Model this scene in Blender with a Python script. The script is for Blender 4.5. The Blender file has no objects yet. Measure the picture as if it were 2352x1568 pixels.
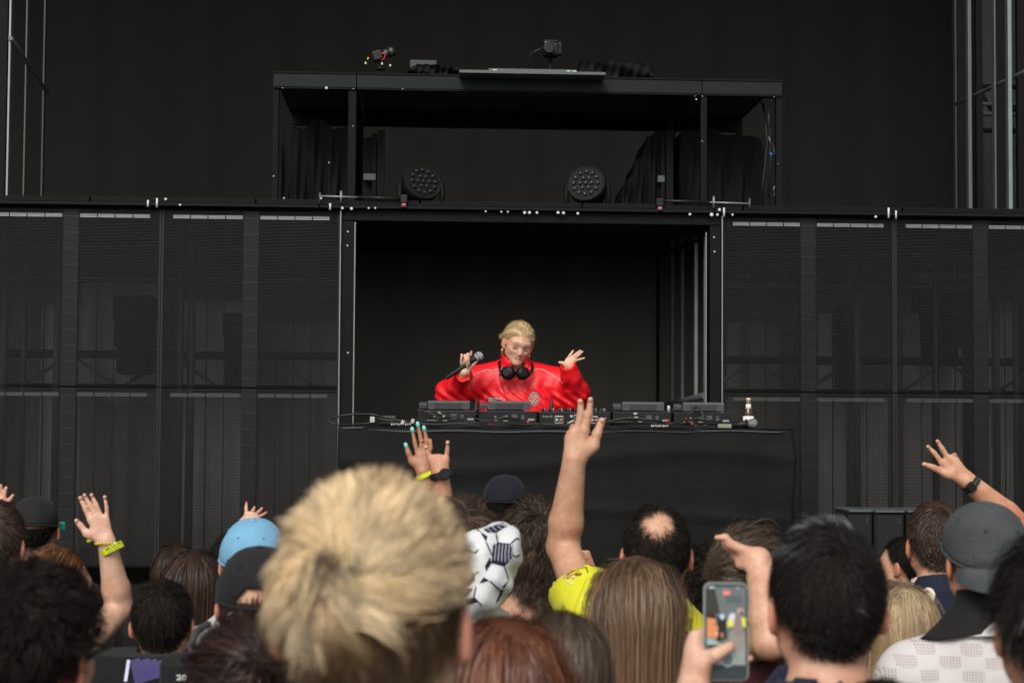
import bpy, bmesh, math, random
import numpy as np
from mathutils import Vector, Matrix
from mathutils.bvhtree import BVHTree
random.seed(7); RNG = np.random.default_rng(11)
SC = bpy.context.scene; COL = SC.collection
PI = math.pi
# ------------------------------------------------------------------ camera
FPX, CU, CV, PITCH, ROLL, EYE = 3915.0, 1176.0, 784.0, 0.0471, 0.0065, 1.92
cp, sp, cr, sr = math.cos(PITCH), math.sin(PITCH), math.cos(ROLL), math.sin(ROLL)
RIGHT = Vector((cr, -sp * sr, cp * sr)); UP = Vector((-sr, -sp * cr, cp * cr)); FWD = Vector((0, cp, sp))
cam_d = bpy.data.cameras.new('camera'); cam = bpy.data.objects.new('camera', cam_d); COL.objects.link(cam)
cam.matrix_world = Matrix(((RIGHT.x, UP.x, -FWD.x, 0), (RIGHT.y, UP.y, -FWD.y, 0), (RIGHT.z, UP.z, -FWD.z, EYE), (0, 0, 0, 1)))
cam_d.lens = 36 * FPX / 2352; cam_d.sensor_width = 36; cam_d.clip_end = 500; cam_d.clip_start = 0.05
cam_d.dof.use_dof = True; cam_d.dof.focus_distance = 8.2; cam_d.dof.aperture_fstop = 5.8; cam_d.dof.aperture_blades = 7
SC.camera = cam
# ------------------------------------------------------------------ overcast daylight
SUN_EL, SUN_ROT = math.radians(41), math.radians(195)
W = bpy.data.worlds.new('World'); SC.world = W; W.use_nodes = True
nt = W.node_tree; bgn = nt.nodes['Background']
sky = nt.nodes.new('ShaderNodeTexSky'); sky.sky_type = 'NISHITA'; sky.sun_disc = False
sky.sun_elevation = SUN_EL; sky.sun_rotation = SUN_ROT; sky.dust_density = 4.0; sky.air_density = 1.0; sky.ozone_density = 1.0
hs = nt.nodes.new('ShaderNodeHueSaturation'); hs.inputs['Saturation'].default_value = 0.08
nt.links.new(sky.outputs[0], hs.inputs['Color']); nt.links.new(hs.outputs[0], bgn.inputs['Color']); bgn.inputs['Strength'].default_value = 0.11
sun_d = bpy.data.lights.new('sun', 'SUN'); sun = bpy.data.objects.new('sun', sun_d); COL.objects.link(sun)
sun_d.energy = 1.5; sun_d.angle = math.radians(26); sun_d.color = (1.0, 0.93, 0.83)
# sun behind and above the photographer, a little to the left
sdir = Vector((-0.24 * math.cos(SUN_EL), -0.96 * math.cos(SUN_EL), math.sin(SUN_EL)))
sun.rotation_euler = sdir.to_track_quat('Z', 'Y').to_euler(); sun.location = (0, -5, 20)
SC.view_settings.view_transform = 'Standard'; SC.view_settings.look = 'None'; SC.view_settings.gamma = 1
SC.view_settings.use_curve_mapping = False; SC.view_settings.exposure = 0.28
SC.cycles.use_denoising = True; SC.cycles.max_bounces = 6; SC.cycles.diffuse_bounces = 3; SC.cycles.transparent_max_bounces = 12
# ------------------------------------------------------------------ measuring helpers
def ray(u, v):
    return RIGHT * ((u - CU) / FPX) - UP * ((v - CV) / FPX) + FWD
def P(u, v, d):
    r = ray(u, v); return Vector((0, 0, EYE)) + r * (d / r.y)
SA = math.atan(0.0544); EX = Vector((math.cos(SA), math.sin(SA), 0)); EY = Vector((-math.sin(SA), math.cos(SA), 0))
RSTAGE = Matrix.Rotation(SA, 4, 'Z')
def ST(u, v, Y):
    """stage coordinates (along, height) of the point seen at (u, v) on the stage plane Y metres away"""
    r = ray(u, v); t = Y / r.dot(EY); return (r * t).dot(EX), EYE + (r * t).z
def SX(u, Y, v=700): return ST(u, v, Y)[0]
def SZ(u, v, Y): return ST(u, v, Y)[1]
# ------------------------------------------------------------------ materials
MATS = {}
def mat(name, col, rough=0.6, metal=0.0, spec=0.5, noise=0.0, nscale=40.0, bump=0.0, bscale=200.0, sheen=0.0, coat=0.0, emit=0.0, sss=0.0, alpha=None, trans=0.0):
    if name in MATS: return MATS[name]
    m = bpy.data.materials.new(name); m.use_nodes = True; n = m.node_tree.nodes; l = m.node_tree.links; b = n['Principled BSDF']
    c4 = (col[0], col[1], col[2], 1)
    b.inputs['Base Color'].default_value = c4; b.inputs['Roughness'].default_value = rough; b.inputs['Metallic'].default_value = metal
    b.inputs['Specular IOR Level'].default_value = spec; b.inputs['Sheen Weight'].default_value = sheen; b.inputs['Coat Weight'].default_value = coat
    if sss: b.inputs['Subsurface Weight'].default_value = sss; b.inputs['Subsurface Radius'].default_value = (0.012, 0.005, 0.003); b.inputs['Subsurface Scale'].default_value = 1.0
    if trans: b.inputs['Transmission Weight'].default_value = trans
    if emit: b.inputs['Emission Color'].default_value = c4; b.inputs['Emission Strength'].default_value = emit
    tc = n.new('ShaderNodeTexCoord')
    if noise:
        t = n.new('ShaderNodeTexNoise'); t.inputs['Scale'].default_value = nscale; t.inputs['Detail'].default_value = 5; l.new(tc.outputs['Object'], t.inputs['Vector'])
        mx = n.new('ShaderNodeMix'); mx.data_type = 'RGBA'
        mx.inputs[6].default_value = tuple(max(0, x * (1 - noise)) for x in col) + (1,); mx.inputs[7].default_value = tuple(min(1, x * (1 + noise)) for x in col) + (1,)
        l.new(t.outputs['Fac'], mx.inputs[0]); l.new(mx.outputs[2], b.inputs['Base Color'])
        mr = n.new('ShaderNodeMapRange'); mr.inputs[3].default_value = max(0.02, rough - 0.12); mr.inputs[4].default_value = min(1, rough + 0.12)
        l.new(t.outputs['Fac'], mr.inputs[0]); l.new(mr.outputs[0], b.inputs['Roughness'])
    if bump:
        t = n.new('ShaderNodeTexNoise'); t.inputs['Scale'].default_value = bscale; t.inputs['Detail'].default_value = 6; l.new(tc.outputs['Object'], t.inputs['Vector'])
        bp = n.new('ShaderNodeBump'); bp.inputs['Strength'].default_value = bump; bp.inputs['Distance'].default_value = 0.004
        l.new(t.outputs['Fac'], bp.inputs['Height']); l.new(bp.outputs[0], b.inputs['Normal'])
    MATS[name] = m; return m
def nodes_of(name):
    m = bpy.data.materials.new(name); m.use_nodes = True; MATS[name] = m
    return m, m.node_tree.nodes, m.node_tree.links, m.node_tree.nodes['Principled BSDF']
# ------------------------------------------------------------------ object helpers
def tag(o, label=None, cat=None, group=None, kind=None):
    if label: o['label'] = label
    if cat: o['category'] = cat
    if group: o['group'] = group
    if kind: o['kind'] = kind
    return o
def empty(name, loc=(0, 0, 0), rz=0.0, scale=1.0):
    o = bpy.data.objects.new(name, None); COL.objects.link(o); o.location = loc; o.rotation_euler = (0, 0, rz); o.scale = (scale,) * 3; o.empty_display_size = 0.1
    return o
def link(name, me, m=None, parent=None, loc=None, smooth=False):
    o = bpy.data.objects.new(name, me); COL.objects.link(o)
    if m is not None:
        if len(me.materials) == 0: me.materials.append(m)
        else:
            o.material_slots[0].link = 'OBJECT'; o.material_slots[0].material = m
    if smooth and len(me.polygons): me.polygons.foreach_set('use_smooth', np.ones(len(me.polygons), bool))
    if parent is not None: o.parent = parent
    if loc is not None: o.location = loc
    return o
class MB:
    """collects boxes, tubes, lathes; build() links them as one mesh object (origin moved to base when top-level)"""
    def __init__(s): s.bm = bmesh.new()
    def box(s, x0, x1, y0, y1, z0, z1, bev=0.0, M=None):
        vs = [s.bm.verts.new(p) for p in ((x0, y0, z0), (x1, y0, z0), (x1, y1, z0), (x0, y1, z0), (x0, y0, z1), (x1, y0, z1), (x1, y1, z1), (x0, y1, z1))]
        fs = [s.bm.faces.new([vs[i] for i in f]) for f in ((0, 3, 2, 1), (4, 5, 6, 7), (0, 1, 5, 4), (1, 2, 6, 5), (2, 3, 7, 6), (3, 0, 4, 7))]
        if bev:
            es = list({e for f in fs for e in f.edges}); r = bmesh.ops.bevel(s.bm, geom=es, offset=bev, segments=2, affect='EDGES', profile=0.5)
            vs = list({v for f in r['faces'] for v in f.verts} | {v for v in vs if v.is_valid})
        if M is not None: bmesh.ops.transform(s.bm, matrix=M, verts=vs)
        return s
    def tube(s, pts, r, seg=8, cap=True, r2=None):
        pts = [Vector(p) for p in pts]; n = len(pts); rings = []
        prev = None
        for i, p in enumerate(pts):
            t = (pts[min(i + 1, n - 1)] - pts[max(i - 1, 0)]).normalized()
            if prev is None: a = t.orthogonal().normalized()
            else: a = (prev - t * prev.dot(t)).normalized()
            prev = a; b = t.cross(a)
            rr = r if r2 is None else r + (r2 - r) * i / max(1, n - 1)
            if hasattr(r, '__len__'): rr = r[i]
            rings.append([s.bm.verts.new(p + (a * math.cos(2 * PI * k / seg) + b * math.sin(2 * PI * k / seg)) * rr) for k in range(seg)])
        for A, B in zip(rings, rings[1:]):
            for k in range(seg):
                f = s.bm.faces.new((A[k], A[(k + 1) % seg], B[(k + 1) % seg], B[k])); f.smooth = True
        if cap: s.bm.faces.new(rings[0][::-1]); s.bm.faces.new(rings[-1])
        return s
    def lathe(s, prof, seg=24, M=None, smooth=True):
        rings = []; new = []
        for r, z in prof:
            rings.append([s.bm.verts.new((r * math.cos(2 * PI * k / seg), r * math.sin(2 * PI * k / seg), z)) for k in range(seg)]); new += rings[-1]
        for A, B in zip(rings, rings[1:]):
            for k in range(seg):
                f = s.bm.faces.new((A[k], A[(k + 1) % seg], B[(k + 1) % seg], B[k])); f.smooth = smooth
        s.bm.faces.new(rings[0][::-1]); s.bm.faces.new(rings[-1])
        if M is not None: bmesh.ops.transform(s.bm, matrix=M, verts=new)
        return s
    def grid(s, fn, nu, nv, smooth=True):
        vs = [[s.bm.verts.new(fn(i / nu, j / nv)) for i in range(nu + 1)] for j in range(nv + 1)]
        for j in range(nv):
            for i in range(nu):
                f = s.bm.faces.new((vs[j][i], vs[j][i + 1], vs[j + 1][i + 1], vs[j + 1][i])); f.smooth = smooth
        return s
    def mesh(s, name):
        me = bpy.data.meshes.new(name); bmesh.ops.recalc_face_normals(s.bm, faces=s.bm.faces); s.bm.to_mesh(me); s.bm.free(); return me
    def build(s, name, m, parent=None, base=True, stage=False):
        """stage=True: coordinates are stage coordinates; the object is turned with the stage"""
        if parent is None and base and len(s.bm.verts):
            co = [v.co for v in s.bm.verts]
            o0 = Vector(((min(c.x for c in co) + max(c.x for c in co)) / 2, (min(c.y for c in co) + max(c.y for c in co)) / 2, min(c.z for c in co)))
            bmesh.ops.translate(s.bm, vec=-o0, verts=s.bm.verts)
            o = link(name, s.mesh(name), m)
            if stage: o.location = RSTAGE @ o0; o.rotation_euler = (0, 0, SA)
            else: o.location = o0
            return o
        return link(name, s.mesh(name), m, parent)
def text_mesh(txt, size, ext=0.0004, shear=0.0, bold=0.0, align='CENTER'):
    c = bpy.data.curves.new('lettering', 'FONT'); c.body = txt; c.size = size; c.extrude = ext; c.align_x = align; c.align_y = 'CENTER'; c.shear = shear; c.offset = bold; c.resolution_u = 3
    o = bpy.data.objects.new('lettering', c); COL.objects.link(o)
    dg = bpy.context.evaluated_depsgraph_get(); me = bpy.data.meshes.new_from_object(o.evaluated_get(dg)); bpy.data.objects.remove(o); bpy.data.curves.remove(c)
    return me
# ------------------------------------------------------------------ implicit surfaces -> one continuous mesh
def smin(a, b, k):
    h = np.maximum(k - np.abs(a - b), 0) / k; return np.minimum(a, b) - h * h * k * 0.25
def axis(lo, hi, coarse, zones=()):
    out = [lo]
    while out[-1] < hi:
        p = out[-1]; h = coarse
        for a, b, s in zones:
            if a - h <= p <= b: h = min(h, s) if p >= a - s else min(h, max(s, (a - p) * 0.6))
        out.append(p + h)
    return np.array(out, np.float32)
class Field:
    def __init__(s, xs, ys, zs):
        s.ax = (xs, ys, zs); s.D = np.full((len(xs), len(ys), len(zs)), 0.5, np.float32)
    def _win(s, lo, hi):
        sl = []
        for a, l, h in zip(s.ax, lo, hi):
            i0 = max(0, int(np.searchsorted(a, l)) - 1); i1 = min(len(a), int(np.searchsorted(a, h)) + 1)
            if i1 <= i0: return None
            sl.append(slice(i0, i1))
        return tuple(sl)
    def pts(s, w):
        return s.ax[0][w[0]][:, None, None], s.ax[1][w[1]][None, :, None], s.ax[2][w[2]][None, None, :]
    def put(s, w, d, k, op):
        A = s.D[w]
        if op == 'add': s.D[w] = smin(A, d, max(k, 1e-4))
        elif op == 'sub': s.D[w] = -smin(-A, d, max(k, 1e-4))
        elif op == 'cut': s.D[w] = np.maximum(A, -d)
    def run(s, prims, grow=0.0):
        for p in prims:
            t = p[0]; op = p[-1]; k = p[-2]; m = 0.03 + k + grow
            if t == 'c':
                a, b, r1, r2 = np.array(p[1], float), np.array(p[2], float), p[3] + grow, p[4] + grow
                R = max(r1, r2) + m; w = s._win(np.minimum(a, b) - R, np.maximum(a, b) + R)
                if w is None: continue
                x, y, z = s.pts(w); ba = b - a; L = max(1e-9, float(ba @ ba))
                h = np.clip(((x - a[0]) * ba[0] + (y - a[1]) * ba[1] + (z - a[2]) * ba[2]) / L, 0, 1)
                d = np.sqrt((x - a[0] - h * ba[0]) ** 2 + (y - a[1] - h * ba[1]) ** 2 + (z - a[2] - h * ba[2]) ** 2) - (r1 + (r2 - r1) * h)
            elif t == 'e':
                c, r, Rm = np.array(p[1], float), np.array(p[2], float) + grow, p[3]
                R = float(max(r)) + m; w = s._win(c - R, c + R)
                if w is None: continue
                x, y, z = s.pts(w); x = x - c[0]; y = y - c[1]; z = z - c[2]
                if Rm is not None:
                    x, y, z = (Rm[0][i] * x + Rm[1][i] * y + Rm[2][i] * z for i in range(3))
                k0 = np.sqrt((x / r[0]) ** 2 + (y / r[1]) ** 2 + (z / r[2]) ** 2); k1 = np.sqrt((x / r[0] ** 2) ** 2 + (y / r[1] ** 2) ** 2 + (z / r[2] ** 2) ** 2)
                d = k0 * (k0 - 1) / np.maximum(k1, 1e-6)
            elif t == 'p':      # half-space kept off: removes the side the normal points to
                c, nrm = np.array(p[1], float), np.array(p[2], float); w = (slice(None),) * 3
                x, y, z = s.pts(w); d = -((x - c[0]) * nrm[0] + (y - c[1]) * nrm[1] + (z - c[2]) * nrm[2])
            s.put(w, d.astype(np.float32), k, op)
        return s
    def surface(s):
        D = s.D; D[0] = D[-1] = 0.5; D[:, 0] = D[:, -1] = 0.5; D[:, :, 0] = D[:, :, -1] = 0.5
        S = D < 0; nx, ny, nz = D.shape
        c = np.zeros((nx - 1, ny - 1, nz - 1), np.uint8)
        for i in (0, 1):
            for j in (0, 1):
                for k in (0, 1): c += S[i:nx - 1 + i, j:ny - 1 + j, k:nz - 1 + k]
        act = (c > 0) & (c < 8); I, J, K = np.nonzero(act); idx = np.full(act.shape, -1, np.int32); idx[I, J, K] = np.arange(len(I))
        corner = {}
        for i in (0, 1):
            for j in (0, 1):
                for k in (0, 1): corner[i, j, k] = D[I + i, J + j, K + k]
        acc = np.zeros((len(I), 3)); cnt = np.zeros(len(I))
        for axn in range(3):
            for a in (0, 1):
                for b in (0, 1):
                    p0 = [a, b]; p0.insert(axn, 0); p1 = [a, b]; p1.insert(axn, 1)
                    d0, d1 = corner[tuple(p0)], corner[tuple(p1)]; m = (d0 < 0) != (d1 < 0); t = np.where(m, d0 / np.where(m, d0 - d1, 1), 0)
                    q = np.zeros((len(I), 3)); o = [0, 1, 2]; o.remove(axn)
                    q[:, axn] = t; q[:, o[0]] = a; q[:, o[1]] = b
                    acc += q * m[:, None]; cnt += m
        f = acc / cnt[:, None]; V = np.empty((len(I), 3))
        for n, (ii, A) in enumerate(zip((I, J, K), s.ax)): V[:, n] = A[ii] + f[:, n] * (A[ii + 1] - A[ii])
        Q = []
        for axn in range(3):
            sl0 = [slice(1, -1)] * 3; sl1 = [slice(1, -1)] * 3; sl0[axn] = slice(0, -1); sl1[axn] = slice(1, None)
            s0, s1 = S[tuple(sl0)], S[tuple(sl1)]; e = np.nonzero(s0 != s1); fl = s0[e]
            off = [1, 1, 1]; off[axn] = 0; b = [e[n] + off[n] for n in range(3)]; o = [(axn + 1) % 3, (axn + 2) % 3]
            def cell(du, dv):
                q = [b[0].copy(), b[1].copy(), b[2].copy()]; q[o[0]] -= du; q[o[1]] -= dv; return idx[q[0], q[1], q[2]]
            qd = np.stack([cell(1, 1), cell(0, 1), cell(0, 0), cell(1, 0)], 1); qd[~fl] = qd[~fl][:, ::-1]; Q.append(qd)
        return V, np.concatenate(Q)
def np_mesh(name, V, F, smooth=True):
    me = bpy.data.meshes.new(name); k = F.shape[1]
    me.vertices.add(len(V)); me.vertices.foreach_set('co', np.ascontiguousarray(V, np.float32).ravel())
    me.loops.add(F.size); me.loops.foreach_set('vertex_index', np.ascontiguousarray(F, np.int32).ravel())
    me.polygons.add(len(F)); me.polygons.foreach_set('loop_start', np.arange(len(F), dtype=np.int32) * k)
    if smooth: me.polygons.foreach_set('use_smooth', np.ones(len(F), bool))
    me.update(calc_edges=True); return me
def set_attr(me, name, col):
    a = me.attributes.new(name, 'FLOAT_COLOR', 'POINT'); c = np.ones((len(me.vertices), 4), np.float32); c[:, :3] = col; a.data.foreach_set('color', c.ravel())
def relax(V, F, it=1, lam=0.5):
    for _ in range(it):
        S = np.zeros_like(V); n = np.zeros(len(V))
        for a, b in ((0, 1), (1, 2), (2, 3), (3, 0)):
            np.add.at(S, F[:, a], V[F[:, b]]); np.add.at(n, F[:, a], 1); np.add.at(S, F[:, b], V[F[:, a]]); np.add.at(n, F[:, b], 1)
        V = V * (1 - lam) + lam * S / np.maximum(n, 1)[:, None]
    return V
def xf(prims, M):
    """prims moved by a rigid 4x4 matrix"""
    R3 = M.to_3x3(); out = []
    for p in prims:
        if p[0] == 'c': out.append(('c', tuple(M @ Vector(p[1])), tuple(M @ Vector(p[2]))) + p[3:])
        elif p[0] == 'e':
            R = R3 if p[3] is None else R3 @ Matrix(p[3]); out.append(('e', tuple(M @ Vector(p[1])), p[2], tuple(tuple(r) for r in R)) + p[4:])
        else: out.append(('p', tuple(M @ Vector(p[1])), tuple(R3 @ Vector(p[2]))) + p[3:])
    return out
ORD = ['first', 'second', 'third', 'fourth', 'fifth', 'sixth', 'seventh']
# ================================================================== setting
asph = mat('asphalt', (0.05, 0.05, 0.05), 0.9, noise=0.3, nscale=3, bump=0.5, bscale=90)
stage_black = mat('stage_black', (0.012, 0.012, 0.0112), 0.85, spec=.12, noise=0.2, nscale=6)
frame_black = mat('frame_black', (0.0058, 0.0063, 0.0066), 0.65, spec=.12, noise=0.35, nscale=9)
beam_black = mat('beam_black', (0.0070, 0.0086, 0.0090), 0.65, spec=.14, noise=0.3, nscale=5, bump=0.1, bscale=60)
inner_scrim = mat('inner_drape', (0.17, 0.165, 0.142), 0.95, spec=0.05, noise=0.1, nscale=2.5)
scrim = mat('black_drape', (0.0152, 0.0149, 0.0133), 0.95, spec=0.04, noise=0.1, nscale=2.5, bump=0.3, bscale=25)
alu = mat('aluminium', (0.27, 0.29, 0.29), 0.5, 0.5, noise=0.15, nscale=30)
alu_dull = mat('dull_aluminium', (0.09, 0.108, 0.108), 0.55, 0.4, noise=0.2, nscale=20)
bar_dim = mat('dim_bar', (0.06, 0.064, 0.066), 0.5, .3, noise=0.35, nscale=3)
alu_mid = mat('mid_aluminium', (0.115, 0.135, 0.135), 0.55, 0.6, noise=0.3, nscale=3)
edge_metal = mat('edge_metal', (0.22, 0.265, 0.265), 0.45, 0.7, noise=0.15, nscale=14)
white_pl = mat('white_plastic', (0.58, 0.60, 0.58), 0.4, noise=0.06)
rubber = mat('black_rubber', (0.012, 0.012, 0.012), 0.45)
black_pl = mat('black_plastic', (0.009, 0.009, 0.0095), 0.42, spec=.3, noise=0.2, nscale=60)
grey_pl = mat('grey_plastic', (0.075, 0.076, 0.08), 0.42, noise=0.1, nscale=60)
g = MB().box(-80, 80, -40, 80, -0.3, 0).build('ground', asph, base=False); tag(g, kind='structure')
DECK = 1.0
o = MB().box(-9, 9, 8.15, 15.2, 0.004, DECK, 0.004).build('stage_deck', stage_black, stage=True); tag(o, kind='structure')
YL = 9.6                       # front plane of the screen walls
YB = 13.6
# back drape of pleated black cloth, full height, and the roof high above
def pleat(x0, x1, y, z0, z1, amp, n, per=0.35, sd=1):
    r = random.Random(sd); ph = [r.uniform(0, 6) for _ in range(4)]
    def fn(a, b):
        x = x0 + (x1 - x0) * a
        return Vector((x, y + amp * (math.sin(x * 2 * PI / per + ph[0] + 0.5 * math.sin(b * 3 + ph[1])) + 0.5 * math.sin(x * 2 * PI / per * 1.73 + ph[2])), z0 + (z1 - z0) * b))
    return fn
m = MB(); m.grid(pleat(-8.8, 8.8, YB, DECK + 0.01, 8.4, 0.018, 0, 0.5), 260, 6)
o = m.build('back_drape', scrim, stage=True); tag(o, 'tall black drape closing the back of the stage', 'drape')
sol = o.modifiers.new('thickness', 'SOLIDIFY'); sol.thickness = 0.006
o = MB().box(-9, 9, 9.2, 15.2, 8.45, 8.8, 0.01).build('roof', stage_black, stage=True); tag(o, kind='structure')
# upper deck that spans the stage above the screen walls
z_led = SZ(1215, 491, YL)                                   # top of the screen walls
DK0, DK1 = z_led + 0.012, SZ(1176, 470, YL)                   # front beam bottom / top
xl, xr = SX(30, YL, 470), 4.6
up = empty('upper_deck', RSTAGE @ Vector((0, YL, DK0)), SA); tag(up, 'black steel deck over the screen walls with white bolts in its front beam', 'stage deck')
def L(x, y, z): return (x, y - YL, z - DK0)
def ubox(name, x0, x1, y0, y1, z0, z1, m, par, bev=0.003):
    a = L(x0, y0, z0); b = L(x1, y1, z1); return MB().box(a[0], b[0], a[1], b[1], a[2], b[2], bev).build(name, m, par)
x = xl
cuts = [SX(u, YL, 480) for u in (30, 735, 1640)] + [xr]
cuts[0] = -4.6
for a, b in zip(cuts, cuts[1:]): ubox('front_beam', a, b - 0.006, YL - 0.05, YL + 0.03, DK0, DK1 - 0.022, beam_black, up)
for i, a in enumerate(np.arange(-4.6, 4.6, 0.92)): ubox('deck_edge', a, a + 0.912, YL - 0.02, YL + 0.10, DK1 - 0.018, DK1 + 0.012, frame_black, up)
ubox('deck_floor', -4.6, 4.6, YL + 0.11, YB - 0.06, DK0 + 0.03, DK1 - 0.004, mat('deck_ply', (0.07, 0.068, 0.06), .9, spec=.05, noise=.3, nscale=3), up)
bolt_pos = [(361, 498, .006, .022), (404, 486, .008, 0), (439, 500, .007, 0), (806, 506, .006, .022), (784, 484, .006, 0), (836, 508, .008, 0), (858, 509, .009, 0), (900, 508, .006, 0), (916, 508, .006, 0), (1186, 516, .006, 0), (1224, 517, .006, 0), (1240, 517, .006, 0), (1281, 519, .009, 0), (1293, 519, .009, 0), (1311, 519, .008, 0), (1363, 519, .009, 0), (1376, 520, .009, 0), (1411, 521, .008, 0), (1685, 523, .008, 0), (1738, 524, .011, 0), (1752, 524, .008, 0), (1757, 512, .009, 0), (1768, 520, .006, .03), (1789, 524, .007, 0), (2139, 529, .008, 0), (2170, 522, .006, .035), (2188, 526, .005, .028), (383, 497, .006, .03)]
for u, v, r, h in bolt_pos:
    u *= 2352 / 2500; v *= 2352 / 2500
    x, z = ST(u, v, YL - 0.06)
    m = MB()
    if h: m.tube([L(x, YL - 0.056, z - h * .7), L(x, YL - 0.056, z + h)], r, 8)
    else: m.lathe([(r, 0), (r, 0.004), (r * .6, 0.007)], 10, Matrix.Translation(L(x, YL - 0.0505, z)) @ Matrix.Rotation(PI / 2, 4, 'X'))
    m.build('bolt', white_pl, up)
# ------------------------------------------------------------------ screen panels of open LED mesh
led_m = mat('led_strip', (0.020, 0.020, 0.0185), 0.5, spec=.22, noise=0.4, nscale=1.2)
led_v = mat('led_rib', (0.03, 0.03, 0.028), 0.5, spec=.25, noise=0.3, nscale=1.4)
spine_m = mat('spine', (0.0105, 0.0115, 0.0128), 0.5, spec=.17, noise=0.3, nscale=4)
PW = 0.998
def led_meshes():
    H = MB(); V = MB(); n = 118; p = 0.978 / n
    for i in range(n):
        z = 0.012 + p * (i + .5); H.box(-.49, .49, -.003, .002, z - .0013, z + .0013)
        x = -.489 + p * (i + .5); V.box(x - .0009, x + .0009, .0025, .007, .012, .985)
    return H.mesh('led_strips'), V.mesh('led_ribs')
H_me, V_me = led_meshes()
seg_me = MB().box(-.046, .046, -.006, .001, -.009, -.0045).box(-.046, .046, -.006, .001, -.002, .0025).box(-.046, .046, -.006, .001, .005, .0095).mesh('light_bar')
spine_me = MB().box(-.043, .043, -.0042, .05, .003, .993, .002).mesh('spine'); clip_me = MB().box(-.044, .044, -.0062, -.0045, -.0018, .0018).mesh('spine_clip')
edge_me = MB().box(-.0065, .0065, .0, .04, .002, .996, .001).mesh('frame_edge'); hedge_me = MB().box(-.49, .49, .003, .03, -.004, .004).mesh('frame_rail')
rod_me = MB().tube([(0, .02, .02), (0, .02, .97)], .0035, 6).mesh('tie_rod')
rivet_me = MB().lathe([(.004, 0), (.003, .004)], 8, Matrix.Rotation(PI / 2, 4, 'X')).mesh('rivet')
def led_panel(cx, z0, top, label):
    t = empty('led_panel', RSTAGE @ Vector((cx, YL, z0)), SA); tag(t, label, 'LED panel', 'see-through LED mesh panels of the screen walls')
    a = link('led_strip_mesh', H_me, led_m, t); a['kind'] = 'stuff'; b = link('led_rib_mesh', V_me, led_v, t); b['kind'] = 'stuff'
    sp_ = link('spine', spine_me, spine_m, t)
    for k in range(11): link('clip', clip_me, rubber, sp_, (0, 0, .05 + .09 * k))
    for sgn in (-1, 1):
        link('frame_edge', edge_me, led_m, t, (sgn * .4925, 0, 0))
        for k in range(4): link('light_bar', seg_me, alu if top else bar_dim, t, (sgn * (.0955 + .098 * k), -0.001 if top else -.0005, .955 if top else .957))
        for k in range(3): link('tie_rod', rod_me, led_v, t, (sgn * (.1445 + .098 * k), 0, 0))
    for zz in (.006, .992): link('frame_rail', hedge_me, frame_black, t, (0, 0, zz))
    return t
xL = SX(781, YL, 700); xR = SX(1657, YL, 700)
z1 = z_led - .998; z2 = z1 - 1.0
names = {0: 'nearest the opening', 1: 'second from the opening', 2: 'cut by the picture edge'}
for k in range(3):
    for zz, top in ((z1, True), (z2, False)):
        led_panel(xL - .5 - k * 1.0, zz, top, '%s LED mesh panel of the left screen wall, %s' % ('upper' if top else 'lower', ['next to the opening', 'second from the opening', 'third from the opening'][k]))
        led_panel(xR + .5 + k * 1.0, zz, top, '%s LED mesh panel on the right screen wall, %s' % ('upper' if top else 'lower', ['next to the opening', 'second from the opening', 'third from the opening'][k]))
# scaffold, curtains and rigging that show faintly through the mesh
curt = mat('grey_curtain', (0.46, 0.445, 0.42), 0.9, noise=0.25, nscale=3)
curt2 = mat('dark_curtain', (0.17, 0.165, 0.15), 0.9, noise=0.25, nscale=3)
def post(x, y, z0, z1_, r, m, label, grp='scaffold posts behind the screen walls'):
    o = MB().tube([(x, y, z0), (x, y, z1_)], r, 10).build('scaffold_post', m, stage=True); tag(o, label, 'scaffold post', grp)
for side, us in (('left', (12, 55, 130, 412, 436)), ('right', (1968, 2152, 2292, 2340))):
    for i, u in enumerate(us):
        post(SX(u, YL + .55), YL + .55 + .02 * i, DECK, z_led - .02, .018 if i % 2 else .024, alu_dull, '%s dull metal scaffold post from the picture edge, behind the %s LED wall' % (ORD[i] if side == 'left' else ORD[len(us) - 1 - i], side), 'scaffold posts behind the %s screen wall' % side)
cl = [(95, 180, 700, 1330, 0), (190, 365, 640, 930, 0), (215, 360, 930, 1330, 1), (425, 560, 690, 1330, 0), (600, 775, 740, 1330, 1), (1670, 1800, 740, 1330, 1), (1880, 1945, 720, 1330, 0), (1960, 2040, 900, 1330, 0), (2075, 2145, 720, 1330, 0), (2155, 2215, 800, 1330, 0), (2260, 2330, 690, 1330, 0), (0, 60, 800, 1330, 1)]
for i, (u0, u1, v0, v1, d) in enumerate(cl):
    y = YL + 1.15; a, zt = ST(u0, v0, y); b, zb = ST(u1, v1, y)
    m = MB(); m.grid(pleat(a, b, y, max(DECK + .01, zb), zt, .02, 0, .22, i), 24, 4); o = m.build('curtain', curt2 if d else curt, stage=True)
    SD = u0 < 1000; same = sorted(c for c in cl if (c[0] < 1000) == SD); n_ = same.index((u0, u1, v0, v1, d)); tag(o, '%s grey cloth from the %s, hanging behind the %s LED wall' % (ORD[n_], 'picture edge' if SD else 'opening', 'left' if SD else 'right'), 'curtain', 'cloths behind the %s screen wall' % ('left' if u0 < 1000 else 'right')); q = o.modifiers.new('t', 'SOLIDIFY'); q.thickness = .004
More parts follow.
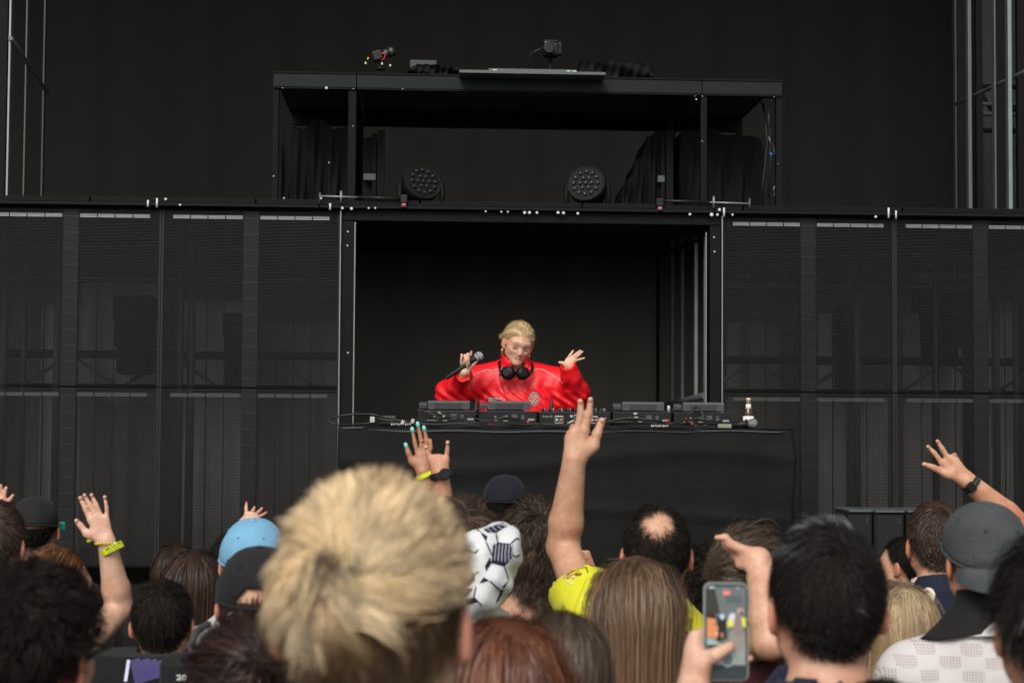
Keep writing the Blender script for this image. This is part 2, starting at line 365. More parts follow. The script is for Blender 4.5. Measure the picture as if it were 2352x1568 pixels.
for (x0, x1, side) in ((-3.6, xL - .05, 'left'), (xR + .05, 4.2, 'right')):
    for k, zz in enumerate((z_led - .33, z1 + .01)):
        t = empty('truss', RSTAGE @ Vector((x0, YL + .8, zz)), SA); tag(t, '%s black truss behind the %s LED screen wall' % (('higher', 'lower')[k], side), 'truss')
        for dz in (0, .2): MB().tube([(0, 0, dz), (x1 - x0, 0, dz)], .025, 8).build('chord', stage_black if k else alu_dull, t)
        n = int((x1 - x0) / .3)
        for j in range(n): MB().tube([(j * .3, 0, .2 * (j % 2)), (j * .3 + .3, 0, .2 * (1 - j % 2))], .012, 6).build('brace', alu_dull, t)
# hanging line-array-like dark cabinets behind the mesh
for i, (u0, u1, v0, v1, lb) in enumerate(((265, 350, 680, 860, 'left'), (515, 575, 720, 900, 'left'), (1930, 1960, 700, 900, 'right'), (2130, 2200, 690, 830, 'right'))):
    a, zt = ST(u0, v0, YL + .7); b, zb = ST(u1, v1, YL + .7); m = MB(); n = 3
    for k in range(n):
        w = (b - a) / 2 * (1 - .1 * k); h = (zt - zb) / n; m.box((a + b) / 2 - w, (a + b) / 2 + w, YL + .62, YL + .9, zt - h * (k + 1) + .004, zt - h * k, .012)
    o = m.build('hanging_cabinet', stage_black, stage=True); tag(o, 'dark cabinet hung behind the %s LED wall, %s' % (lb, ('nearer the edge of the stage', 'nearer the opening', 'nearer the opening', 'nearer the edge of the stage')[i]), 'cabinet')
# ------------------------------------------------------------------ opening around the performer
of = empty('stage_opening', RSTAGE @ Vector((0, YL, DECK)), SA); tag(of, 'black framed opening in the screen wall around the performer', 'opening frame')
def obox(name, x0, x1, y0, y1, z0, z1_, m, par=of, bev=.002):
    return MB().box(x0, x1, y0 - YL, y1 - YL, z0 - DECK, z1_ - DECK, bev).build(name, m, par)
z_hd0, z_hd1 = SZ(1215, 512, YL), z_led + .008
obox('jamb', xL + .006, SX(812, YL), YL - .01, YL + .16, DECK + .004, z_hd0 - .004, frame_black); obox('jamb', SX(1630, YL), xR - .006, YL - .01, YL + .16, DECK + .004, z_hd0 - .004, frame_black)
obox('header', xL + .006, xR - .006, YL - .012, YL + .16, z_hd0, z_hd1, frame_black)
obox('edge_strip', xL - .004, xL + .004, YL - .03, YL - .013, DECK + .3, z_led, edge_metal); obox('edge_strip', xR - .004, xR + .004, YL - .03, YL - .013, DECK + .3, z_led, edge_metal)
obox('edge_strip', SX(814, YL) - .004, SX(814, YL) + .004, YL - .014, YL + .01, DECK + .3, z_hd0 - .01, edge_metal); obox('edge_strip', SX(1622, YL) - .004, SX(1622, YL) + .004, YL + .0, YL + .02, DECK + .3, z_hd0 - .04, edge_metal)
for u, v in ((799, 532), (798, 564), (1640, 545), (1641, 578), (799, 810)):
    x, z = ST(u, v, YL - .012); MB().lathe([(.006, 0), (.004, .005)], 8, Matrix.Translation((x, -.011, z - DECK)) @ Matrix.Rotation(PI / 2, 4, 'X')).build('bolt', white_pl, of)
# side frame that runs back from the right jamb
sf = empty('return_frame', RSTAGE @ Vector((xR, YL, DECK)), SA); tag(sf, 'metal side frame running back from the right jamb of the opening', 'frame')
for u, yy, mm in ((1620, YL + .2, edge_metal), (1598, YL + .55, edge_metal), (1567, YL + 1.1, alu_dull), (1544, YL + 1.5, alu_dull), (1511, YL + 2.2, frame_black)):
    xx = SX(u, yy, 700) - xR
    MB().box(xx - .008, xx + .012, yy - YL - .01, yy - YL + .03, .01, SZ(u, 545, yy) - DECK, .002).build('post', mm, sf)
p0 = ST(1618, 908, YL + .2); p1 = ST(1511, 936, YL + 2.2)
MB().tube([(p0[0] - xR, .2, p0[1] - DECK), (p1[0] - xR, 2.2, p1[1] - DECK)], .02, 8).build('rail', alu_dull, sf)
p0 = ST(1618, 545, YL + .2); p1 = ST(1511, 592, YL + 2.2)
MB().tube([(p0[0] - xR, .2, p0[1] - DECK), (p1[0] - xR, 2.2, p1[1] - DECK)], .012, 8).build('rail', frame_black, sf)
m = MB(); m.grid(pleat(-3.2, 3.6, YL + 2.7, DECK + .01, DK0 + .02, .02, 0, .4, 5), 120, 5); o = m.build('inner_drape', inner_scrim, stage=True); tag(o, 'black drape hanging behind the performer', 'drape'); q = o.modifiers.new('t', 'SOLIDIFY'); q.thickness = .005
# ------------------------------------------------------------------ side towers
e2 = mat('edge_dim', (0.035, 0.04, 0.04), .5, .3)
def tower(us, boards, rail, label):
    t = empty('side_tower', RSTAGE @ Vector((0, YL, DK1)), SA); tag(t, label, 'stage tower')
    for u, w, y, mm in us:
        xx = SX(u, y, 250); MB().box(xx - w / 2, xx + w / 2, y - YL - .02, y - YL + .03, .012, 5.0, .002).build('upright', mm, t)
    for u0, u1, y in boards:
        MB().box(SX(u0, y, 250), SX(u1, y, 250), y - YL, y - YL + .05, .012, 5.0, .003).build('upright', frame_black, t)
    (u0, v0, y0), (u1, v1, y1) = rail; a = ST(u0, v0, y0); b = ST(u1, v1, y1)
    MB().tube([(a[0], y0 - YL, a[1] - DK1), (b[0], y1 - YL, b[1] - DK1)], .014, 8).build('rail', alu_mid, t)
    return t
tower([(21, .012, 9.75, edge_metal), (59, .010, 10.4, alu_dull), (100, .012, 11.2, e2)], [(-30, 14, 9.8)], ((24, 88, 9.68), (108, 213, 11.25)), 'black steel tower with thin metal edges at the left end of the deck')
tower([(2194, .012, 11.4, e2), (2226, .024, 11.0, alu_mid), (2284, .010, 10.6, alu_mid), (2318, .024, 10.3, edge_metal)], [(2243, 2258, 11.8), (2286, 2313, 11.7), (2338, 2420, 11.6), (2200, 2222, 11.9)], ((2196, 240, 11.3), (2400, 143, 10.0)), 'black steel tower with grey gaps at the right end of the deck')
gw = mat('grey_side_sheet', (0.06, 0.057, 0.055), .85, noise=.2, nscale=1.5, bump=.4, bscale=5)
a = SX(2236, 12.4, 250); b = SX(2420, 12.4, 250)
m = MB(); m.grid(pleat(a, b, 12.4, DK1 + .02, 7.6, .015, 0, .3, 8), 40, 5); o = m.build('side_sheet', gw, stage=True); tag(o, 'pale grey sheet hung behind the right stage tower', 'sheet'); q = o.modifiers.new('t', 'SOLIDIFY'); q.thickness = .004
t = empty('cross_truss', RSTAGE @ Vector((a, 12.0, 0)), SA); tag(t, 'cross truss between the uprights of the right tower', 'truss')
for v in (200, 240, 262, 300):
    zz = SZ(2290, v, 12.0); MB().tube([(-.1, 0, zz), (.7, 0, zz)], .018, 8).build('chord', alu_dull if v in (240, 262) else stage_black, t)
for j in range(4):
    zz = SZ(2290, 300, 12.0); zy = SZ(2290, 200, 12.0); MB().tube([(j * .18 - .1, 0, zz if j % 2 else zy), (j * .18 + .08, 0, zy if j % 2 else zz)], .014, 6).build('brace', stage_black, t)
# ================================================================== platform on the upper deck
YP = YL + 0.35
pt = empty('riser_platform', RSTAGE @ Vector((0, YP, DK1 + .012)), SA); tag(pt, 'black steel riser standing on the upper deck above the performer', 'riser'); PZ = DK1 + .012
def pbox(name, x0, x1, y0, y1, z0, z1_, m, par=None, bev=.002): return MB().box(x0, x1, y0 - YP, y1 - YP, z0 - PZ, z1_ - PZ, bev).build(name, m, par or pt)
zt1 = SZ(1215, 174, YP); zt0 = SZ(1215, 211, YP); bx = [SX(u, YP, 190) for u in (627, 819, 1613, 1797)]
plat_m = mat('riser_face', (0.0095, 0.0125, 0.0138), .55, spec=.18, noise=.3, nscale=4)
for a, b in zip(bx, bx[1:]):
    pbox('face_beam', a + .002, b - .002, YP, YP + .05, zt0 + .006, zt1 - .014, plat_m); pbox('top_board', a + .002, b - .002, YP - .004, YP + 1.3, zt1 - .012, zt1, frame_black)
    pbox('lower_flange', a + .004, b - .004, YP - .006, YP + .06, zt0 - .006, zt0 + .003, alu_dull if 0 else frame_black)
pbox('rear_beam', bx[0], bx[3], YP + 1.25, YP + 1.3, zt0, zt1 - .014, frame_black)
for u, w in ((632, .034), (808, .046), (1617, .036), (1790, .034)):
    x = SX(u, YP, 350); pbox('leg', x - w / 2, x + w / 2, YP + .004, YP + .05, PZ, zt0 - .008, frame_black); x2 = x; pbox('leg', x2 - w / 2, x2 + w / 2, YP + 1.25, YP + 1.29, PZ, zt0 - .002, frame_black)
for u, v, r in ((797, 215, .010), (690, 215, .004), (863, 217, .004), (983, 217, .004), (862, 308, .004), (803, 397, .005), (668, 430, .005), (693, 487, .006), (1700, 243, .006), (1715, 235, .004), (1697, 235, .003), (1890, 237, .003), (1715, 345, .004), (1900, 400, .003)):
    u *= .9408; v *= .9408; x, z = ST(u, min(v, 455), YP - .01)
    MB().lathe([(r, 0), (r * .6, .004)], 8, Matrix.Translation((x, -.007, z - PZ)) @ Matrix.Rotation(PI / 2, 4, 'X')).build('bolt', white_pl, pt)
# things on top of the riser
def shelf():
    a = SX(1055, YP - .12, 168); b = SX(1390, YP - .12, 168); zc = SZ(1222, 169, YP - .12)
    o = MB().box(a, b, YP - .15, YP + .5, zc - .009, zc + .009, .002).build('shelf_board', alu_dull, stage=True); tag(o, 'thin grey shelf board jutting from the top of the riser', 'shelf'); return zc + .0095
zs = shelf()
t = empty('media_player', RSTAGE @ Vector((SX(1222, YP, 160), YP - .05, zs)), SA); tag(t, 'flat black media player on the grey shelf above the riser', 'player')
w = (SX(1323, YP, 160) - SX(1120, YP, 160)) / 2
MB().box(-w, w, 0, .3, .004, .032, .003).build('body', black_pl, t); MB().box(-w + .004, w - .004, -.004, -.0005, .012, .030, .001).build('front_panel', alu_dull, t)
for s in (-1, 1): MB().box(s * w * .9 - .015, s * w * .9 + .015, .02, .2, -.0, .004).build('foot', rubber, t)
for x, n in ((-w + .04, 1), (w - .05, 2)):
    for k in range(n): MB().box(x + k * .035 - .012, x + k * .035 + .012, -.0062, -.0042, .019, .024).build('print', white_pl, t)
def lump(name, u0, u1, v0, v1, y, depth, m, label, cat, steps, grp=None):
    """cloth-covered stack: a profile of heights along its width, sagging between high points"""
    a, zb = ST(u0, v1, y); b, _ = ST(u1, v1, y); zt = SZ((u0 + u1) / 2, v0, y)
    def h(q):
        for (q0, h0), (q1, h1) in zip(steps, steps[1:]):
            if q0 <= q <= q1: s = (q - q0) / max(1e-6, q1 - q0); return h0 + (h1 - h0) * s
        return steps[-1][1]
    mb = MB(); r = random.Random(len(label)); ph = [r.uniform(0, 6) for _ in range(6)]
    def top(i, j):
        x = a + (b - a) * i; hh = zb + (zt - zb) * h(i); y0 = y + depth * j + .0
        return x, y0, hh
    nx, nz = 60, 16
    def front(i, j):
        x, yy, hh = top(i, 0); z = zb + (hh - zb) * j
        f = .022 * math.sin(i * 23 + ph[0] + 2 * j) + .014 * math.sin(i * 51 + ph[1] - 3 * j) + .02 * math.sin(j * 5 + i * 7 + ph[2])
        return Vector((x, yy + f * (1.15 - j) + .03 * (1 - j), z))
    def lid(i, j):
        x, yy, hh = top(i, j); return Vector((x, yy + (.03 + 0) * 0 + f0(i) * (1 - j), hh - .02 * j + .004 * math.sin(i * 40 + j * 9)))
    def f0(i): return (.022 * math.sin(i * 23 + ph[0] + 2) + .014 * math.sin(i * 51 + ph[1] - 3) + .02 * math.sin(5 + i * 7 + ph[2])) * .15
    mb.grid(front, nx, nz); mb.grid(lid, nx, 4)
    for e in (0.0, 1.0):
        mb.grid(lambda i, j, e=e: Vector((top(e, 0)[0], y + .05 + depth * i - .05 * (1 - i) + 0 * j, zb + (top(e, 0)[2] - zb - .02 * i) * j)), 6, 6)
    o = mb.build(name, m, stage=True); tag(o, label, cat, grp); return o
cloth_b = mat('black_cover', (0.0125, 0.0125, 0.013), .9, spec=.06, noise=.25, nscale=6, bump=.35, bscale=9)
lump('covered_stack', 646, 800, 285, 462, YP + .45, .6, cloth_b, 'black cloth cover over a stack under the left end of the riser', 'covered stack', [(0, .86), (.08, .95), (.35, .93), (.45, 1.06), (.62, 1.05), (.75, .93), (.96, .97), (1, .9)])
lump('covered_stack', 1425, 1545, 300, 472, YP + .45, .5, cloth_b, 'black cloth cover stepping down beside the right moving light', 'covered stack', [(0, .1), (.1, .32), (.25, .42), (.3, .6), (.42, .66), (.5, .9), (.7, .99), (1, 1.0)])
lump('covered_stack', 1560, 1755, 305, 474, YP + .5, .6, cloth_b, 'wide black cloth cover under the right end of the riser', 'covered stack', [(0, .98), (.25, 1.05), (.4, 1.06), (.5, .97), (.75, .97), (.93, .94), (1, .8)])
for u0, u1, lb in ((833, 884, 'left'), (1520, 1546, 'right')):
    y = YP + .42; a, zt = ST(u0, 300, y); b, _ = ST(u1, 300, y); t = empty('rack', RSTAGE @ Vector(((a + b) / 2, y, PZ)), SA); tag(t, 'upright equipment rack with grey rails beside the %s covered stack' % lb, 'rack'); h = zt - PZ; w = (b - a) / 2
    MB().box(w - .045, w, -.02, .02, .002, h, .002).build('rail', alu_dull if 0 else frame_black, t); MB().box(w - .075, w - .05, .0, .04, .002, h * .97, .002).build('rail', frame_black, t)
    MB().box(-w, w - .05, .06, .5, .002, h * .94, .004).build('body', stage_black, t); MB().box(-.06, w - .05, -.01, .05, h * .42, h * .5, .006).build('latch', alu_dull, t)
fix_b = mat('fixture_black', (.006, .006, .006), .6, spec=.14)
def moving_light(u, v, label, tilt):
    y = YP + .25; x, zc = ST(u, v, y); t = empty('moving_light', RSTAGE @ Vector((x, y, PZ)), SA); tag(t, label, 'stage light', 'moving lights under the riser'); z0 = zc - PZ
    MB().box(-.12, .12, -.1, .12, .002, .05, .015).build('base', fix_b, t)
    [MB().tube([(e * .12, 0, .05), (e * .128, 0, z0 * .6), (e * .124, 0, z0 + .02)], .016, 8).build('yoke_arm', fix_b, t) for e in (-1, 1)]
    M = Matrix.Translation((0, 0, z0)) @ Matrix.Rotation(tilt, 4, 'Z') @ Matrix.Rotation(math.radians(72), 4, 'X')
    hd = MB().lathe([(.05, -.16), (.085, -.14), (.10, -.05), (.118, .0), (.118, .045), (.110, .05), (.104, .044)], 32, M).build('head', fix_b, t)
    pts = [(0, 0)] + [(.036 * math.cos(k * PI / 3), .036 * math.sin(k * PI / 3)) for k in range(6)] + [(.074 * math.cos(k * PI / 6), .074 * math.sin(k * PI / 6)) for k in range(12)]
    lm = MB().lathe([(.0125, 0), (.0125, .004), (.010, .009), (.005, .0125)], 12).mesh('lens')
    for px, py in pts:
        o = link('lens', lm, lens_m, hd); o.matrix_local = M @ Matrix.Translation((px, py, .0445))
    return t
lens_m = mat('lens_glass', (0.02, 0.021, 0.022), .3, spec=.3)
moving_light(967, 424, 'round black moving light with a ring of lenses on the left of the deck', .35)
moving_light(1349, 428, 'round black moving light with a ring of lenses on the right of the deck', -.3)
# camera on a small stand, lens up to the right; PTZ style camera on the player
def cam_left():
    y = YP + .05; x, z = ST(873, 160, y); t = empty('video_camera', RSTAGE @ Vector((x, y, z)), SA); tag(t, 'small black camera with red and yellow cables on the left of the riser', 'camera')
    MB().lathe([(.035, 0), (.03, .006), (.008, .01), (.008, .055)], 14).build('stand', black_pl, t)
    M = Matrix.Translation((.0, 0, .085)) @ Matrix.Rotation(math.radians(-18), 4, 'Y')
    b = MB().box(-.045, .012, -.03, .03, -.028, .028, .006, M).build('body', black_pl, t)
    ML = M @ Matrix.Translation((.012, 0, .0)) @ Matrix.Rotation(PI / 2, 4, 'Y')
    MB().lathe([(.022, 0), (.026, .004), (.026, .03), (.024, .034), (.029, .04), (.030, .075), (.027, .078)], 20, ML).build('lens', black_pl, t)
    for k in (.02, .026, .052, .06): MB().lathe([(.0275 if k < .03 else .0305, k), (.0275 if k < .03 else .0305, k + .002)], 20, ML).build('ring', edge_metal, t)
    MB().tube([(.005, -.032, .09), (.03, -.036, .085), (.026, -.036, .06), (.006, -.034, .045)], .0035, 6).build('cable', mat('red_cable', (.6, .02, .03), .5), t)
    MB().tube([(-.075, -.01, .055), (-.068, -.012, .068)], .004, 6).build('plug', mat('yellow_plug', (.7, .75, .02), .5), t)
    for q in ((.012, -.035, .028), (.06, -.03, .02), (-.085, -.01, .035)): MB().box(q[0] - .005, q[0] + .005, q[1], q[1] + .006, q[2] - .006, q[2] + .006, .001).build('knob', white_pl, t)
cam_left()
def cam_right():
    y = YP + .05; x, z = ST(1264, 146, y); t = empty('video_camera', RSTAGE @ Vector((x, y, zs + .033)), SA); tag(t, 'black camera with side handle standing on the media player', 'camera')
    h0 = SZ(1264, 132, y) - zs - .033
    MB().lathe([(.03, 0), (.022, .012), (.011, .02), (.011, h0)], 14).build('stand', black_pl, t)
    MB().box(-.045, .05, -.04, .04, h0, h0 + .085, .016).build('body', black_pl, t); MB().lathe([(.034, 0), (.034, .03), (.028, .032)], 20, Matrix.Translation((-.012, -.04, h0 + .042)) @ Matrix.Rotation(PI / 2, 4, 'X')).build('lens', black_pl, t)
    MB().box(.045, .066, -.03, .03, h0 + .012, h0 + .09, .006).build('grip', black_pl, t); MB().box(-.04, .045, -.02, .02, h0 + .088, h0 + .1, .004).build('handle', black_pl, t)
    for k in range(4): MB().box(-.035 + .02 * k, -.025 + .02 * k, -.022, -.018, h0 + .086 - .002 * k, h0 + .09 - .002 * k).build('switch', edge_metal, t)
    MB().tube([(-.04, 0, h0 + .06), (-.11, .02, h0 + .03), (-.14, .05, 0)], .004, 6).build('cable', rubber, t)
cam_right()
lump('folded_cover', 935, 1060, 147, 172, YP + .30, .12, cloth_b, 'folded black cover lying on the riser left of the shelf', 'cover', [(0, .3), (.1, .75), (.2, .95), (.7, .9), (1, .6)])
lump('folded_cover', 1330, 1500, 142, 176, YP + .5, .3, cloth_b, 'folded black cover lying on the riser right of the shelf', 'cover', [(0, .95), (.5, 1.0), (.8, .95), (.93, .9), (1, .4)])
o = MB().box(SX(942, YP + .5, 140), SX(1003, YP + .5, 140), YP + .46, YP + .58, zt1 + .001, SZ(970, 138, YP + .46), .004).build('grey_box', mat('box_grey', (.035, .04, .04), .6), stage=True); tag(o, 'flat grey box behind the folded cover left of the shelf', 'box')
# gas struts with clamps along the deck edge
for (u0, u1, us, lb) in ((735, 928, 0, 'left'), (1515, 1722, 1, 'right')):
    y = YL - .03; x0, z0 = ST(u0, 458 if us == 0 else 468, y); x1, z1_ = ST(u1, 461 if us == 0 else 472, y); z0 = max(z0, DK1 + .03); z1_ = max(z1_, DK1 + .02)
    t = empty('gas_strut', RSTAGE @ Vector((x0, y, z0)), SA); tag(t, 'thin gas strut with a bright rod along the %s deck edge' % lb, 'strut'); w = x1 - x0; d = z1_ - z0
    a, b = (0, .45) if us == 0 else (.55, 1); c_, e_ = (.45, 1) if us == 0 else (0, .55)
    MB().tube([(w * a, 0, d * a), (w * b, 0, d * b)], .005, 8).build('rod', alu, t); MB().tube([(w * c_, 0, d * c_), (w * e_, 0, d * e_)], .009, 8).build('cylinder', black_pl, t)
    q = w if us == 0 else 0
    MB().box(q - .02, q + .02, -.02, .02, -.035, .012, .006).build('clamp', black_pl, t); MB().lathe([(.012, -.01), (.016, 0), (.012, .012)], 10, Matrix.Translation((q, -.024, -.05))).build('knob', mat('pink_knob', (.32, .09, .13), .4), t)
    MB().tube([(0 if us == 0 else w, 0, -.04), (0 if us == 0 else w, 0, .02)], .006, 6).build('bracket', alu_dull, t); MB().tube([(w * .25 if us == 0 else w * .6, 0, -.04), (w * .25 if us == 0 else w * .6, 0, .03)], .007, 6).build('bracket', edge_metal, t)
# cables hanging inside the right end of the riser
cb = empty('cable_loom', RSTAGE @ Vector((SX(1765, YP + .2, 350), YP + .2, PZ)), SA); tag(cb, 'bundle of thin cables hanging inside the right end of the riser', 'cables')
for k, (pts, mm, r) in enumerate((([(1750, 235), (1757, 262), (1768, 300), (1770, 370), (1765, 455)], rubber, .006), ([(1764, 255), (1765, 290)], edge_metal, .004), ([(1764, 315), (1769, 335)], edge_metal, .004), ([(1752, 240), (1760, 330), (1750, 420), (1744, 455)], rubber, .004), ([(1770, 330), (1783, 380), (1776, 450), (1768, 460)], rubber, .008), ([(1775, 430), (1773, 442)], edge_metal, .005), ([(1766, 355), (1767, 362)], mat('blue_plug', (.03, .12, .45), .5), .008))):
    q = [Vector((ST(u, v, YP + .2)[0] - SX(1765, YP + .2, 350), -.01 * k, ST(u, v, YP + .2)[1] - PZ)) for u, v in pts]; MB().tube(q, r, 6).build('cable', mm, cb)
# floor speaker cabinets under the right screen wall
spk = mat('speaker_grey', (0.016, 0.0165, 0.017), .7, spec=.16, noise=.2, nscale=20, bump=.3, bscale=120)
for i, (u0, u1, v0, lb) in enumerate(((1950, 2005, 1176, 'left'), (2010, 2078, 1177, 'middle'), (2084, 2150, 1177, 'right'))):
    y = 8.35; a, zt = ST(u0, v0, y); b, _ = ST(u1, v0, y); t = empty('floor_speaker', RSTAGE @ Vector(((a + b) / 2, y, DECK)), SA); w = (b - a) / 2; h = zt - DECK
    tag(t, 'grey speaker cabinet on the stage edge, %s of three beside the brown-haired man' % lb, 'speaker')
    MB().box(-w, w, .012, .3, .002, h, .008).build('cabinet', spk, t); MB().box(-w + .01, w - .01, 0, .011, .015, h - .015, .003).build('grille', stage_black if i == 2 else spk, t); MB().box(w - .035, w - .02, -.004, .006, h - .06, h - .03, .003).build('handle', rubber, t); MB().box(-w, w, -.004, .3, h + .001, h + .012, .002).build('lid', alu_dull, t)
# ================================================================== table with equipment
YT = 8.72
tz = SZ(1300, 984, YT); tx0, tx1 = SX(782, YT, 985), SX(1817, YT, 985)
tt = empty('performance_table', RSTAGE @ Vector(((tx0 + tx1) / 2, YT + .4, DECK)), SA); tag(tt, 'long table carrying the player decks and mixer in front of the performer', 'table'); tw = (tx1 - tx0) / 2
MB().box(-tw + .01, tw - .01, -.38, .38, tz - DECK - .05, tz - DECK - .008, .004).build('tabletop', stage_black, tt)
for sx in (-1, 1):
    for sy in (-1, 1): MB().box(sx * (tw - .08) - .02, sx * (tw - .08) + .02, sy * .32 - .02, sy * .32 + .02, .002, tz - DECK - .052).build('leg', frame_black, tt)
tcl, tn, tl, tb = nodes_of('table_cloth'); tb.inputs['Base Color'].default_value = (.0072, .0073, .0076, 1); tb.inputs['Roughness'].default_value = .7; tb.inputs['Specular IOR Level'].default_value = .13
t_ = tn.new('ShaderNodeTexNoise'); t_.inputs['Scale'].default_value = 3.2; t_.inputs['Detail'].default_value = 6; t_.inputs['Distortion'].default_value = 1.2; tc_ = tn.new('ShaderNodeTexCoord'); mp_ = tn.new('ShaderNodeMapping'); mp_.inputs['Scale'].default_value = (1, 1, 2.2); tl.new(tc_.outputs['Object'], mp_.inputs[0]); tl.new(mp_.outputs[0], t_.inputs['Vector'])
b_ = tn.new('ShaderNodeBump'); b_.inputs['Strength'].default_value = .28; b_.inputs['Distance'].default_value = .02; tl.new(t_.outputs['Fac'], b_.inputs['Height']); tl.new(b_.outputs[0], tb.inputs['Normal'])
mb = MB(); H = tz - .55
def clothf(i, j):
    x = -tw - .012 + (2 * tw + .024) * i; z = -H * j; s = j ** .7
    y = -.405 - .02 * s * (math.sin(i * 9 + 1 + j) + .6 * math.sin(i * 23 + 2 * j)) - .012 * s * math.sin(i * 47 - 4 * j) - .05 * s
    y -= .012 * math.exp(-((j - .12 - .04 * math.sin(i * 6)) / .03) ** 2)
    y -= .010 * math.exp(-((j - .25 - .10 * i) / .02) ** 2)
    ed = max(0, i - .93) / .07; y -= .02 * ed * math.sin(9 * j + 6 * i); x += .008 * ed * math.sin(14 * j)
    return Vector((x, y, z))
mb.grid(clothf, 120, 60)
mb.grid(lambda i, j: Vector((-tw - .012 + (2 * tw + .024) * i, -.405 + .80 * j, .004 + .0025 * math.sin(i * 70) * (1 - j) - .002 * (1 - j))), 120, 8)
for e, sg in ((0.0, -1), (1.0, 1)): mb.grid(lambda i, j, e=e, sg=sg: Vector((sg * (tw + .012 + .02 * j * math.sin(i * 12)), -.405 + .80 * i, -H * j)), 14, 20)
o = mb.build('table_cloth', tcl, base=False); o.location = RSTAGE @ Vector(((tx0 + tx1) / 2, YT + .4, tz)); o.rotation_euler = (0, 0, SA); tag(o, 'plain black cloth hanging over the front of the equipment table', 'tablecloth'); q = o.modifiers.new('t', 'SOLIDIFY'); q.thickness = .003; q.offset = -1
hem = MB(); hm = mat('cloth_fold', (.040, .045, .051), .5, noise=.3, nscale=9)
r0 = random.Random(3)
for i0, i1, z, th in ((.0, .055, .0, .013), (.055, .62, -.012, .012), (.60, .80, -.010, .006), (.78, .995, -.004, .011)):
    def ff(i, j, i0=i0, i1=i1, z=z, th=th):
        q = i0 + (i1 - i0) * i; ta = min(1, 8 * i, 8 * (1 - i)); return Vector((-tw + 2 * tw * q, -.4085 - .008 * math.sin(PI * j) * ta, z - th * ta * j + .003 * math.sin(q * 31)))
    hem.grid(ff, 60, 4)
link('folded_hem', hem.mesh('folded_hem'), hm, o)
TZ = tz + .0075
def TL(u, v, y): x, z = ST(u, v, y); return x, z
wht = mat('print_white', (.42, .42, .41), .5); redp = mat('red_plug', (.55, .015, .02), .4); lcd = mat('screen_back', (.105, .105, .108), .45, noise=.08, nscale=50); lcd2 = mat('screen_back_inset', (.07, .072, .077), .45)
YQ = YT + .12
bd_h = SZ(958, 968, YQ) - TZ - .010
o = MB().box(SX(952, YQ, 968), SX(1690, YQ, 968), YQ - .01, YQ + .46, TZ - .0125, TZ + bd_h, .003).build('riser_board', black_pl, stage=True); tag(o, 'flat black riser board under the row of decks and the mixer', 'board'); TZ2 = TZ; TZB = TZ + bd_h + .0005
def deck_unit(u0, u1, label, v0=968, vt=944):
    a = SX(u0, YQ, 955); b = SX(u1, YQ, 955); w = (b - a) / 2; t = empty('player_deck', RSTAGE @ Vector(((a + b) / 2, YQ, TZB)), SA); tag(t, label, 'DJ player', 'player decks on the table')
    f = .003; top = SZ(1300, vt, YQ) - TZB
    MB().box(-w + .004, w - .004, 0, .40, f, top, .004).build('body', black_pl, t)
    for sx in (-1, 1):
        for y in (.05, .35): MB().lathe([(.016, .0), (.016, f + .001)], 10, Matrix.Translation((sx * (w - .04), y, 0))).build('foot', rubber, t)
    MB().lathe([(.10, top + .001), (.10, top + .012), (.095, top + .014)], 28, Matrix.Translation((0, .27, 0))).build('jog_wheel', black_pl, t)
    # tilted display with lighter end caps
    M = Matrix.Translation((-w * .02 + .012, .03, top + .004)) @ Matrix.Rotation(math.radians(18), 4, 'X')
    dw = w * .70; hgt = .042
    d = MB().box(-dw, dw, 0, .028, 0, hgt, .003, M).build('display', lcd, t)
    MB().box(-dw * .66, dw * .62, -.0022, -.0003, .004, hgt - .004, .0008, M).build('inset', lcd2, d)
    MB().box(-dw - .045, -dw - .003, .012, .05, 0, .026, .004, M).build('usb_knob', grey_pl, t)
    # back panel with sockets
    zc = (f + top) / 2
    def plate(x, wd, hh, mm, nm, zo=0): return MB().box(x - wd / 2, x + wd / 2, -.003, -.0004, zc + zo - hh / 2, zc + zo + hh / 2, .0005).build(nm, mm, t)
    jack = plate(-w * .5, .05, .03, black_pl, 'jack_plate'); 
    for k in (-1, 1): MB().lathe([(.007, 0), (.007, .008), (.004, .012)], 10, Matrix.Translation((-w * .5 + k * .012, -.003, zc)) @ Matrix.Rotation(PI / 2, 4, 'X')).build('jack', edge_metal if k > 0 else rubber, jack)
    plate(-w * .5, .05, .0025, wht, 'print', -.018); plate(-w * .08, .032, .024, black_pl, 'link_socket'); plate(-w * .08, .022, .014, wht, 'print', .002); plate(-w * .08 + .001, .024, .0035, wht, 'print', -.019)
    for k in range(4): plate(w * .22, .034 - .006 * (k % 2), .0022, mat('print_grey', (.22, .22, .22), .6), 'print', .013 - .007 * k)
    sw = plate(w * .5, .016, .024, grey_pl, 'power_switch'); plate(w * .5, .006, .012, mat('switch_blue', (.02, .03, .06), .3), 'switch_key', .002); plate(w * .78, .034, .010, mat('label_grey', (.25, .26, .27), .5), 'label_plate', -.012)
    return t, w, f, top
d1 = deck_unit(958, 1096, 'first player deck from the left, below the microphone hand'); d2 = deck_unit(1098, 1235, 'player deck in front of the red jacket, left of the mixer'); d3 = deck_unit(1406, 1544, 'player deck right of the mixer with red plugs'); d4 = deck_unit(1546, 1682, 'last player deck on the right, next to the beer bottle')
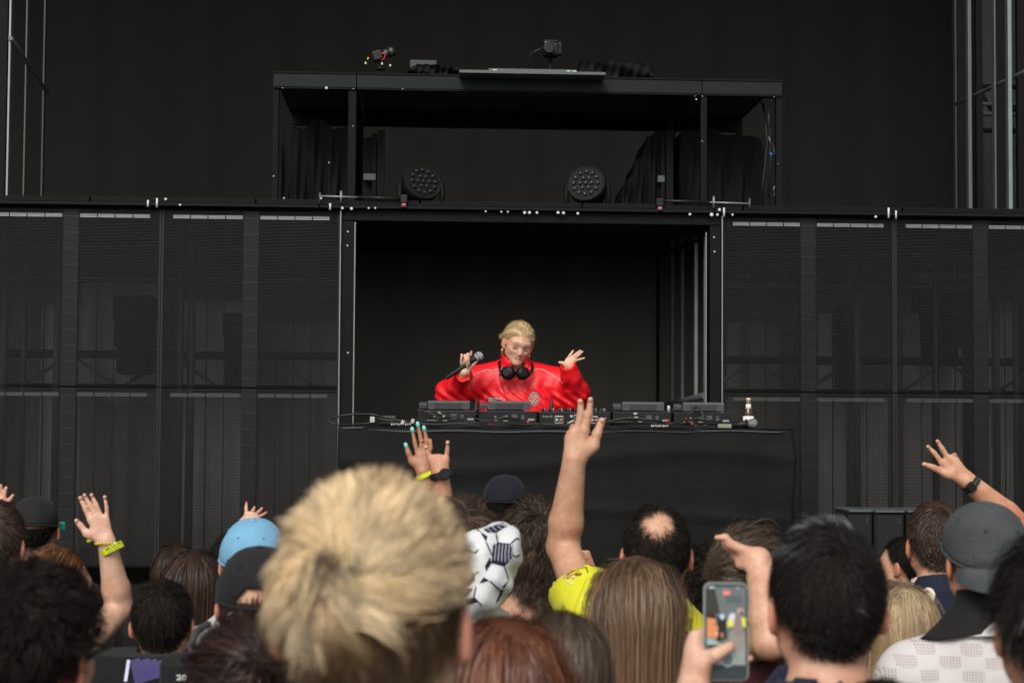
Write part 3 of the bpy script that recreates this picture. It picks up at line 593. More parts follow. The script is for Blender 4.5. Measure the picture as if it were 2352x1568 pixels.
# mixer
a = SX(1237, YQ, 955); b = SX(1404, YQ, 955); w = (b - a) / 2; mx = empty('mixer', RSTAGE @ Vector(((a + b) / 2, YQ - .005, TZB)), SA); tag(mx, 'black mixer with rows of knobs and white back panel print between the decks', 'DJ mixer'); f = .003; top = SZ(1317, 945, YQ) - TZB
MB().box(-w + .003, w - .003, 0, .40, f, top, .004).build('body', black_pl, mx)
for sx in (-1, 1):
    for y in (.05, .35): MB().lathe([(.016, 0), (.016, f + .001)], 10, Matrix.Translation((sx * (w - .04), y, 0))).build('foot', rubber, mx)
kn = MB().lathe([(.009, 0), (.008, .016), (.006, .018)], 12).mesh('knob'); kw = MB().box(-.001, .001, -.0095, -.006, .002, .0185).mesh('pointer')
for r in range(4):
    for c in range(8):
        o = link('knob', kn, grey_pl if (r + c) % 3 else black_pl, mx, (-w * .82 + c * w * .235, .035 + .05 * r, top)); link('pointer', kw, wht, o)
def mplate(x0, x1, z0, z1_, mm, nm='print', d=.002): return MB().box(x0, x1, -d - .0005, -.0005, z0, z1_).build(nm, mm, mx)
zc = (f + top) / 2
for x0, x1 in ((-.105, -.062), (.082, .118)):
    mplate(x0, x1, f + .036, f + .042, wht); mplate(x0, x0 + .0015, f + .008, f + .036, wht); mplate(x1 - .0015, x1, f + .008, f + .036, wht); mplate(x0, x1, f + .004, f + .0075, wht)
    for k, mm in ((-1, wht), (1, mat('socket_orange', (.5, .2, .1), .5))):
        cx = (x0 + x1) / 2 + k * .010; MB().lathe([(.008, 0), (.008, .004), (.004, .0042), (.004, .008)], 14, Matrix.Translation((cx, -.001, f + .020)) @ Matrix.Rotation(PI / 2, 4, 'X')).build('socket', mm, mx)
mplate(-.005, .075, f + .044, f + .049, wht); mplate(-.006, -.0045, f + .006, f + .049, wht); mplate(.02, .036, f + .020, f + .028, redp); mplate(-.04, -.022, f + .003, f + .009, wht); mplate(.125, .165, f + .030, f + .033, wht); 
for x in (-.02, .15): MB().lathe([(.007, 0), (.007, .006)], 12, Matrix.Translation((x, -.001, f + .04 if x < 0 else f + .02)) @ Matrix.Rotation(PI / 2, 4, 'X')).build('socket', wht, mx)
lt = link('lettering', text_mesh('Pioneer DJ', .012, .0003, shear=.15), wht, mx); lt.matrix_local = Matrix.Translation((-w + .045, -.0015, f + .038)) @ Matrix.Rotation(PI / 2, 4, 'X')
# cables on the table
def tpt(u, v, y, dz=0): x, z = ST(u, v, y); return RSTAGE @ Vector((x, y, max(z, TZ + .004) + dz))
def spline(pts, n=8):
    out = []; p = [Vector(q) for q in pts]; p = [p[0] * 2 - p[1]] + p + [p[-1] * 2 - p[-2]]
    for i in range(1, len(p) - 2):
        for k in range(n):
            t = k / n; out.append(.5 * ((2 * p[i]) + (p[i + 1] - p[i - 1]) * t + (2 * p[i - 1] - 5 * p[i] + 4 * p[i + 1] - p[i + 2]) * t * t + (3 * p[i] - p[i - 1] - 3 * p[i + 1] + p[i + 2]) * t ** 3))
    return out + [p[-2]]
cables = [([(945, 966), (900, 966), (860, 952), (800, 952), (757, 962), (775, 974), (840, 972), (900, 963), (940, 971)], .005, 'black cable looping off the left end of the table'),
          ([(850, 956), (905, 968), (960, 972), (1010, 974), (1100, 970), (1200, 974), (1240, 972)], .005, 'black cable lying along the front of the left decks'),
          ([(958, 940), (990, 948), (1010, 962), (1030, 956), (1055, 958), (1072, 964)], .004, 'thin black cable with silver plug at the first deck'),
          ([(1108, 945), (1090, 958), (1120, 966), (1160, 958), (1195, 964)], .004, 'black cable curled between the two left decks'),
          ([(1395, 968), (1440, 960), (1500, 964), (1530, 971), (1560, 968), (1590, 945), (1600, 934), (1612, 945), (1616, 966)], .005, 'black cable arching over the last deck'),
          ([(1240, 973), (1330, 976), (1400, 970), (1450, 968)], .005, 'black cable in front of the mixer'),
          ([(1500, 972), (1560, 974), (1600, 960), (1640, 966), (1660, 974)], .004, 'black cable below the last deck')]
for pts, r, lb in cables:
    o = MB().tube(spline([tpt(u, v, YQ - .03 - .02 * ((k + len(pts)) % 3)) for k, (u, v) in enumerate(pts)]), r, 6).build('cable', rubber, base=True); tag(o, lb, 'cable')
for u, v, mm, ln, an, lb in ((1011, 949, edge_metal, .03, -.5, 'silver cable plug above the first deck'), (1335, 957, wht, .03, .6, 'white jack plug leaning by the mixer'), (1313, 968, wht, .028, .5, 'lower white jack plug by the mixer'), (1460, 950, wht, .022, .1, 'upper white plug at the third deck'), (1461, 959, wht, .022, .15, 'lower white plug at the third deck'), (1436, 961, redp, .02, 0, 'red plug at the left of the third deck'), (1575, 962, redp, .018, .2, 'red plug at the last deck'), (1532, 967, redp, .024, .4, 'coiled red cable end right of the third deck'), (1213, 969, redp, .016, 0, 'small red plug under the second deck'), (1590, 973, redp, .014, .3, 'low red plug under the last deck')):
    p = tpt(u, v, YQ - .035); d = Vector((math.cos(an), 0, math.sin(an))) * ln / 2
    o = MB().tube([p - d, p + d * .3, p + d], [.006, .006, .003], 8).build('plug', mm); tag(o, lb, 'plug')
for i, (u0, u1, v, lb) in enumerate(((897, 945, 968, 'white lettered tape label at the left end of the table'), (1496, 1537, 977, 'white lettered tape label below the third deck'))):
    a = SX(u0, YT + .01, v); b = SX(u1, YT + .01, v); x, z = (a + b) / 2, TZ + .012
    t = empty('tape_label', RSTAGE @ Vector((x, YT + .03, TZ)), SA); tag(t, lb, 'label')
    MB().box(-(b - a) / 2, (b - a) / 2, 0, .03, .001, .017, .002).build('block', black_pl, t)
    for k in range(9):
        q = -(b - a) / 2 + (b - a) * (k + .5) / 9; MB().box(q - .0035, q + .0035, -.0015, -.0003, .004 + .002 * (k % 3), .015 - .002 * (k % 2)).build('print', wht, t)
for u, v, lb in ((925, 969, 'left'), (968 - 20, 966, 'right')):
    p = tpt(u - 0, v, YT + .02); o = MB().box(-.008, .008, -.002, .002, -.012, .01, .001, Matrix.Translation(p) @ Matrix.Rotation(.3, 4, 'Y')).build('tape_scrap', wht); tag(o, 'small white tape scrap at the %s of the tape label' % lb, 'tape')
o = MB().box(-.012, .012, 0, .02, 0, .03, .002, Matrix.Translation(tpt(855, 970, YT + .05))).build('plug_box', wht); tag(o, 'small white box among the cables on the table end', 'box')
o = MB().lathe([(.007, 0), (.008, .03), (.005, .034)], 12, Matrix.Translation(RSTAGE @ Vector((SX(1536, YQ + .1, 940), YQ + .1, SZ(1536, 946, YQ + .1))))).build('usb_stick', white_pl); tag(o, 'white stick standing between the two right decks', 'stick')
o = MB().box(-.035, .035, 0, .05, 0, .022, .003, Matrix.Translation(RSTAGE @ Vector((SX(1665, YT + .06, 972), YT + .06, TZ)))).build('tape_roll', mat('kraft', (.24, .22, .16), .7)); tag(o, 'beige block of tape beside the last deck', 'tape')
o = MB().box(-.05, .05, 0, .12, 0, .055, .01, Matrix.Translation(RSTAGE @ Vector((SX(890, YQ + .1, 965), YQ + .1, TZ)))).build('cable_box', black_pl); tag(o, 'small black box behind the cables at the left table end', 'box')
for u, vt, vb, lb in ((1094, 902, 944, 'left'), (1267, 906, 944, 'right')):
    y = YQ + .3; x, z0 = ST(u, vb, y); zt = SZ(u, vt, y); t = empty('laptop_stand', RSTAGE @ Vector((x, y, z0 - .012)), SA); tag(t, 'thin black spike of a folded stand, %s of the jacket badge' % lb, 'stand')
    m = MB(); h = zt - z0; m.lathe([(.022, 0), (.018, .02), (.009, h * .5), (.002, h)], 12, Matrix.Scale(.6, 4, (0, 1, 0))); m.build('arm', black_pl, t); MB().box(-.03, .03, -.03, .03, -.006, 0, .002).build('base', black_pl, t)
# beer bottle and the microphone lying before it
bt = empty('beer_bottle', RSTAGE @ Vector((SX(1719, YT + .1, 984), YT + .1, TZ)), SA); tag(bt, 'beer bottle with gold foil neck and white label on the table end', 'bottle'); bh = SZ(1719, 914, YT + .1) - TZ; k = bh / .165
glass = mat('bottle_glass', (.10, .055, .02), .08, spec=.6, trans=.55)
MB().lathe([(r * k, z * k) for r, z in ((.026, 0), (.029, .004), (.029, .075), (.027, .09), (.016, .108), (.0135, .12), (.012, .155), (.0135, .157), (.0135, .163), (.010, .165))], 28).build('glass', glass, bt)
MB().lathe([(r * k, z * k) for r, z in ((.0296, .018), (.0296, .066))], 28).build('label', mat('label_paper', (.80, .79, .75), .5), bt)
MB().lathe([(r * k, z * k) for r, z in ((.0170, .1075), (.0146, .120), (.0136, .132))], 28).build('neck_label', mat('label_paper', (.72, .71, .66), .5), bt)
MB().lathe([(r * k, z * k) for r, z in ((.0135, .1325), (.0126, .154), (.0140, .156), (.0140, .164), (.0105, .166))], 24).build('foil', mat('pale_foil', (.72, .62, .38), .35, .4), bt)
MB().lathe([(r * k, z * k) for r, z in ((.0176, .1045), (.0172, .1072))], 24).build('neck_ring', mat('foil_orange', (.5, .22, .08), .4), bt)
me = text_mesh('Modelo', .017 * k, .0003, bold=.0004)
for v in me.vertices:
    an = v.co.x / (.0299 * k); z = v.co.y + .046 * k; rr = .0299 * k + v.co.z; v.co = (rr * math.sin(an), -rr * math.cos(an), z)
link('lettering', me, mat('label_ink', (.04, .04, .05), .6), bt)
micb = mat('mic_grille', (.30, .31, .33), .42, .6, bump=1.0, bscale=900)
mk = empty('microphone', RSTAGE @ Vector((SX(1719, YT + .03, 975), YT + .03, TZ)), SA); tag(mk, 'microphone lying on the table in front of the beer bottle', 'microphone')
M = Matrix.Translation((0, 0, .024)) @ Matrix.Rotation(math.radians(-78), 4, 'Y') @ Matrix.Rotation(.35, 4, 'X')
MB().lathe([(.010, -.0), (.0245, .012), (.0255, .026), (.021, .042), (.010, .05)], 24, Matrix.Translation((.022, -.012, .026)) @ Matrix.Rotation(math.radians(-80), 4, 'Y') @ Matrix.Translation((0, 0, -.022))).build('grille', micb, mk)
MB().tube([(.0, .0, .024), (-.05, .03, .018), (-.17, .10, .013)], [.019, .016, .011], 14).build('handle', black_pl, mk)
# ================================================================== people: bodies
HC = Vector((0, -.006, 1.640))       # skull centre of a 1.75 m person facing +Y
def head_prims(fem=False):
    q = .93 if fem else 1.0; p = []
    p += [('e', (0, -.015, .01), (.0745, .093, .097), None, .01, 'add'), ('e', (0, .030, -.025), (.062 * q, .062, .085), None, .03, 'add')]
    for s in (-1, 1):
        p += [('e', (s * .038, .050, -.038), (.020, .020, .018), None, .035, 'add'),
              ('c', (s * .051 * q, .012, -.068), (s * .012, .069, -.104), .021 * q, .016, .025, 'add'),
              ('c', (s * .010, .083, .008), (s * .042, .070, .009), .006, .006, .025, 'add')]
    p += [('e', (0, .074, -.107), (.016, .014, .013), None, .02, 'add'), ('e', (0, .066, -.075), (.026, .022, .024), None, .02, 'add')]
    for s in (-1, 1): p += [('e', (s * .0315, .096, -.017), (.015, .014, .010), None, .018, 'sub')]
    for s in (-1, 1): p += [('e', (s * .0315, .0640, -.0185), (.0165, .0165, .0125), None, .006, 'add')]
    p += [('c', (0, .078, -.010), (0, .0985, -.047), .0068, .0090, .014, 'add')] + [('e', (s * .0105, .087, -.051), (.0065, .009, .006), None, .008, 'add') for s in (-1, 1)]
    for s in (-1, 1):
        p += [('c', (0, .0875, -.0715), (s * .024, .077, -.0745), .0052, .003, .004, 'add'), ('c', (0, .0875, -.0800), (s * .022, .077, -.0770), .0062, .003, .004, 'add')]
    p += [('c', (-.022, .0905, -.0760), (.022, .0905, -.0760), .0016, .0016, .003, 'sub')]
    for s in (-1, 1):
        a = math.radians(28) * s; R = Matrix.Rotation(a, 3, 'Z') @ Matrix.Rotation(math.radians(-10), 3, 'X'); R = tuple(tuple(r) for r in R)
        p += [('e', (s * .0835, -.012, -.022), (.0075, .021 * q, .034 * q), R, .006, 'add'), ('e', (s * .0945, .000, -.019), (.0075, .011, .020), R, .006, 'sub'), ('e', (s * .077, -.002, -.050), (.006, .009, .010), None, .006, 'add')]
    return p
def arm_prims(sh, el, wr, r=(.046, .040, .036, .026), k=.012):
    el = Vector(el); wr = Vector(wr); m = el.lerp(wr, .28)
    return [('c', tuple(sh), tuple(el), r[0], r[1], .03, 'add'), ('c', tuple(el), tuple(m), r[1], r[2] + .004, k, 'add'), ('c', tuple(m), tuple(wr), r[2] + .004, r[3], k, 'add')]
def hand_prims(wr, fingers, thumb, sc=1.0, palm=.0125, fr=(.0095, .0085, .0072), hollow=None):
    """fingers: four lists [knuckle, middle joint, (end joint), tip]; thumb: [base joint, joint, tip]; wrist point wr"""
    wr = Vector(wr); out = []
    cen = sum((Vector(f[0]) for f in fingers), Vector()) / len(fingers)
    for i, f in enumerate(fingers):
        kn = Vector(f[0]); a = wr + (kn - cen) * .42
        out.append(('c', tuple(a), tuple(kn), palm * sc * 1.05, palm * sc * .92, .014 * sc, 'add'))
    q = [Vector(x) for x in thumb]
    out.append(('c', tuple(wr.lerp(q[0], .30)), tuple(q[0]), .0155 * sc, .0135 * sc, .018 * sc, 'add'))
    out.append(('c', tuple(cen.lerp(wr, .45)), tuple(q[0].lerp(wr, .15)), .012 * sc, .012 * sc, .016 * sc, 'add'))
    for i, f in enumerate(fingers):
        pt = [Vector(x) for x in f]; n = len(pt) - 1; fs = (1, 1.03, .98, .85)[i] * sc
        for j in range(n):
            r0 = fr[min(j, 2)] * fs; r1 = (fr[min(j + 1, 2)] if j < n - 1 else fr[2] * .93) * fs
            out.append(('c', tuple(pt[j]), tuple(pt[j + 1]), r0, r1, .0045 * sc, 'add'))
    for a, b, r0, r1 in zip(q, q[1:], (.0125, .0105), (.0108, .0088)): out.append(('c', tuple(a), tuple(b), r0 * sc, r1 * sc, .006 * sc, 'add'))
    return out
def down_arm(s):
    w = Vector((s * .262, .06, .86)); f = [[w + Vector((s * .010, .030 - .020 * i, -.095 + .004 * abs(i - 1))), w + Vector((s * .006, .036 - .022 * i, -.138 + .006 * abs(i - 1))), w + Vector((-s * .006, .036 - .021 * i, -.178 + .010 * abs(i - 1)))] for i in range(4)]
    th = [w + Vector((-s * .004, .040, -.045)), w + Vector((-s * .012, .058, -.075)), w + Vector((-s * .014, .062, -.105))]
    return arm_prims((s * .178, -.012, 1.362), (s * .228, -.03, 1.13), w) + hand_prims(w, f, th)
def torso_prims(fem=False):
    q = .9 if fem else 1.0; p = []
    p += [('c', (0, -.034, 1.40), (0, -.020, 1.565), .062 * q, .056 * q, .03, 'add')]
    for s in (-1, 1):
        p += [('c', (s * .022, -.038, 1.490), (s * .150 * q, -.022, 1.392), .033, .034, .05, 'add'), ('e', (s * .173 * q, -.014, 1.362), (.051, .053, .055), None, .05, 'add')]
    p += [('e', (0, -.012, 1.30), (.168 * q, .108, .175), None, .05, 'add'), ('e', (0, .0, 1.12), (.142 * q, .098, .16), None, .06, 'add'), ('e', (0, -.008, .96), (.160, .110, .13), None, .06, 'add')]
    if fem: p += [('e', (s * .075, .075, 1.255), (.058, .05, .058), None, .04, 'add') for s in (-1, 1)]
    for s in (-1, 1):
        p += [('c', (s * .088, -.005, .92), (s * .10, .0, .50), .088, .056, .04, 'add'), ('c', (s * .10, .0, .50), (s * .105, -.025, .10), .054, .036, .03, 'add'), ('c', (s * .105, -.045, .045), (s * .125, .12, .032), .040, .032, .03, 'add')]
    return p
def finish(F, name, it=1):
    V, Q = F.surface(); V = relax(V, Q, it) if it else V
    return V, Q
def skin_tint(me, V, lips=True, M=None, joints=(), tips=()):
    """flush of ears and lips, brows: the skin's own colour, in head coordinates"""
    H = V - np.array(HC) if M is None else (np.c_[V, np.ones(len(V))] @ np.array(M.inverted()).T)[:, :3]
    c = np.ones((len(V), 3))
    ear = np.clip((np.abs(H[:, 0]) - .074) / .012, 0, 1) * (np.abs(H[:, 2] + .022) < .05) * (np.abs(H[:, 1] + .01) < .04)
    c *= 1 - ear[:, None] * np.array([.06, .30, .34])
    nose = np.exp(-(((H - [0, .10, -.048]) / [.02, .02, .016]) ** 2).sum(1)); cheek = sum(np.exp(-(((H - [s * .042, .07, -.045]) / [.02, .03, .018]) ** 2).sum(1)) for s in (-1, 1))
    c *= 1 - (nose * .6 + cheek * .5)[:, None] * np.array([.02, .16, .14])
    if lips:
        lp = np.exp(-(((H - [0, .088, -.0762]) / [.027, .018, .0100]) ** 4).sum(1)); c *= 1 - lp[:, None] * np.array([.24, .62, .58])
        seam = np.exp(-(((H - [0, .088, -.0757]) / [.023, .014, .0014]) ** 2).sum(1)); c *= 1 - .55 * seam[:, None]
        for s in (-1, 1):
            br = np.exp(-(((H[:, 2] - .012 + .25 * np.maximum(0, np.abs(H[:, 0]) - .038)) / .0038) ** 2)) * np.clip((s * H[:, 0] - .010) / .006, 0, 1) * np.clip((.054 - s * H[:, 0]) / .010, 0, 1) * (H[:, 1] > .03)
            c *= 1 - br[:, None] * np.array([.62, .68, .72])
            la = np.exp(-(((H[:, 2] + .0255 + 8 * (s * H[:, 0] - .0315) ** 2 * -1) / .0042) ** 2)) * (np.abs(s * H[:, 0] - .0315) < .0165) * (H[:, 1] > .05)
            c *= 1 - la[:, None] * np.array([.86, .88, .90])
            lid = np.exp(-(((H - [s * .0315, .082, -.014]) / [.016, .02, .007]) ** 2).sum(1)); c *= 1 - lid[:, None] * np.array([.38, .46, .48])  # lids darkened: eye-socket shade painted into the skin colour
    for p in joints: g_ = np.exp(-(((V - np.array(p)) / .0095) ** 2).sum(1)); c *= 1 - g_[:, None] * np.array([.10, .24, .26])
    for p in tips: g_ = np.exp(-(((V - np.array(p)) / .010) ** 2).sum(1)); c *= 1 - g_[:, None] * np.array([.02, .12, .10])
    set_attr(me, 'tint', c)
BODY = {}
def body_axes(extra=()):
    xs = axis(-.36, .36, .012, ((-.105, .105, .005),)); ys = axis(-.21, .26, .012, ((-.12, .12, .0055),)); zs = axis(-.03, 1.79, .024, ((1.40, 1.79, .0056), (.66, .86, .012)))
    return xs, ys, zs
def generic_body(fem):
    if fem in BODY: return BODY[fem]
    F = Field(*body_axes()); F.run(torso_prims(fem)); F.run(xf(head_prims(fem), Matrix.Translation(HC))); F.run(down_arm(-1) + down_arm(1))
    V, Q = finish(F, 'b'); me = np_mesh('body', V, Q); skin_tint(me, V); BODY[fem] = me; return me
def cut_mesh(V, Q, keep):
    k = keep[Q].all(1); Q = Q[k]; u = np.unique(Q); m = np.full(len(V), -1); m[u] = np.arange(len(u)); return V[u], m[Q]
def shirt_mesh(fem=False, neck=1.468, sleeve=.24, hem=.86, grow=.014, arms=None, wr=None, cuts=(), fine=.012, back=0.0, extra=()):
    """tee: body volume grown, cut open at neckline, sleeves and hem"""
    q = .9 if fem else 1.0
    pr = [p for p in torso_prims(fem) if not (p[0] == 'c' and p[2][2] < .52) and p[0] != 'x']
    pr = [p for p in pr if not (p[0] == 'c' and (p[1][2] < .6 or p[2][2] < .6))]
    pr[0] = ('c', (0, -.034, 1.38), (0, -.03, 1.47), .074 * q, .068 * q, .04, 'add')
    for s in (-1, 1):
        if arms and s in arms: continue
        a = Vector((s * .178, -.012, 1.362)); e = Vector((s * .232, -.03, 1.13)); L = (e - a).length; b = a + (e - a) * min(1, sleeve / L)
        pr.append(('c', tuple(a), tuple(b), .056, .055, .04, 'add'))
        if sleeve > L: pr.append(('c', tuple(e), (s * .262, .055, .87), .052, .042, .03, 'add'))
    if arms:
        for s, (a, b, r0, r1) in arms.items(): pr.append(('c', tuple(a), tuple(b), r0, r1, .05, 'add'))
    lo = [-.36, -.22, hem - .05]; hi = [.36, .24, 1.56]
    if arms:
        for a, b, r0, r1 in arms.values():
            for i in range(3): lo[i] = min(lo[i], b[i] - .12, a[i] - .12); hi[i] = max(hi[i], b[i] + .12, a[i] + .12)
    F = Field(axis(lo[0], hi[0], fine), axis(lo[1], hi[1], fine), axis(lo[2], hi[2], fine * 1.3, ((1.2, 1.6, fine * .9),)))
    F.run(pr + list(extra), grow)
    x, y, z = F.pts((slice(None),) * 3)
    F.D = F.D + (.003 * np.sin(x * 31 + z * 17 + 1.3) * np.sin(z * 29 + y * 20) + .0012 * np.sin(x * 70 - z * 45) * np.sin(y * 40 + z * 60)).astype(np.float32)
    pl = [('p', (0, 0, hem), (0, 0, -1), 1e-4, 'cut')]
    if arms:
        for s, (a, b, r0, r1) in arms.items():
            d = (Vector(b) - Vector(a)).normalized(); R3 = ('c', tuple(Vector(b) + d * .004), tuple(Vector(b) + d * .35), r1 + .06, r1 + .06)
            pl.append(R3 + (.002, 'sub'))
    for s in (-1, 1):
        if arms and s in arms: continue
        if sleeve < .27:
            d = (Vector((s * .232, -.03, 1.13)) - Vector((s * .178, -.012, 1.362))).normalized(); b = Vector((s * .178, -.012, 1.362)) + d * sleeve
            pl.append(('c', tuple(b + d * .062 + Vector((s * .006, 0, 0))), tuple(b + d * .3), .062, .062, .003, 'sub'))
    n0 = Vector((0, -.030 + back, neck)); pl.append(('c', tuple(n0), (0, .0, neck + .2), .070 * q, .078 * q, .004, 'sub')); pl.append(('e', (0, .075, neck - .005), (.06 * q, .05, .045), None, .02, 'sub'))
    pl += list(cuts)
    F.run([p for p in pl if p[0] != 'p']); F.run([p for p in pl if p[0] == 'p'])
    V, Q = finish(F, 's', 1); return np_mesh('shirt', V, Q)
TROUS = {}
def trouser_mesh():
    if not TROUS:
        pr = [p for p in torso_prims() if p[0] == 'e' and p[1][2] < 1.0] + [p for p in torso_prims() if p[0] == 'c' and p[1][2] < .95 and p[1][2] > .4]
        F = Field(axis(-.24, .24, .014), axis(-.18, .18, .014), axis(.06, 1.1, .026)); F.run(pr, .012); F.run([('p', (0, 0, .985), (0, 0, 1), 1e-4, 'cut'), ('p', (0, 0, .10), (0, 0, -1), 1e-4, 'cut')])
        V, Q = finish(F, 't', 1); TROUS['t'] = np_mesh('trousers', V, Q)
        F = Field(axis(.03, .19, .009), axis(-.12, .19, .009), axis(-.02, .13, .009)); F.run([('c', (.105, -.045, .045), (.125, .12, .034), .040, .033, .03, 'add'), ('c', (.105, -.03, .12), (.105, -.04, .05), .045, .04, .03, 'add')], .008); F.run([('p', (0, 0, .002), (0, 0, -1), 1e-4, 'cut'), ('p', (0, 0, .105), (0, 0, 1), 1e-4, 'cut')])
        V, Q = finish(F, 'f', 1); TROUS['r'] = np_mesh('shoe', V, Q); V = V.copy(); V[:, 0] *= -1; TROUS['l'] = np_mesh('shoe', V, Q[:, ::-1])
    return TROUS
# ------------------------------------------------------------------ skin, hair and cloth materials
def skin_mat(name, col, rough=.5):
    if name in MATS: return MATS[name]
    m, n, l, b = nodes_of(name); at = n.new('ShaderNodeAttribute'); at.attribute_name = 'tint'
    t = n.new('ShaderNodeTexNoise'); t.inputs['Scale'].default_value = 26; t.inputs['Detail'].default_value = 5; tc = n.new('ShaderNodeTexCoord'); l.new(tc.outputs['Object'], t.inputs['Vector'])
    mx = n.new('ShaderNodeMix'); mx.data_type = 'RGBA'; mx.inputs[6].default_value = (col[0] * .90, col[1] * .76, col[2] * .70, 1); mx.inputs[7].default_value = (min(1, col[0] * 1.08), col[1] * 1.12, col[2] * 1.14, 1)
    tb_ = n.new('ShaderNodeTexNoise'); tb_.inputs['Scale'].default_value = 95; tb_.inputs['Detail'].default_value = 4; l.new(tc.outputs['Object'], tb_.inputs['Vector']); tm = n.new('ShaderNodeMath'); tm.operation = 'MULTIPLY_ADD'; tm.inputs[1].default_value = .5; l.new(tb_.outputs['Fac'], tm.inputs[0]); ts = n.new('ShaderNodeMath'); ts.operation = 'SUBTRACT'; ts.inputs[1].default_value = .25; l.new(t.outputs['Fac'], ts.inputs[0]); l.new(ts.outputs[0], tm.inputs[2]); cr2 = n.new('ShaderNodeMapRange'); cr2.inputs[1].default_value = .32; cr2.inputs[2].default_value = .68; l.new(tm.outputs[0], cr2.inputs[0]); l.new(cr2.outputs[0], mx.inputs[0])
    mu = n.new('ShaderNodeMix'); mu.data_type = 'RGBA'; mu.blend_type = 'MULTIPLY'; mu.inputs[0].default_value = 1; l.new(mx.outputs[2], mu.inputs[6]); l.new(at.outputs['Color'], mu.inputs[7]); l.new(mu.outputs[2], b.inputs['Base Color'])
    b.inputs['Roughness'].default_value = rough; b.inputs['Specular IOR Level'].default_value = .4
    b.inputs['Subsurface Weight'].default_value = .18; b.inputs['Subsurface Radius'].default_value = (.012, .004, .002); b.inputs['Subsurface Scale'].default_value = .6
    t2 = n.new('ShaderNodeTexNoise'); t2.inputs['Scale'].default_value = 330; l.new(tc.outputs['Object'], t2.inputs['Vector']); bp = n.new('ShaderNodeBump'); bp.inputs['Strength'].default_value = .12; bp.inputs['Distance'].default_value = .002; l.new(t2.outputs['Fac'], bp.inputs['Height']); l.new(bp.outputs[0], b.inputs['Normal'])
    return m
SK = {'fair': skin_mat('skin_fair', (.58, .34, .235)), 'pale': skin_mat('skin_pale', (.62, .39, .285)), 'tan': skin_mat('skin_tan', (.52, .30, .195)), 'warm': skin_mat('skin_warm', (.55, .305, .195)), 'brown': skin_mat('skin_brown', (.40, .20, .115))}
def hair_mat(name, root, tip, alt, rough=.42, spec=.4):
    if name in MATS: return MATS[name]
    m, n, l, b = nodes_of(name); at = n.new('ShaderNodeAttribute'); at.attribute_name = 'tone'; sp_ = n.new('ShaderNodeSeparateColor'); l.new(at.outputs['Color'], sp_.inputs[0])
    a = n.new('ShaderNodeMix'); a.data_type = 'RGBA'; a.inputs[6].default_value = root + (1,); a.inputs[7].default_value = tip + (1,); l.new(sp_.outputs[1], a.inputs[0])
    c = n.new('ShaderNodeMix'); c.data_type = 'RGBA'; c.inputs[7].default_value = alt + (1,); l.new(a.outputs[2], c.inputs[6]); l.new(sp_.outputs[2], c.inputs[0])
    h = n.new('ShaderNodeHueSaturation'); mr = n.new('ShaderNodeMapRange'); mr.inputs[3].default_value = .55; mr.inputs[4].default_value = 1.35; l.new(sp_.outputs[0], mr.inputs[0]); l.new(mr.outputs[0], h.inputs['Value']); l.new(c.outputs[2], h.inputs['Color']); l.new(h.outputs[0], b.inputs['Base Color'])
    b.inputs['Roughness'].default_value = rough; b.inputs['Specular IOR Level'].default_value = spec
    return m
def fabric(name, col, rough=.8, bump=.4, bscale=500, noise=.12, nscale=14, sheen=.05, spec=.2):
    if name in MATS: return MATS[name]
    m, n, l, b = nodes_of(name); tc = n.new('ShaderNodeTexCoord')
    t = n.new('ShaderNodeTexNoise'); t.inputs['Scale'].default_value = nscale; t.inputs['Detail'].default_value = 6; l.new(tc.outputs['Object'], t.inputs['Vector'])
    mx = n.new('ShaderNodeMix'); mx.data_type = 'RGBA'; mx.inputs[6].default_value = tuple(x * (1 - noise) for x in col) + (1,); mx.inputs[7].default_value = tuple(min(1, x * (1 + noise)) for x in col) + (1,); l.new(t.outputs['Fac'], mx.inputs[0]); l.new(mx.outputs[2], b.inputs['Base Color'])
    t2 = n.new('ShaderNodeTexNoise'); t2.inputs['Scale'].default_value = bscale; l.new(tc.outputs['Object'], t2.inputs['Vector']); t3 = n.new('ShaderNodeTexNoise'); t3.inputs['Scale'].default_value = 13; t3.inputs['Detail'].default_value = 3; t3.inputs['Distortion'].default_value = 1.5; l.new(tc.outputs['Object'], t3.inputs['Vector'])
    ad = n.new('ShaderNodeMath'); ad.operation = 'MULTIPLY_ADD'; ad.inputs[1].default_value = 4; l.new(t3.outputs['Fac'], ad.inputs[0]); l.new(t2.outputs['Fac'], ad.inputs[2])
    bp = n.new('ShaderNodeBump'); bp.inputs['Strength'].default_value = bump; bp.inputs['Distance'].default_value = .003; l.new(ad.outputs[0], bp.inputs['Height']); l.new(bp.outputs[0], b.inputs['Normal'])
    b.inputs['Roughness'].default_value = rough; b.inputs['Specular IOR Level'].default_value = spec; b.inputs['Sheen Weight'].default_value = sheen
    return m
# ------------------------------------------------------------------ hair
SR = np.array([.0775, .0965, .1005]); SCN = np.array([0, -.021, 1.650])
def fib(n, seed):
    r = np.random.default_rng(seed); i = np.arange(n) + .5; ph = np.arccos(1 - 2 * i / n); th = PI * (1 + 5 ** .5) * i
    d = np.stack([np.cos(th) * np.sin(ph), np.sin(th) * np.sin(ph), np.cos(ph)], 1); d += r.normal(0, .35 / math.sqrt(n), d.shape); return d / np.linalg.norm(d, axis=1)[:, None]
HL_PHI = np.array([0, .55, .95, 1.25, 1.50, 1.72, 2.1, 2.6, PI])
HL_SHORT = np.array([.062, .058, .045, .010, -.010, -.030, -.070, -.083, -.086])
def hairline(d, tab):
    phi = np.abs(np.arctan2(d[:, 0], d[:, 1])); return np.interp(phi, HL_PHI, tab)
def nrm(a): return a / np.maximum(1e-9, np.linalg.norm(a, axis=-1))[..., None]
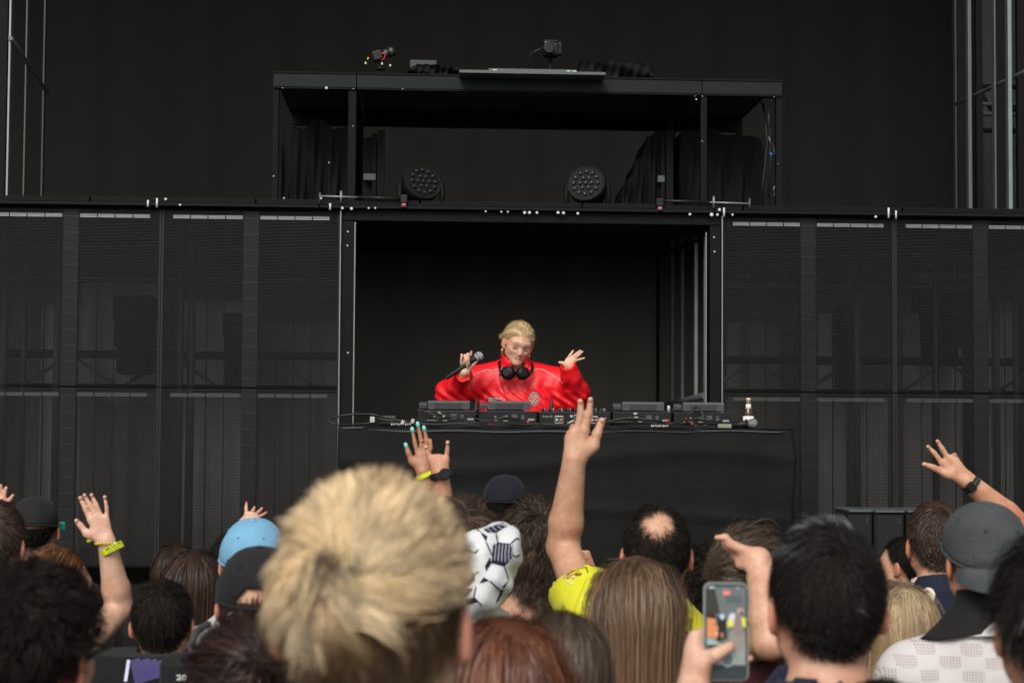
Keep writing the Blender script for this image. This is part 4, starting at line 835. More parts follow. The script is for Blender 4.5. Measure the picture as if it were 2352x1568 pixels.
BODYCOL = [((0, -.034, 1.40), (0, -.020, 1.575), .064), ((.03, -.04, 1.485), (.155, -.024, 1.41), .052), ((-.03, -.04, 1.485), (-.155, -.024, 1.41), .052)]
def push(p, off):
    q = (p - SCN) / (SR + off); r = np.linalg.norm(q, axis=1); m = r < 1; p[m] = SCN + q[m] / r[m][:, None] * (SR + off)
    for a, b, rad in BODYCOL:
        a = np.array(a); b = np.array(b); ba = b - a; h = np.clip(((p - a) @ ba) / (ba @ ba), 0, 1); c = a + h[:, None] * ba; v = p - c; L = np.linalg.norm(v, axis=1); m = L < rad + off; p[m] = c[m] + v[m] / np.maximum(L[m], 1e-6)[:, None] * (rad + off)
    q = (p - np.array([0, -.012, 1.28])) / (np.array([.182, .124, .20]) + off); r = np.linalg.norm(q, axis=1); m = r < 1; p[m] = np.array([0, -.012, 1.28]) + q[m] / r[m][:, None] * (np.array([.182, .124, .20]) + off)
    return p
def make_hair(seed, n_guides=500, per=14, length=.05, nseg=6, lift=.5, grav=.3, whorl=(.01, -.075, .09), swirl=.25, comb=None, combw=0.0, curl=0.0, curl_f=60., frizz=.004, clump=.6, spread=.007, width=.0011, tab=None, len_fn=None, thick=.0, shell=True, alt_p=.3, root_t=None, mask=None, part=None, fade=None, drop=None, flare=0.0, off0=.004, shell_tone=.25, gvar=.22, front=.28):
    r = np.random.default_rng(seed); tab = HL_SHORT if tab is None else np.array(tab)
    d = fib(int(n_guides * 2.0), seed); pos = SCN + d * SR; keep = (pos[:, 2] - SCN[2]) > hairline(d, tab) + r.normal(0, .003, len(d))
    if mask is not None: keep &= mask(pos, r)
    root = pos[keep]; n0 = nrm((root - SCN) / SR ** 2); G = len(root)
    Ln = np.full(G, length) * r.uniform(.8, 1.2, G)
    if len_fn is not None: Ln = Ln * len_fn(root - SCN, n0)
    wp = SCN + np.array(whorl)
    path = np.empty((G, nseg + 1, 3)); path[:, 0] = root; p = root.copy(); ph = r.uniform(0, 2 * PI, G); fr_ = r.uniform(.8, 1.25, G)
    bias = r.normal(0, 1, (G, 3)) * flare
    for s in range(nseg):
        n = nrm((p - SCN) / SR ** 2); v = p - wp
        if part is not None: v = v.copy(); v = np.stack([p[:, 0] - part, np.zeros(G), np.zeros(G)], 1) + np.array([0, -.02, 0])
        t = v - (v * n).sum(1)[:, None] * n; t = nrm(t); t = nrm(t + swirl * np.cross(n, t))
        if comb is not None: c = np.array(comb, float)[None] - (n @ np.array(comb, float))[:, None] * n; t = nrm(t * (1 - combw) + nrm(c) * combw)
        f = s / nseg; below = np.clip((SCN[2] - .02 - p[:, 2]) / .06, 0, 1)[:, None]
        dirv = t * (1 - below * min(1, grav * 2)) + n * (lift * (1 - f)) * (1 - below) + np.array([0, 0, -1]) * (grav * (.3 + f) + below * grav * 3) + bias
        dirv = nrm(dirv); p = p + dirv * (Ln / nseg)[:, None]; p = push(p, off0 + thick * .3)
        path[:, s + 1] = p
    # children
    N = G * per; gi = np.repeat(np.arange(G), per); base = path[gi]; n = n0[gi]; a = nrm(np.cross(n, np.array([.13, .2, 1.])[None])); b = np.cross(n, a)
    u = r.normal(0, 1, (N, 2)) * spread; hgt = r.uniform(0, 1, N) * thick
    tt = np.linspace(0, 1, nseg + 1)[None, :, None]; sp_ = 1 - clump * tt
    C = base + (a[:, None] * u[:, 0, None, None] + b[:, None] * u[:, 1, None, None]) * sp_ + n[:, None] * hgt[:, None, None] * np.minimum(1, tt * 3)
    # keep roots on the scalp
    q = (C[:, 0] - SCN) / SR; C[:, 0] = SCN + nrm(q) * SR * 1.01
    fz = r.normal(0, frizz, (N, nseg + 1, 3)); fz = np.cumsum(fz, 1) * tt; C = C + fz
    lc = r.uniform(.75, 1.05, N)[:, None, None]; C = C[:, :1] + (C - C[:, :1]) * lc
    if curl:
        T = nrm(np.gradient(C, axis=1)); A = nrm(np.cross(T, n[:, None] + 1e-4)); B = np.cross(T, A); an = (ph[gi] + r.normal(0, .35, N))[:, None] + tt[..., 0] * curl_f * (Ln * fr_)[gi][:, None]
        C = C + (A * np.cos(an)[..., None] + B * np.sin(an)[..., None]) * curl * np.minimum(1, tt * 2.5)
    if front < 1:
        k = r.random(N) < np.where(C[:, 0, 1] > .015, front, 1); C, gi = C[k], gi[k]; N = len(C)
    T = nrm(np.gradient(C, axis=1)); ax = SCN[None, None] * np.array([1, 1, 0]) + np.stack([np.zeros(C.shape[:2]), np.zeros(C.shape[:2]), np.clip(C[..., 2], 1.2, 1.66)], -1)
    Nn = nrm(C - ax); S = nrm(np.cross(T, Nn)); ro = r.uniform(-.7, .7, N)[:, None, None]; S = nrm(S + Nn * ro)
    taper = np.interp(np.linspace(0, 1, nseg + 1), [0, .6, 1], [1, .9, .25])[None, :, None]; wd = width * r.uniform(.7, 1.3, N)[:, None, None] * taper * .5
    Vv = np.stack([C - S * wd, C + S * wd], 2).reshape(-1, 3); k = np.arange(N)[:, None] * (nseg + 1) * 2 + np.arange(nseg)[None] * 2; k = k.ravel()
    Q = np.stack([k, k + 1, k + 3, k + 2], 1)
    rnd = np.clip(.5 + gvar * r.normal(size=G)[gi] + .16 * r.normal(size=N), 0, 1); alt = (r.random(G)[gi] < alt_p) * r.uniform(.3, 1, N)
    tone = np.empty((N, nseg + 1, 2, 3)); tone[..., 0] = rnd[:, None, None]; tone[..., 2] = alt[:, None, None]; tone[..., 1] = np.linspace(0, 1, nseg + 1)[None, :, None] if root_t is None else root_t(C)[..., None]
    tone = tone.reshape(-1, 3)
    if shell:
        nu, nv = 64, 30; th = np.linspace(0, 2 * PI, nu, endpoint=False); z = np.linspace(1, -1, nv); dz = np.repeat(z, nu); dr = np.sqrt(np.maximum(0, 1 - dz ** 2)); tH = np.tile(th, nv); dd = np.stack([np.cos(tH) * dr, np.sin(tH) * dr, dz], 1)
        sv = SCN + dd * (SR + .0025); ok = (sv[:, 2] - SCN[2]) > hairline(dd, tab) - .004
        if mask is not None: ok &= mask(sv, np.random.default_rng(1), )
        f = np.array([[j * nu + i, j * nu + (i + 1) % nu, (j + 1) * nu + (i + 1) % nu, (j + 1) * nu + i] for j in range(nv - 1) for i in range(nu)]); f = f[ok[f].all(1)]
        tn = np.zeros((len(sv), 3)); tn[:, 0] = .3; tn[:, 1] = shell_tone if root_t is None else root_t(sv[None])[0]; Q = np.concatenate([Q, f + len(Vv)]); Vv = np.concatenate([Vv, sv]); tone = np.concatenate([tone, tn])
    me = np_mesh('hair', Vv, Q, True); set_attr(me, 'tone', tone); return me
# ------------------------------------------------------------------ caps
def cap_meshes(tilt=0.0, back=False, r=(.090, .108, .098), zc=.012, brim_l=.072, opening=False, pleat_=0.0):
    """six-panel cap in person coordinates; back=True puts the brim over the nape"""
    M = Matrix.Translation(HC + Vector((0, -.012, zc))) @ Matrix.Rotation(tilt, 4, 'X')
    if back: M = M @ Matrix.Rotation(PI, 4, 'Z')
    n, mz = 72, 22; out = {}
    def pt(i, j, o=0.0):
        th = 2 * PI * i; ph = (PI / 2 + .06) * j; k = 1 + o
        seam = 1 - .010 * math.exp(-((((i * 6 + .5) % 1) - .5) / .035) ** 2) * min(1, j * 4)
        hi = .004 * math.sin(th * 3 + 5 * j) * j + pleat_ * math.sin(th * 23 + 3 * math.sin(9 * j)) * math.sin(PI * min(1, j * 1.1))
        sq = 1 + .05 * math.sin(PI * j)
        return Vector(((r[0] * k + hi) * math.cos(th) * math.sin(ph) ** .86 * seam, (r[1] * k + hi) * math.sin(th) * math.sin(ph) ** .86 * seam, (r[2] * k) * math.cos(ph) * sq - .006 * (j > .97)))
    mb = MB(); mb.grid(lambda i, j: M @ pt(i, max(j, .001)), n, mz)
    if opening:
        bad = [f for f in mb.bm.faces if (lambda c: ((c.x / .042) ** 2 + ((c.z + .004) / .036) ** 2) < 1 and c.y < -.05)(M.inverted() @ f.calc_center_median())]
        bmesh.ops.delete(mb.bm, geom=bad, context='FACES')
    bmesh.ops.remove_doubles(mb.bm, verts=mb.bm.verts, dist=1e-5); out['cap'] = mb.mesh('cap')
    mb = MB(); mb.lathe([(.0085, 0), (.0085, .003), (.006, .006), (.002, .007)], 14, M @ Matrix.Translation((0, 0, r[2] - .001))); out['button'] = mb.mesh('button')
    def br(i, j, up=0):
        a = -1.05 + 2.1 * i; e = math.cos(a / 1.05 * PI / 2) ** .55 if abs(a) < 1.05 else 0; x0, y0 = r[0] * math.sin(a), r[1] * math.cos(a)
        return M @ Vector((x0 * (1 + .06 * j), y0 + brim_l * e * j, -.004 - .030 * (x0 / r[0]) ** 2 * (.4 + .6 * j) - .035 * j * j * .7 + up))
    mb = MB(); mb.grid(lambda i, j: br(i, j), 30, 8); mb.grid(lambda i, j: br(i, j, .0035), 30, 8)
    mb.grid(lambda i, j: br(i, 1, .0035 * j), 30, 1); out['brim'] = mb.mesh('brim')
    mb = MB(); R = [pt(i / 40, .995, .012) for i in range(41)]; mb.tube([M @ p for p in R], .0035, 6, False); out['edge'] = mb.mesh('sweatband')
    ey = []
    for k in range(6):
        p = pt((k + .0) / 6, .50, .012); q = MB(); nn = Vector((p.x / r[0] ** 2, p.y / r[1] ** 2, p.z / r[2] ** 2)).normalized(); q.lathe([(.0042, -.001), (.0042, .0012), (.0022, .0012), (.002, -.001)], 12, M @ Matrix.Translation(p) @ nn.to_track_quat('Z', 'Y').to_matrix().to_4x4()); ey.append(q.mesh('eyelet'))
    out['eyelets'] = ey; out['M'] = M; return out
def put_cap(root, m, m2=None, brim_m=None, **kw):
    c = cap_meshes(**kw); o = link('cap', c['cap'], m, root, smooth=True); s = o.modifiers.new('t', 'SOLIDIFY'); s.thickness = .002; s.offset = -1
    link('button', c['button'], m, o); link('brim', c['brim'], brim_m or m, o); link('sweatband', c['edge'], m2 or m, o)
    for e in c['eyelets']: link('eyelet', e, m2 or m, o)
    return o, c
# ------------------------------------------------------------------ one person
TEE = {}
def person(u, vtop, d, label, skin='fair', hv=.02, yaw=0.0, fem=False, hair=None, hair_m=None, shirt_m=None, shirt_me=None, trousers=True, arms=None, group=None, lean=0.0):
    """stands on the ground with the head under (u, vtop) at distance d; hv = hair above the skull"""
    p = P(u, vtop, d); s = p.z / (1.748 + hv)
    root = empty('person', (p.x, p.y, 0), yaw, s); tag(root, label, 'person', group); bpy.context.view_layer.update()
    inv = (Matrix.Translation((p.x, p.y, 0)) @ Matrix.Rotation(yaw, 4, 'Z') @ Matrix.Scale(s, 4)).inverted()
    if arms is None: link('body', generic_body(fem), SK[skin], root)
    else:
        jn, tp = [], []; pr = []; zz = [(1.42, 1.79, .0068)]; xz = [(-.10, .10, .0068)]; yz = [(-.12, .12, .0075)]; lo = [-.36, -.21]; hi = [.36, .26]; zt = 1.79
        for sgn in (-1, 1):
            if sgn not in arms: pr += down_arm(sgn); zz.append((.66, .86, .011)); continue
            A = arms[sgn](inv); jn += A.get('joints', []); tp += A.get('tips', []); pr += A['prims']; a, b = A['box']
            xz.append((a[0], b[0], A['h'])); yz.append((a[1], b[1], A['h'])); zz.append((a[2], b[2], A['h'])); zt = max(zt, b[2] + .03)
            for i in range(2): lo[i] = min(lo[i], a[i] - .04); hi[i] = max(hi[i], b[i] + .04)
        F = Field(axis(lo[0], hi[0], .012, xz), axis(lo[1], hi[1], .012, yz), axis(-.03, zt, .022, zz)); F.run(torso_prims(fem)); F.run(xf(head_prims(fem), Matrix.Translation(HC))); F.run(pr)
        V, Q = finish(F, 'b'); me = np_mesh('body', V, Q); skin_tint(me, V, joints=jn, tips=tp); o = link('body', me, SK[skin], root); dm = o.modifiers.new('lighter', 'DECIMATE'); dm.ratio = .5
    if hair is not None: link('hair', hair, hair_m, root)
    if shirt_m is not None:
        if shirt_me is None:
            if fem not in TEE: TEE[fem] = shirt_mesh(fem)
            shirt_me = TEE[fem]
        link('shirt', shirt_me, shirt_m, root)
    t = trouser_mesh(); link('trousers', t['t'], fabric('denim_dark', (.02, .024, .035)), root); link('shoe', t['l'], fabric('shoe_black', (.02, .02, .02)), root); link('shoe', t['r'], MATS['shoe_black'], root)
    return root, inv
# ================================================================== performer in the red jacket
DJ = 9.62
def dp(u, v, dd=0.0): return P(u, v, DJ + dd + 0.0544 * ((u - CU) / FPX * DJ))
cj = lambda x, y: (940.8 + .19200 * x, 715.0 + .19200 * y)     # close view of the jacket
jp = lambda x, y, dd=0.0: dp(*cj(x, y), dd)
c8 = lambda x, y: (1040 * .9408 + x * 160 / 2091 * .9408, 830 * .9408 + y * 160 / 2091 * .9408)
c9 = lambda x, y: (1340 * .9408 + x * 120 / 1568 * .9408, 830 * .9408 + y * 120 / 1568 * .9408)
m8 = lambda x, y, dd=0.0: dp(*c8(x, y), dd - .22); m9 = lambda x, y, dd=0.0: dp(*c9(x, y), dd - .18)
# head frame: faces the crowd, turned a little to the right, chin down, crown leaning right
fwd = Vector((.20, -.93, -.30)).normalized(); up0 = Vector((.20, 0, 1)); rgt = fwd.cross(up0).normalized(); upv = rgt.cross(fwd).normalized()
HS = .97; hc = dp(1192, 786, -.03)
MH = Matrix((rgt * HS, fwd * HS, upv * HS)).transposed().to_4x4(); MH.translation = hc
djroot = empty('person', (hc.x, hc.y + .10, DECK), 0); tag(djroot, 'performer with tied-back blond hair in a red jacket holding a microphone behind the decks', 'person'); bpy.context.view_layer.update()
T0 = djroot.matrix_world.translation.copy(); toL = Matrix.Translation(-T0)
def scaled(prims, M, s):
    out = []
    for p in prims:
        R3 = M.to_3x3() @ Matrix.Scale(1 / s, 3)
        if p[0] == 'c': out.append(('c', tuple(M @ Vector(p[1])), tuple(M @ Vector(p[2])), p[3] * s, p[4] * s) + p[5:])
        else: out.append(('e', tuple(M @ Vector(p[1])), tuple(q * s for q in p[2]), tuple(tuple(r) for r in (R3 if p[3] is None else R3 @ Matrix(p[3])))) + p[4:])
    return out
L_ = lambda p: tuple(toL @ p)
nk = dp(1188, 862, .04)
SHL, SHR = jp(760, 830, .02), jp(1790, 860, .02); ELL, ELR = jp(410, 1010, -.02), jp(2030, 1040, -.02); WRL, WRR = m8(1230, 1030), m9(640, 850)
body_pr = [('c', L_(nk), L_(MH @ Vector((0, -.022, -.08))), .054, .050, .03, 'add')]
for a, b in ((SHL, SHR), (SHR, SHL)): body_pr.append(('c', L_(nk.lerp(a, .15)), L_(a), .045, .05, .05, 'add'))
ch = dp(1188, 930, .05); pv = Vector((ch.x, ch.y + .02, DECK + .93))
body_pr += [('e', L_(ch), (.16, .10, .17), None, .05, 'add'), ('e', L_(ch + Vector((0, .02, -.22))), (.14, .10, .16), None, .06, 'add'), ('e', L_(pv), (.15, .11, .13), None, .06, 'add')]
for s in (-1, 1):
    hp = pv + Vector((s * .085, 0, -.04)); kn = Vector((pv.x + s * .10, pv.y, DECK + .50)); an = Vector((pv.x + s * .105, pv.y + .02, DECK + .10))
    body_pr += [('c', L_(hp), L_(kn), .085, .054, .04, 'add'), ('c', L_(kn), L_(an), .052, .036, .03, 'add'), ('c', L_(an + Vector((0, .01, -.055))), L_(an + Vector((s * .02, -.16, -.067))), .038, .032, .03, 'add')]
hands = []
hands += arm_prims(L_(SHL), L_(ELL), L_(WRL), (.044, .038, .034, .0255)); hands += arm_prims(L_(SHR), L_(ELR), L_(WRR), (.044, .038, .034, .0255))
lf = lambda f, pts: [Vector(L_(f(*p))) for p in pts]
hL = [lf(m8, [(1420, 560, .02), (1425, 470, .0), (1450, 370, -.01)]), lf(m8, [(1350, 520, .03), (1335, 450, -.012), (1352, 610, -.045), (1378, 770, -.034)]), lf(m8, [(1250, 560, .03), (1235, 490, -.012), (1268, 660, -.045), (1318, 850, -.034)]), lf(m8, [(1150, 620, .03), (1140, 470, .012), (1128, 590, -.012), (1104, 720, -.008)])]
hands += hand_prims(Vector(L_(WRL)), hL, lf(m8, [(1370, 900, .004), (1510, 780, -.008), (1605, 680, -.018)]), .95)
hR = [lf(m9, [(570, 640), (680, 480), (772, 340)]), lf(m9, [(680, 620), (850, 460), (1000, 340)]), lf(m9, [(770, 630), (950, 480), (1076, 370)]), lf(m9, [(830, 670), (985, 612), (1135, 572)])]
hands += hand_prims(Vector(L_(WRR)), hR, lf(m9, [(520, 770, -.01), (430, 732, -.014), (345, 712, -.016)]), .90)
lo = np.array([-.48, -.45, -.02]); hi = np.array([.48, .28, 1.78]); hl = Vector(L_(hc))
def zn(pts, pad, h): return [(min(p[i] for p in pts) - pad, max(p[i] for p in pts) + pad, h) for i in range(3)]
zh = [(hl[i] - .13, hl[i] + .13, .0031) for i in range(3)]; zl = zn([q for f in hL for q in f] + [Vector(L_(WRL))], .04, .0036); zr = zn([q for f in hR for q in f] + [Vector(L_(WRR))], .04, .0036)
F = Field(*[axis(lo[i], hi[i], (.014, .014, .026)[i], (zh[i], zl[i], zr[i])) for i in range(3)])
F.run(body_pr); F.run(scaled(head_prims(True), toL @ MH, HS)); F.run(hands)
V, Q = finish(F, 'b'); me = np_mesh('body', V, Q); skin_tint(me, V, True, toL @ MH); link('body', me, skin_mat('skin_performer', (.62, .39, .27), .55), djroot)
# jacket
jr = [(700, 800, .055, .06), (760, 880, .06, .075), (850, 760, .055, .075), (1000, 720, .05, .075), (1620, 720, .05, .075), (1740, 770, .055, .075), (1800, 850, .06, .075)]
jpr = [('c', L_(jp(740, 840, .04)), L_(jp(1240, 760, .06)), .085, .10, .05, 'add'), ('c', L_(jp(1810, 860, .04)), L_(jp(1260, 760, .06)), .085, .10, .05, 'add'), ('e', L_(dp(1188, 925, .06)), (.245, .145, .20), None, .06, 'add'), ('e', L_(dp(1188, 985, .06)), (.235, .145, .22), None, .06, 'add')]
jpr += [('c', L_(jp(770, 860, .03)), L_(jp(520, 990, -.03)), .085, .080, .04, 'add'), ('c', L_(jp(440, 990, -.04)), L_(jp(520, 1040, -.06)), .060, .060, .04, 'add'), ('c', L_(jp(470, 960, -.06)), L_(jp(640, 775, -.16)), .070, .050, .03, 'add'), ('c', L_(jp(640, 775, -.16)), L_(m8(1170, 1110)), .050, .040, .02, 'add')]
jpr += [('c', L_(jp(1780, 880, .03)), L_(jp(1960, 1010, -.02)), .085, .085, .04, 'add'), ('c', L_(jp(2000, 1010, -.03)), L_(jp(1970, 1060, -.05)), .070, .070, .04, 'add'), ('c', L_(jp(1990, 960, -.08)), L_(jp(1930, 790, -.155)), .076, .056, .03, 'add'), ('c', L_(jp(1930, 790, -.155)), L_(jp(1900, 672, -.19)), .056, .048, .02, 'add')]
jpr += [('c', L_(dp(1188, 868, .035)), L_(dp(1184, 828, .005)), .082, .079, .02, 'add')]
F = Field(axis(-.50, .50, .0065), axis(-.45, .30, .0075), axis(.85, 1.72, .0065)); F.run(jpr)
x, y, z = F.pts((slice(None),) * 3)
r = np.random.default_rng(5); w = np.zeros_like(F.D)
for k in range(9):
    kx, kz, ky = r.normal(0, 34), r.normal(0, 26), r.normal(0, 22); w += np.sin(kx * x + kz * z + ky * y + r.uniform(0, 6) + 1.2 * np.sin(9 * x + 14 * z + k)) / 9
F.D = F.D + np.clip((L_(dp(1188, 866, 0))[2] - z) / .05, .06, 1) * (.013 * (np.abs(w) - .18) + .004 * np.sin(90 * x + 50 * z + 3 * np.sin(30 * z)))
F.D = F.D.astype(np.float32)
F.run([('c', L_(dp(1188, 850, .0)), L_(dp(1182, 800, -.02)), .060, .064, .004, 'sub'), ('e', L_(dp(1190, 838, -.075)), (.030, .05, .045), None, .01, 'sub')])
kL = (m8(1170, 1110) - jp(640, 775, -.16)).normalized(); F.run([('c', L_(m8(1170, 1110) + kL * .03), L_(m8(1170, 1110) + kL * .12), .04, .05, .003, 'sub')])
kR = (jp(1900, 672, -.19) - jp(1930, 790, -.155)).normalized(); F.run([('c', L_(jp(1900, 672, -.19) + kR * .030), L_(jp(1900, 672, -.19) + kR * .14), .038, .05, .003, 'sub')])
V, Q = finish(F, 'j', 1); jm, n, l, b = nodes_of('red_nylon'); b.inputs['Base Color'].default_value = (.78, .008, .016, 1); b.inputs['Roughness'].default_value = .46; b.inputs['Specular IOR Level'].default_value = .45; b.inputs['Coat Weight'].default_value = .0; b.inputs['Coat Roughness'].default_value = .3
tc = n.new('ShaderNodeTexCoord'); t1 = n.new('ShaderNodeTexNoise'); t1.inputs['Scale'].default_value = 20; t1.inputs['Detail'].default_value = 9; t1.inputs['Roughness'].default_value = .62; t1.inputs['Distortion'].default_value = 1.4; l.new(tc.outputs['Object'], t1.inputs['Vector']); bp = n.new('ShaderNodeBump'); bp.inputs['Strength'].default_value = .35; bp.inputs['Distance'].default_value = .010; l.new(t1.outputs['Fac'], bp.inputs['Height']); l.new(bp.outputs[0], b.inputs['Normal'])
jme = np_mesh('jacket', V, Q); jk = link('jacket', jme, jm, djroot)
bvj = BVHTree.FromPolygons([v.co.copy() for v in jme.vertices], [tuple(p.vertices) for p in jme.polygons])
def onj(u, v, off=.003):
    o_ = toL @ Vector((0, 0, EYE)); d_ = (toL @ dp(u, v)) - o_; r = bvj.ray_cast(o_, d_.normalized()); return r[0] - d_.normalized() * off if r[0] is not None else None
def jtube(pts, r, m, name, par=None, off=.003):
    q = [onj(*cj(*p), off) for p in pts]; q = [p for p in q if p is not None]; mb = MB(); mb.tube(spline(q, 5), r, 6); return link(name, mb.mesh(name), m, par or djroot)
pip = mat('piping_pink', (.72, .46, .42), .5)
jtube([(690, 830), (720, 800), (760, 765), (820, 735), (880, 715), (940, 698), (985, 712), (1030, 695), (1070, 690)], .0024, pip, 'piping', jk); jtube([(1435, 680), (1480, 700), (1540, 690), (1600, 700), (1660, 735), (1720, 770), (1790, 820), (1820, 850)], .0024, pip, 'piping', jk)
jtube([(1070, 740), (1080, 810), (1100, 880), (1130, 960), (1155, 1040), (1172, 1110)], .0022, rubber, 'headphone_cable', None, .004)
jtube([(1270, 720), (1262, 760), (1255, 800)], .0030, mat('zip_red', (.25, .01, .015), .4), 'zip', jk)
def jpatch(fn, nu, nv, m, name, par, off):
    mb = MB(); vs = {}
    for j in range(nv + 1):
        for i in range(nu + 1):
            p = onj(*cj(*fn(i / nu, j / nv)), off)
            if p is not None: vs[i, j] = mb.bm.verts.new(p)
    for j in range(nv):
        for i in range(nu):
            q = [vs.get(k) for k in ((i, j), (i + 1, j), (i + 1, j + 1), (i, j + 1))]
            if all(q): mb.bm.faces.new(q)
    return link(name, mb.mesh(name), m, par)
# chest label
pl_ = jpatch(lambda i, j: (926 + 164 * i, 1016 + 10 * i + 64 * j), 10, 4, mat('patch_maroon', (.09, .012, .02), .6), 'chest_label', jk, .005)
prw = mat('patch_pink', (.75, .50, .50), .5)
def jtext(txt, x0, y0, size, slope, m, par, off):
    me = text_mesh(txt, size, 0, bold=size * .03, align='LEFT')
    for v in me.vertices:
        p = onj(*cj(x0 + v.co.x, y0 - v.co.y + slope * v.co.x), off); v.co = p if p is not None else (0, 0, 0)
    return link('lettering', me, m, par)
jtext('ANJUNAPRINCE', 934, 1036, 23, .06, prw, pl_, .0075); jtext('ASSOCIATION', 936, 1066, 20, .06, prw, pl_, .0075)
# round crest: white rim, blue ring, yellow field with red checks in a diamond
disc = lambda cx, cy, rx, ry: (lambda i, j: (cx + rx * j * math.cos(2 * PI * i), cy + ry * j * math.sin(2 * PI * i)))
cr_ = jpatch(disc(1488, 1046, 62, 82), 28, 3, wht, 'crest', jk, .005); jpatch(disc(1488, 1046, 55, 74), 28, 3, mat('crest_blue', (.10, .13, .30), .5), 'crest_ring', cr_, .0062); jpatch(disc(1488, 1046, 40, 55), 24, 3, mat('crest_cream', (.70, .52, .22), .5), 'crest_field', cr_, .0074)
cred = mat('crest_red', (.50, .015, .02), .5)
for i in range(-2, 3):
    for j in range(-2, 3):
        if (i + j) % 2 == 0 and abs(i) + abs(j) <= 2:
            jpatch(lambda a, b_, i=i, j=j: (1488 + i * 17 + 18 * (a - .5), 1046 + j * 22 + 24 * (b_ - .5)), 2, 2, cred, 'crest_check', cr_, .0086)
for k in range(10):
    a = 2 * PI * k / 10 + .3; jpatch(lambda i, j, a=a: (1488 + 48 * math.cos(a) + 8 * (i - .5), 1046 + 64 * math.sin(a) + 9 * (j - .5)), 2, 2, wht, 'crest_mark', cr_, .0075)
# headphones round the neck
hp_ = empty('headphones', (0, 0, 0)); hp_.parent = djroot
cup_b = mat('cup_black', (.006, .006, .0065), .45, spec=.25)
def cup(u, v, dd, ax, r):
    p = Vector(L_(dp(u, v, dd))); M = Matrix.Translation(p) @ Vector(ax).normalized().to_track_quat('Z', 'Y').to_matrix().to_4x4()
    c = MB().lathe([(r * .8, -.022), (r, -.018), (r, .0), (r * .93, .004), (r * .93, .012), (r * .80, .018), (r * .2, .021)], 26, M).build('ear_cup', cup_b, hp_); MB().lathe([(r * .55, .0185), (r * .6, .0215), (r * .5, .0225)], 22, M).build('trim_ring', black_pl, c)
cup(1166, 856, -.145, (-.35, -1, .1), .040); cup(1201, 857, -.145, (.45, -1, .05), .038)
pts = [Vector(L_(dp(*q))) for q in ((1152, 862, -.13), (1148, 842, -.09), (1147, 832, -.02), (1160, 826, .06), (1188, 824, .09), (1212, 828, .06), (1222, 838, -.02), (1221, 850, -.09), (1214, 864, -.13))]
MB().tube(spline(pts, 5), .008, 8).build('headband', cup_b, hp_)
MB().lathe([(.008, -.006), (.010, 0), (.008, .006)], 12, Matrix.Translation(Vector(L_(dp(1153, 848, -.135))))).build('hinge', edge_metal, hp_)
# hair: side parting, swept back behind the ear, small tied tail
MHL = toL @ MH; mh_body = MHL @ Matrix.Translation(-HC)
TAB_DJ = [.050, .042, .024, .006, .000, -.020, -.055, -.075, -.082]
hm_dj = hair_mat('hair_performer', (.45, .29, .12), (.72, .52, .25), (.85, .70, .42), .42, .35)
hh = make_hair(401, front=1, n_guides=520, per=12, length=.15, nseg=8, lift=.03, grav=.10, part=-.020, comb=(0, -.9, -.40), combw=.48, clump=.4, spread=.007, thick=.004, width=.0013, frizz=.0009, flare=.04, tab=TAB_DJ, swirl=0, off0=.004, alt_p=.45)
o = link('hair', hh, hm_dj, djroot); o.matrix_local = mh_body
tl_ = make_hair(402, n_guides=90, per=22, length=.095, nseg=7, lift=.35, grav=.75, comb=(.6, -.3, -.8), combw=.8, clump=.5, spread=.008, thick=.006, width=.0012, frizz=.002, flare=.10, shell=False, mask=lambda p, r: (p[:, 0] > .03) & (p[:, 1] < -.045) & (p[:, 2] < 1.63) & (p[:, 2] > 1.565)); o = link('tail', tl_, hm_dj, djroot); o.matrix_local = mh_body
lk = make_hair(403, front=1, n_guides=70, per=16, length=.085, nseg=7, lift=.05, grav=.30, comb=(-.75, -.2, -.5), combw=.8, clump=.5, spread=.006, thick=.006, width=.0012, frizz=.002, flare=.10, shell=False, tab=TAB_DJ, mask=lambda p, r: (p[:, 0] < -.045) & (p[:, 1] > -.02) & (p[:, 2] > 1.655)); o = link('loose_lock', lk, hm_dj, djroot); o.matrix_local = mh_body
# earrings
gold = mat('gold', (.75, .52, .2), .25, 1.0)
for s in (1, -1): p = MHL @ Vector((s * .084, -.004, -.070)); MB().lathe([(.003, -.012), (.0055, -.008), (.0055, .008), (.003, .012)], 10, Matrix.Translation(p)).build('earring', gold, djroot)
# trousers and shoes behind the table
F = Field(axis(-.3, .3, .014), axis(-.3, .3, .014), axis(.06, 1.12, .026)); F.run([p for p in body_pr if p[0] == 'c' and p[2][2] < .6 and p[1][2] > .2] + [body_pr[5]], .014); F.run([('p', (0, 0, 1.0), (0, 0, 1), 1e-4, 'cut'), ('p', (0, 0, .10), (0, 0, -1), 1e-4, 'cut')]); V, Q = finish(F, 't', 1); link('trousers', np_mesh('trousers', V, Q), fabric('denim_dark', (.02, .024, .035)), djroot)
for s in (-1, 1):
    an = Vector(L_(Vector((pv.x + s * .105, pv.y + .02, DECK + .10)))); F = Field(axis(an.x - .1, an.x + .1, .009), axis(an.y - .26, an.y + .1, .009), axis(-.01, .14, .009)); F.run([('c', tuple(an + Vector((0, .01, -.05))), tuple(an + Vector((s * .02, -.16, -.062))), .046, .042, .03, 'add'), ('c', tuple(an + Vector((0, 0, .01))), tuple(an + Vector((0, 0, -.05))), .046, .044, .03, 'add')]); F.run([('p', (0, 0, .003), (0, 0, -1), 1e-4, 'cut')]); V, Q = finish(F, 'f', 1); link('shoe', np_mesh('shoe', V, Q), fabric('shoe_black', (.02, .02, .02)), djroot)
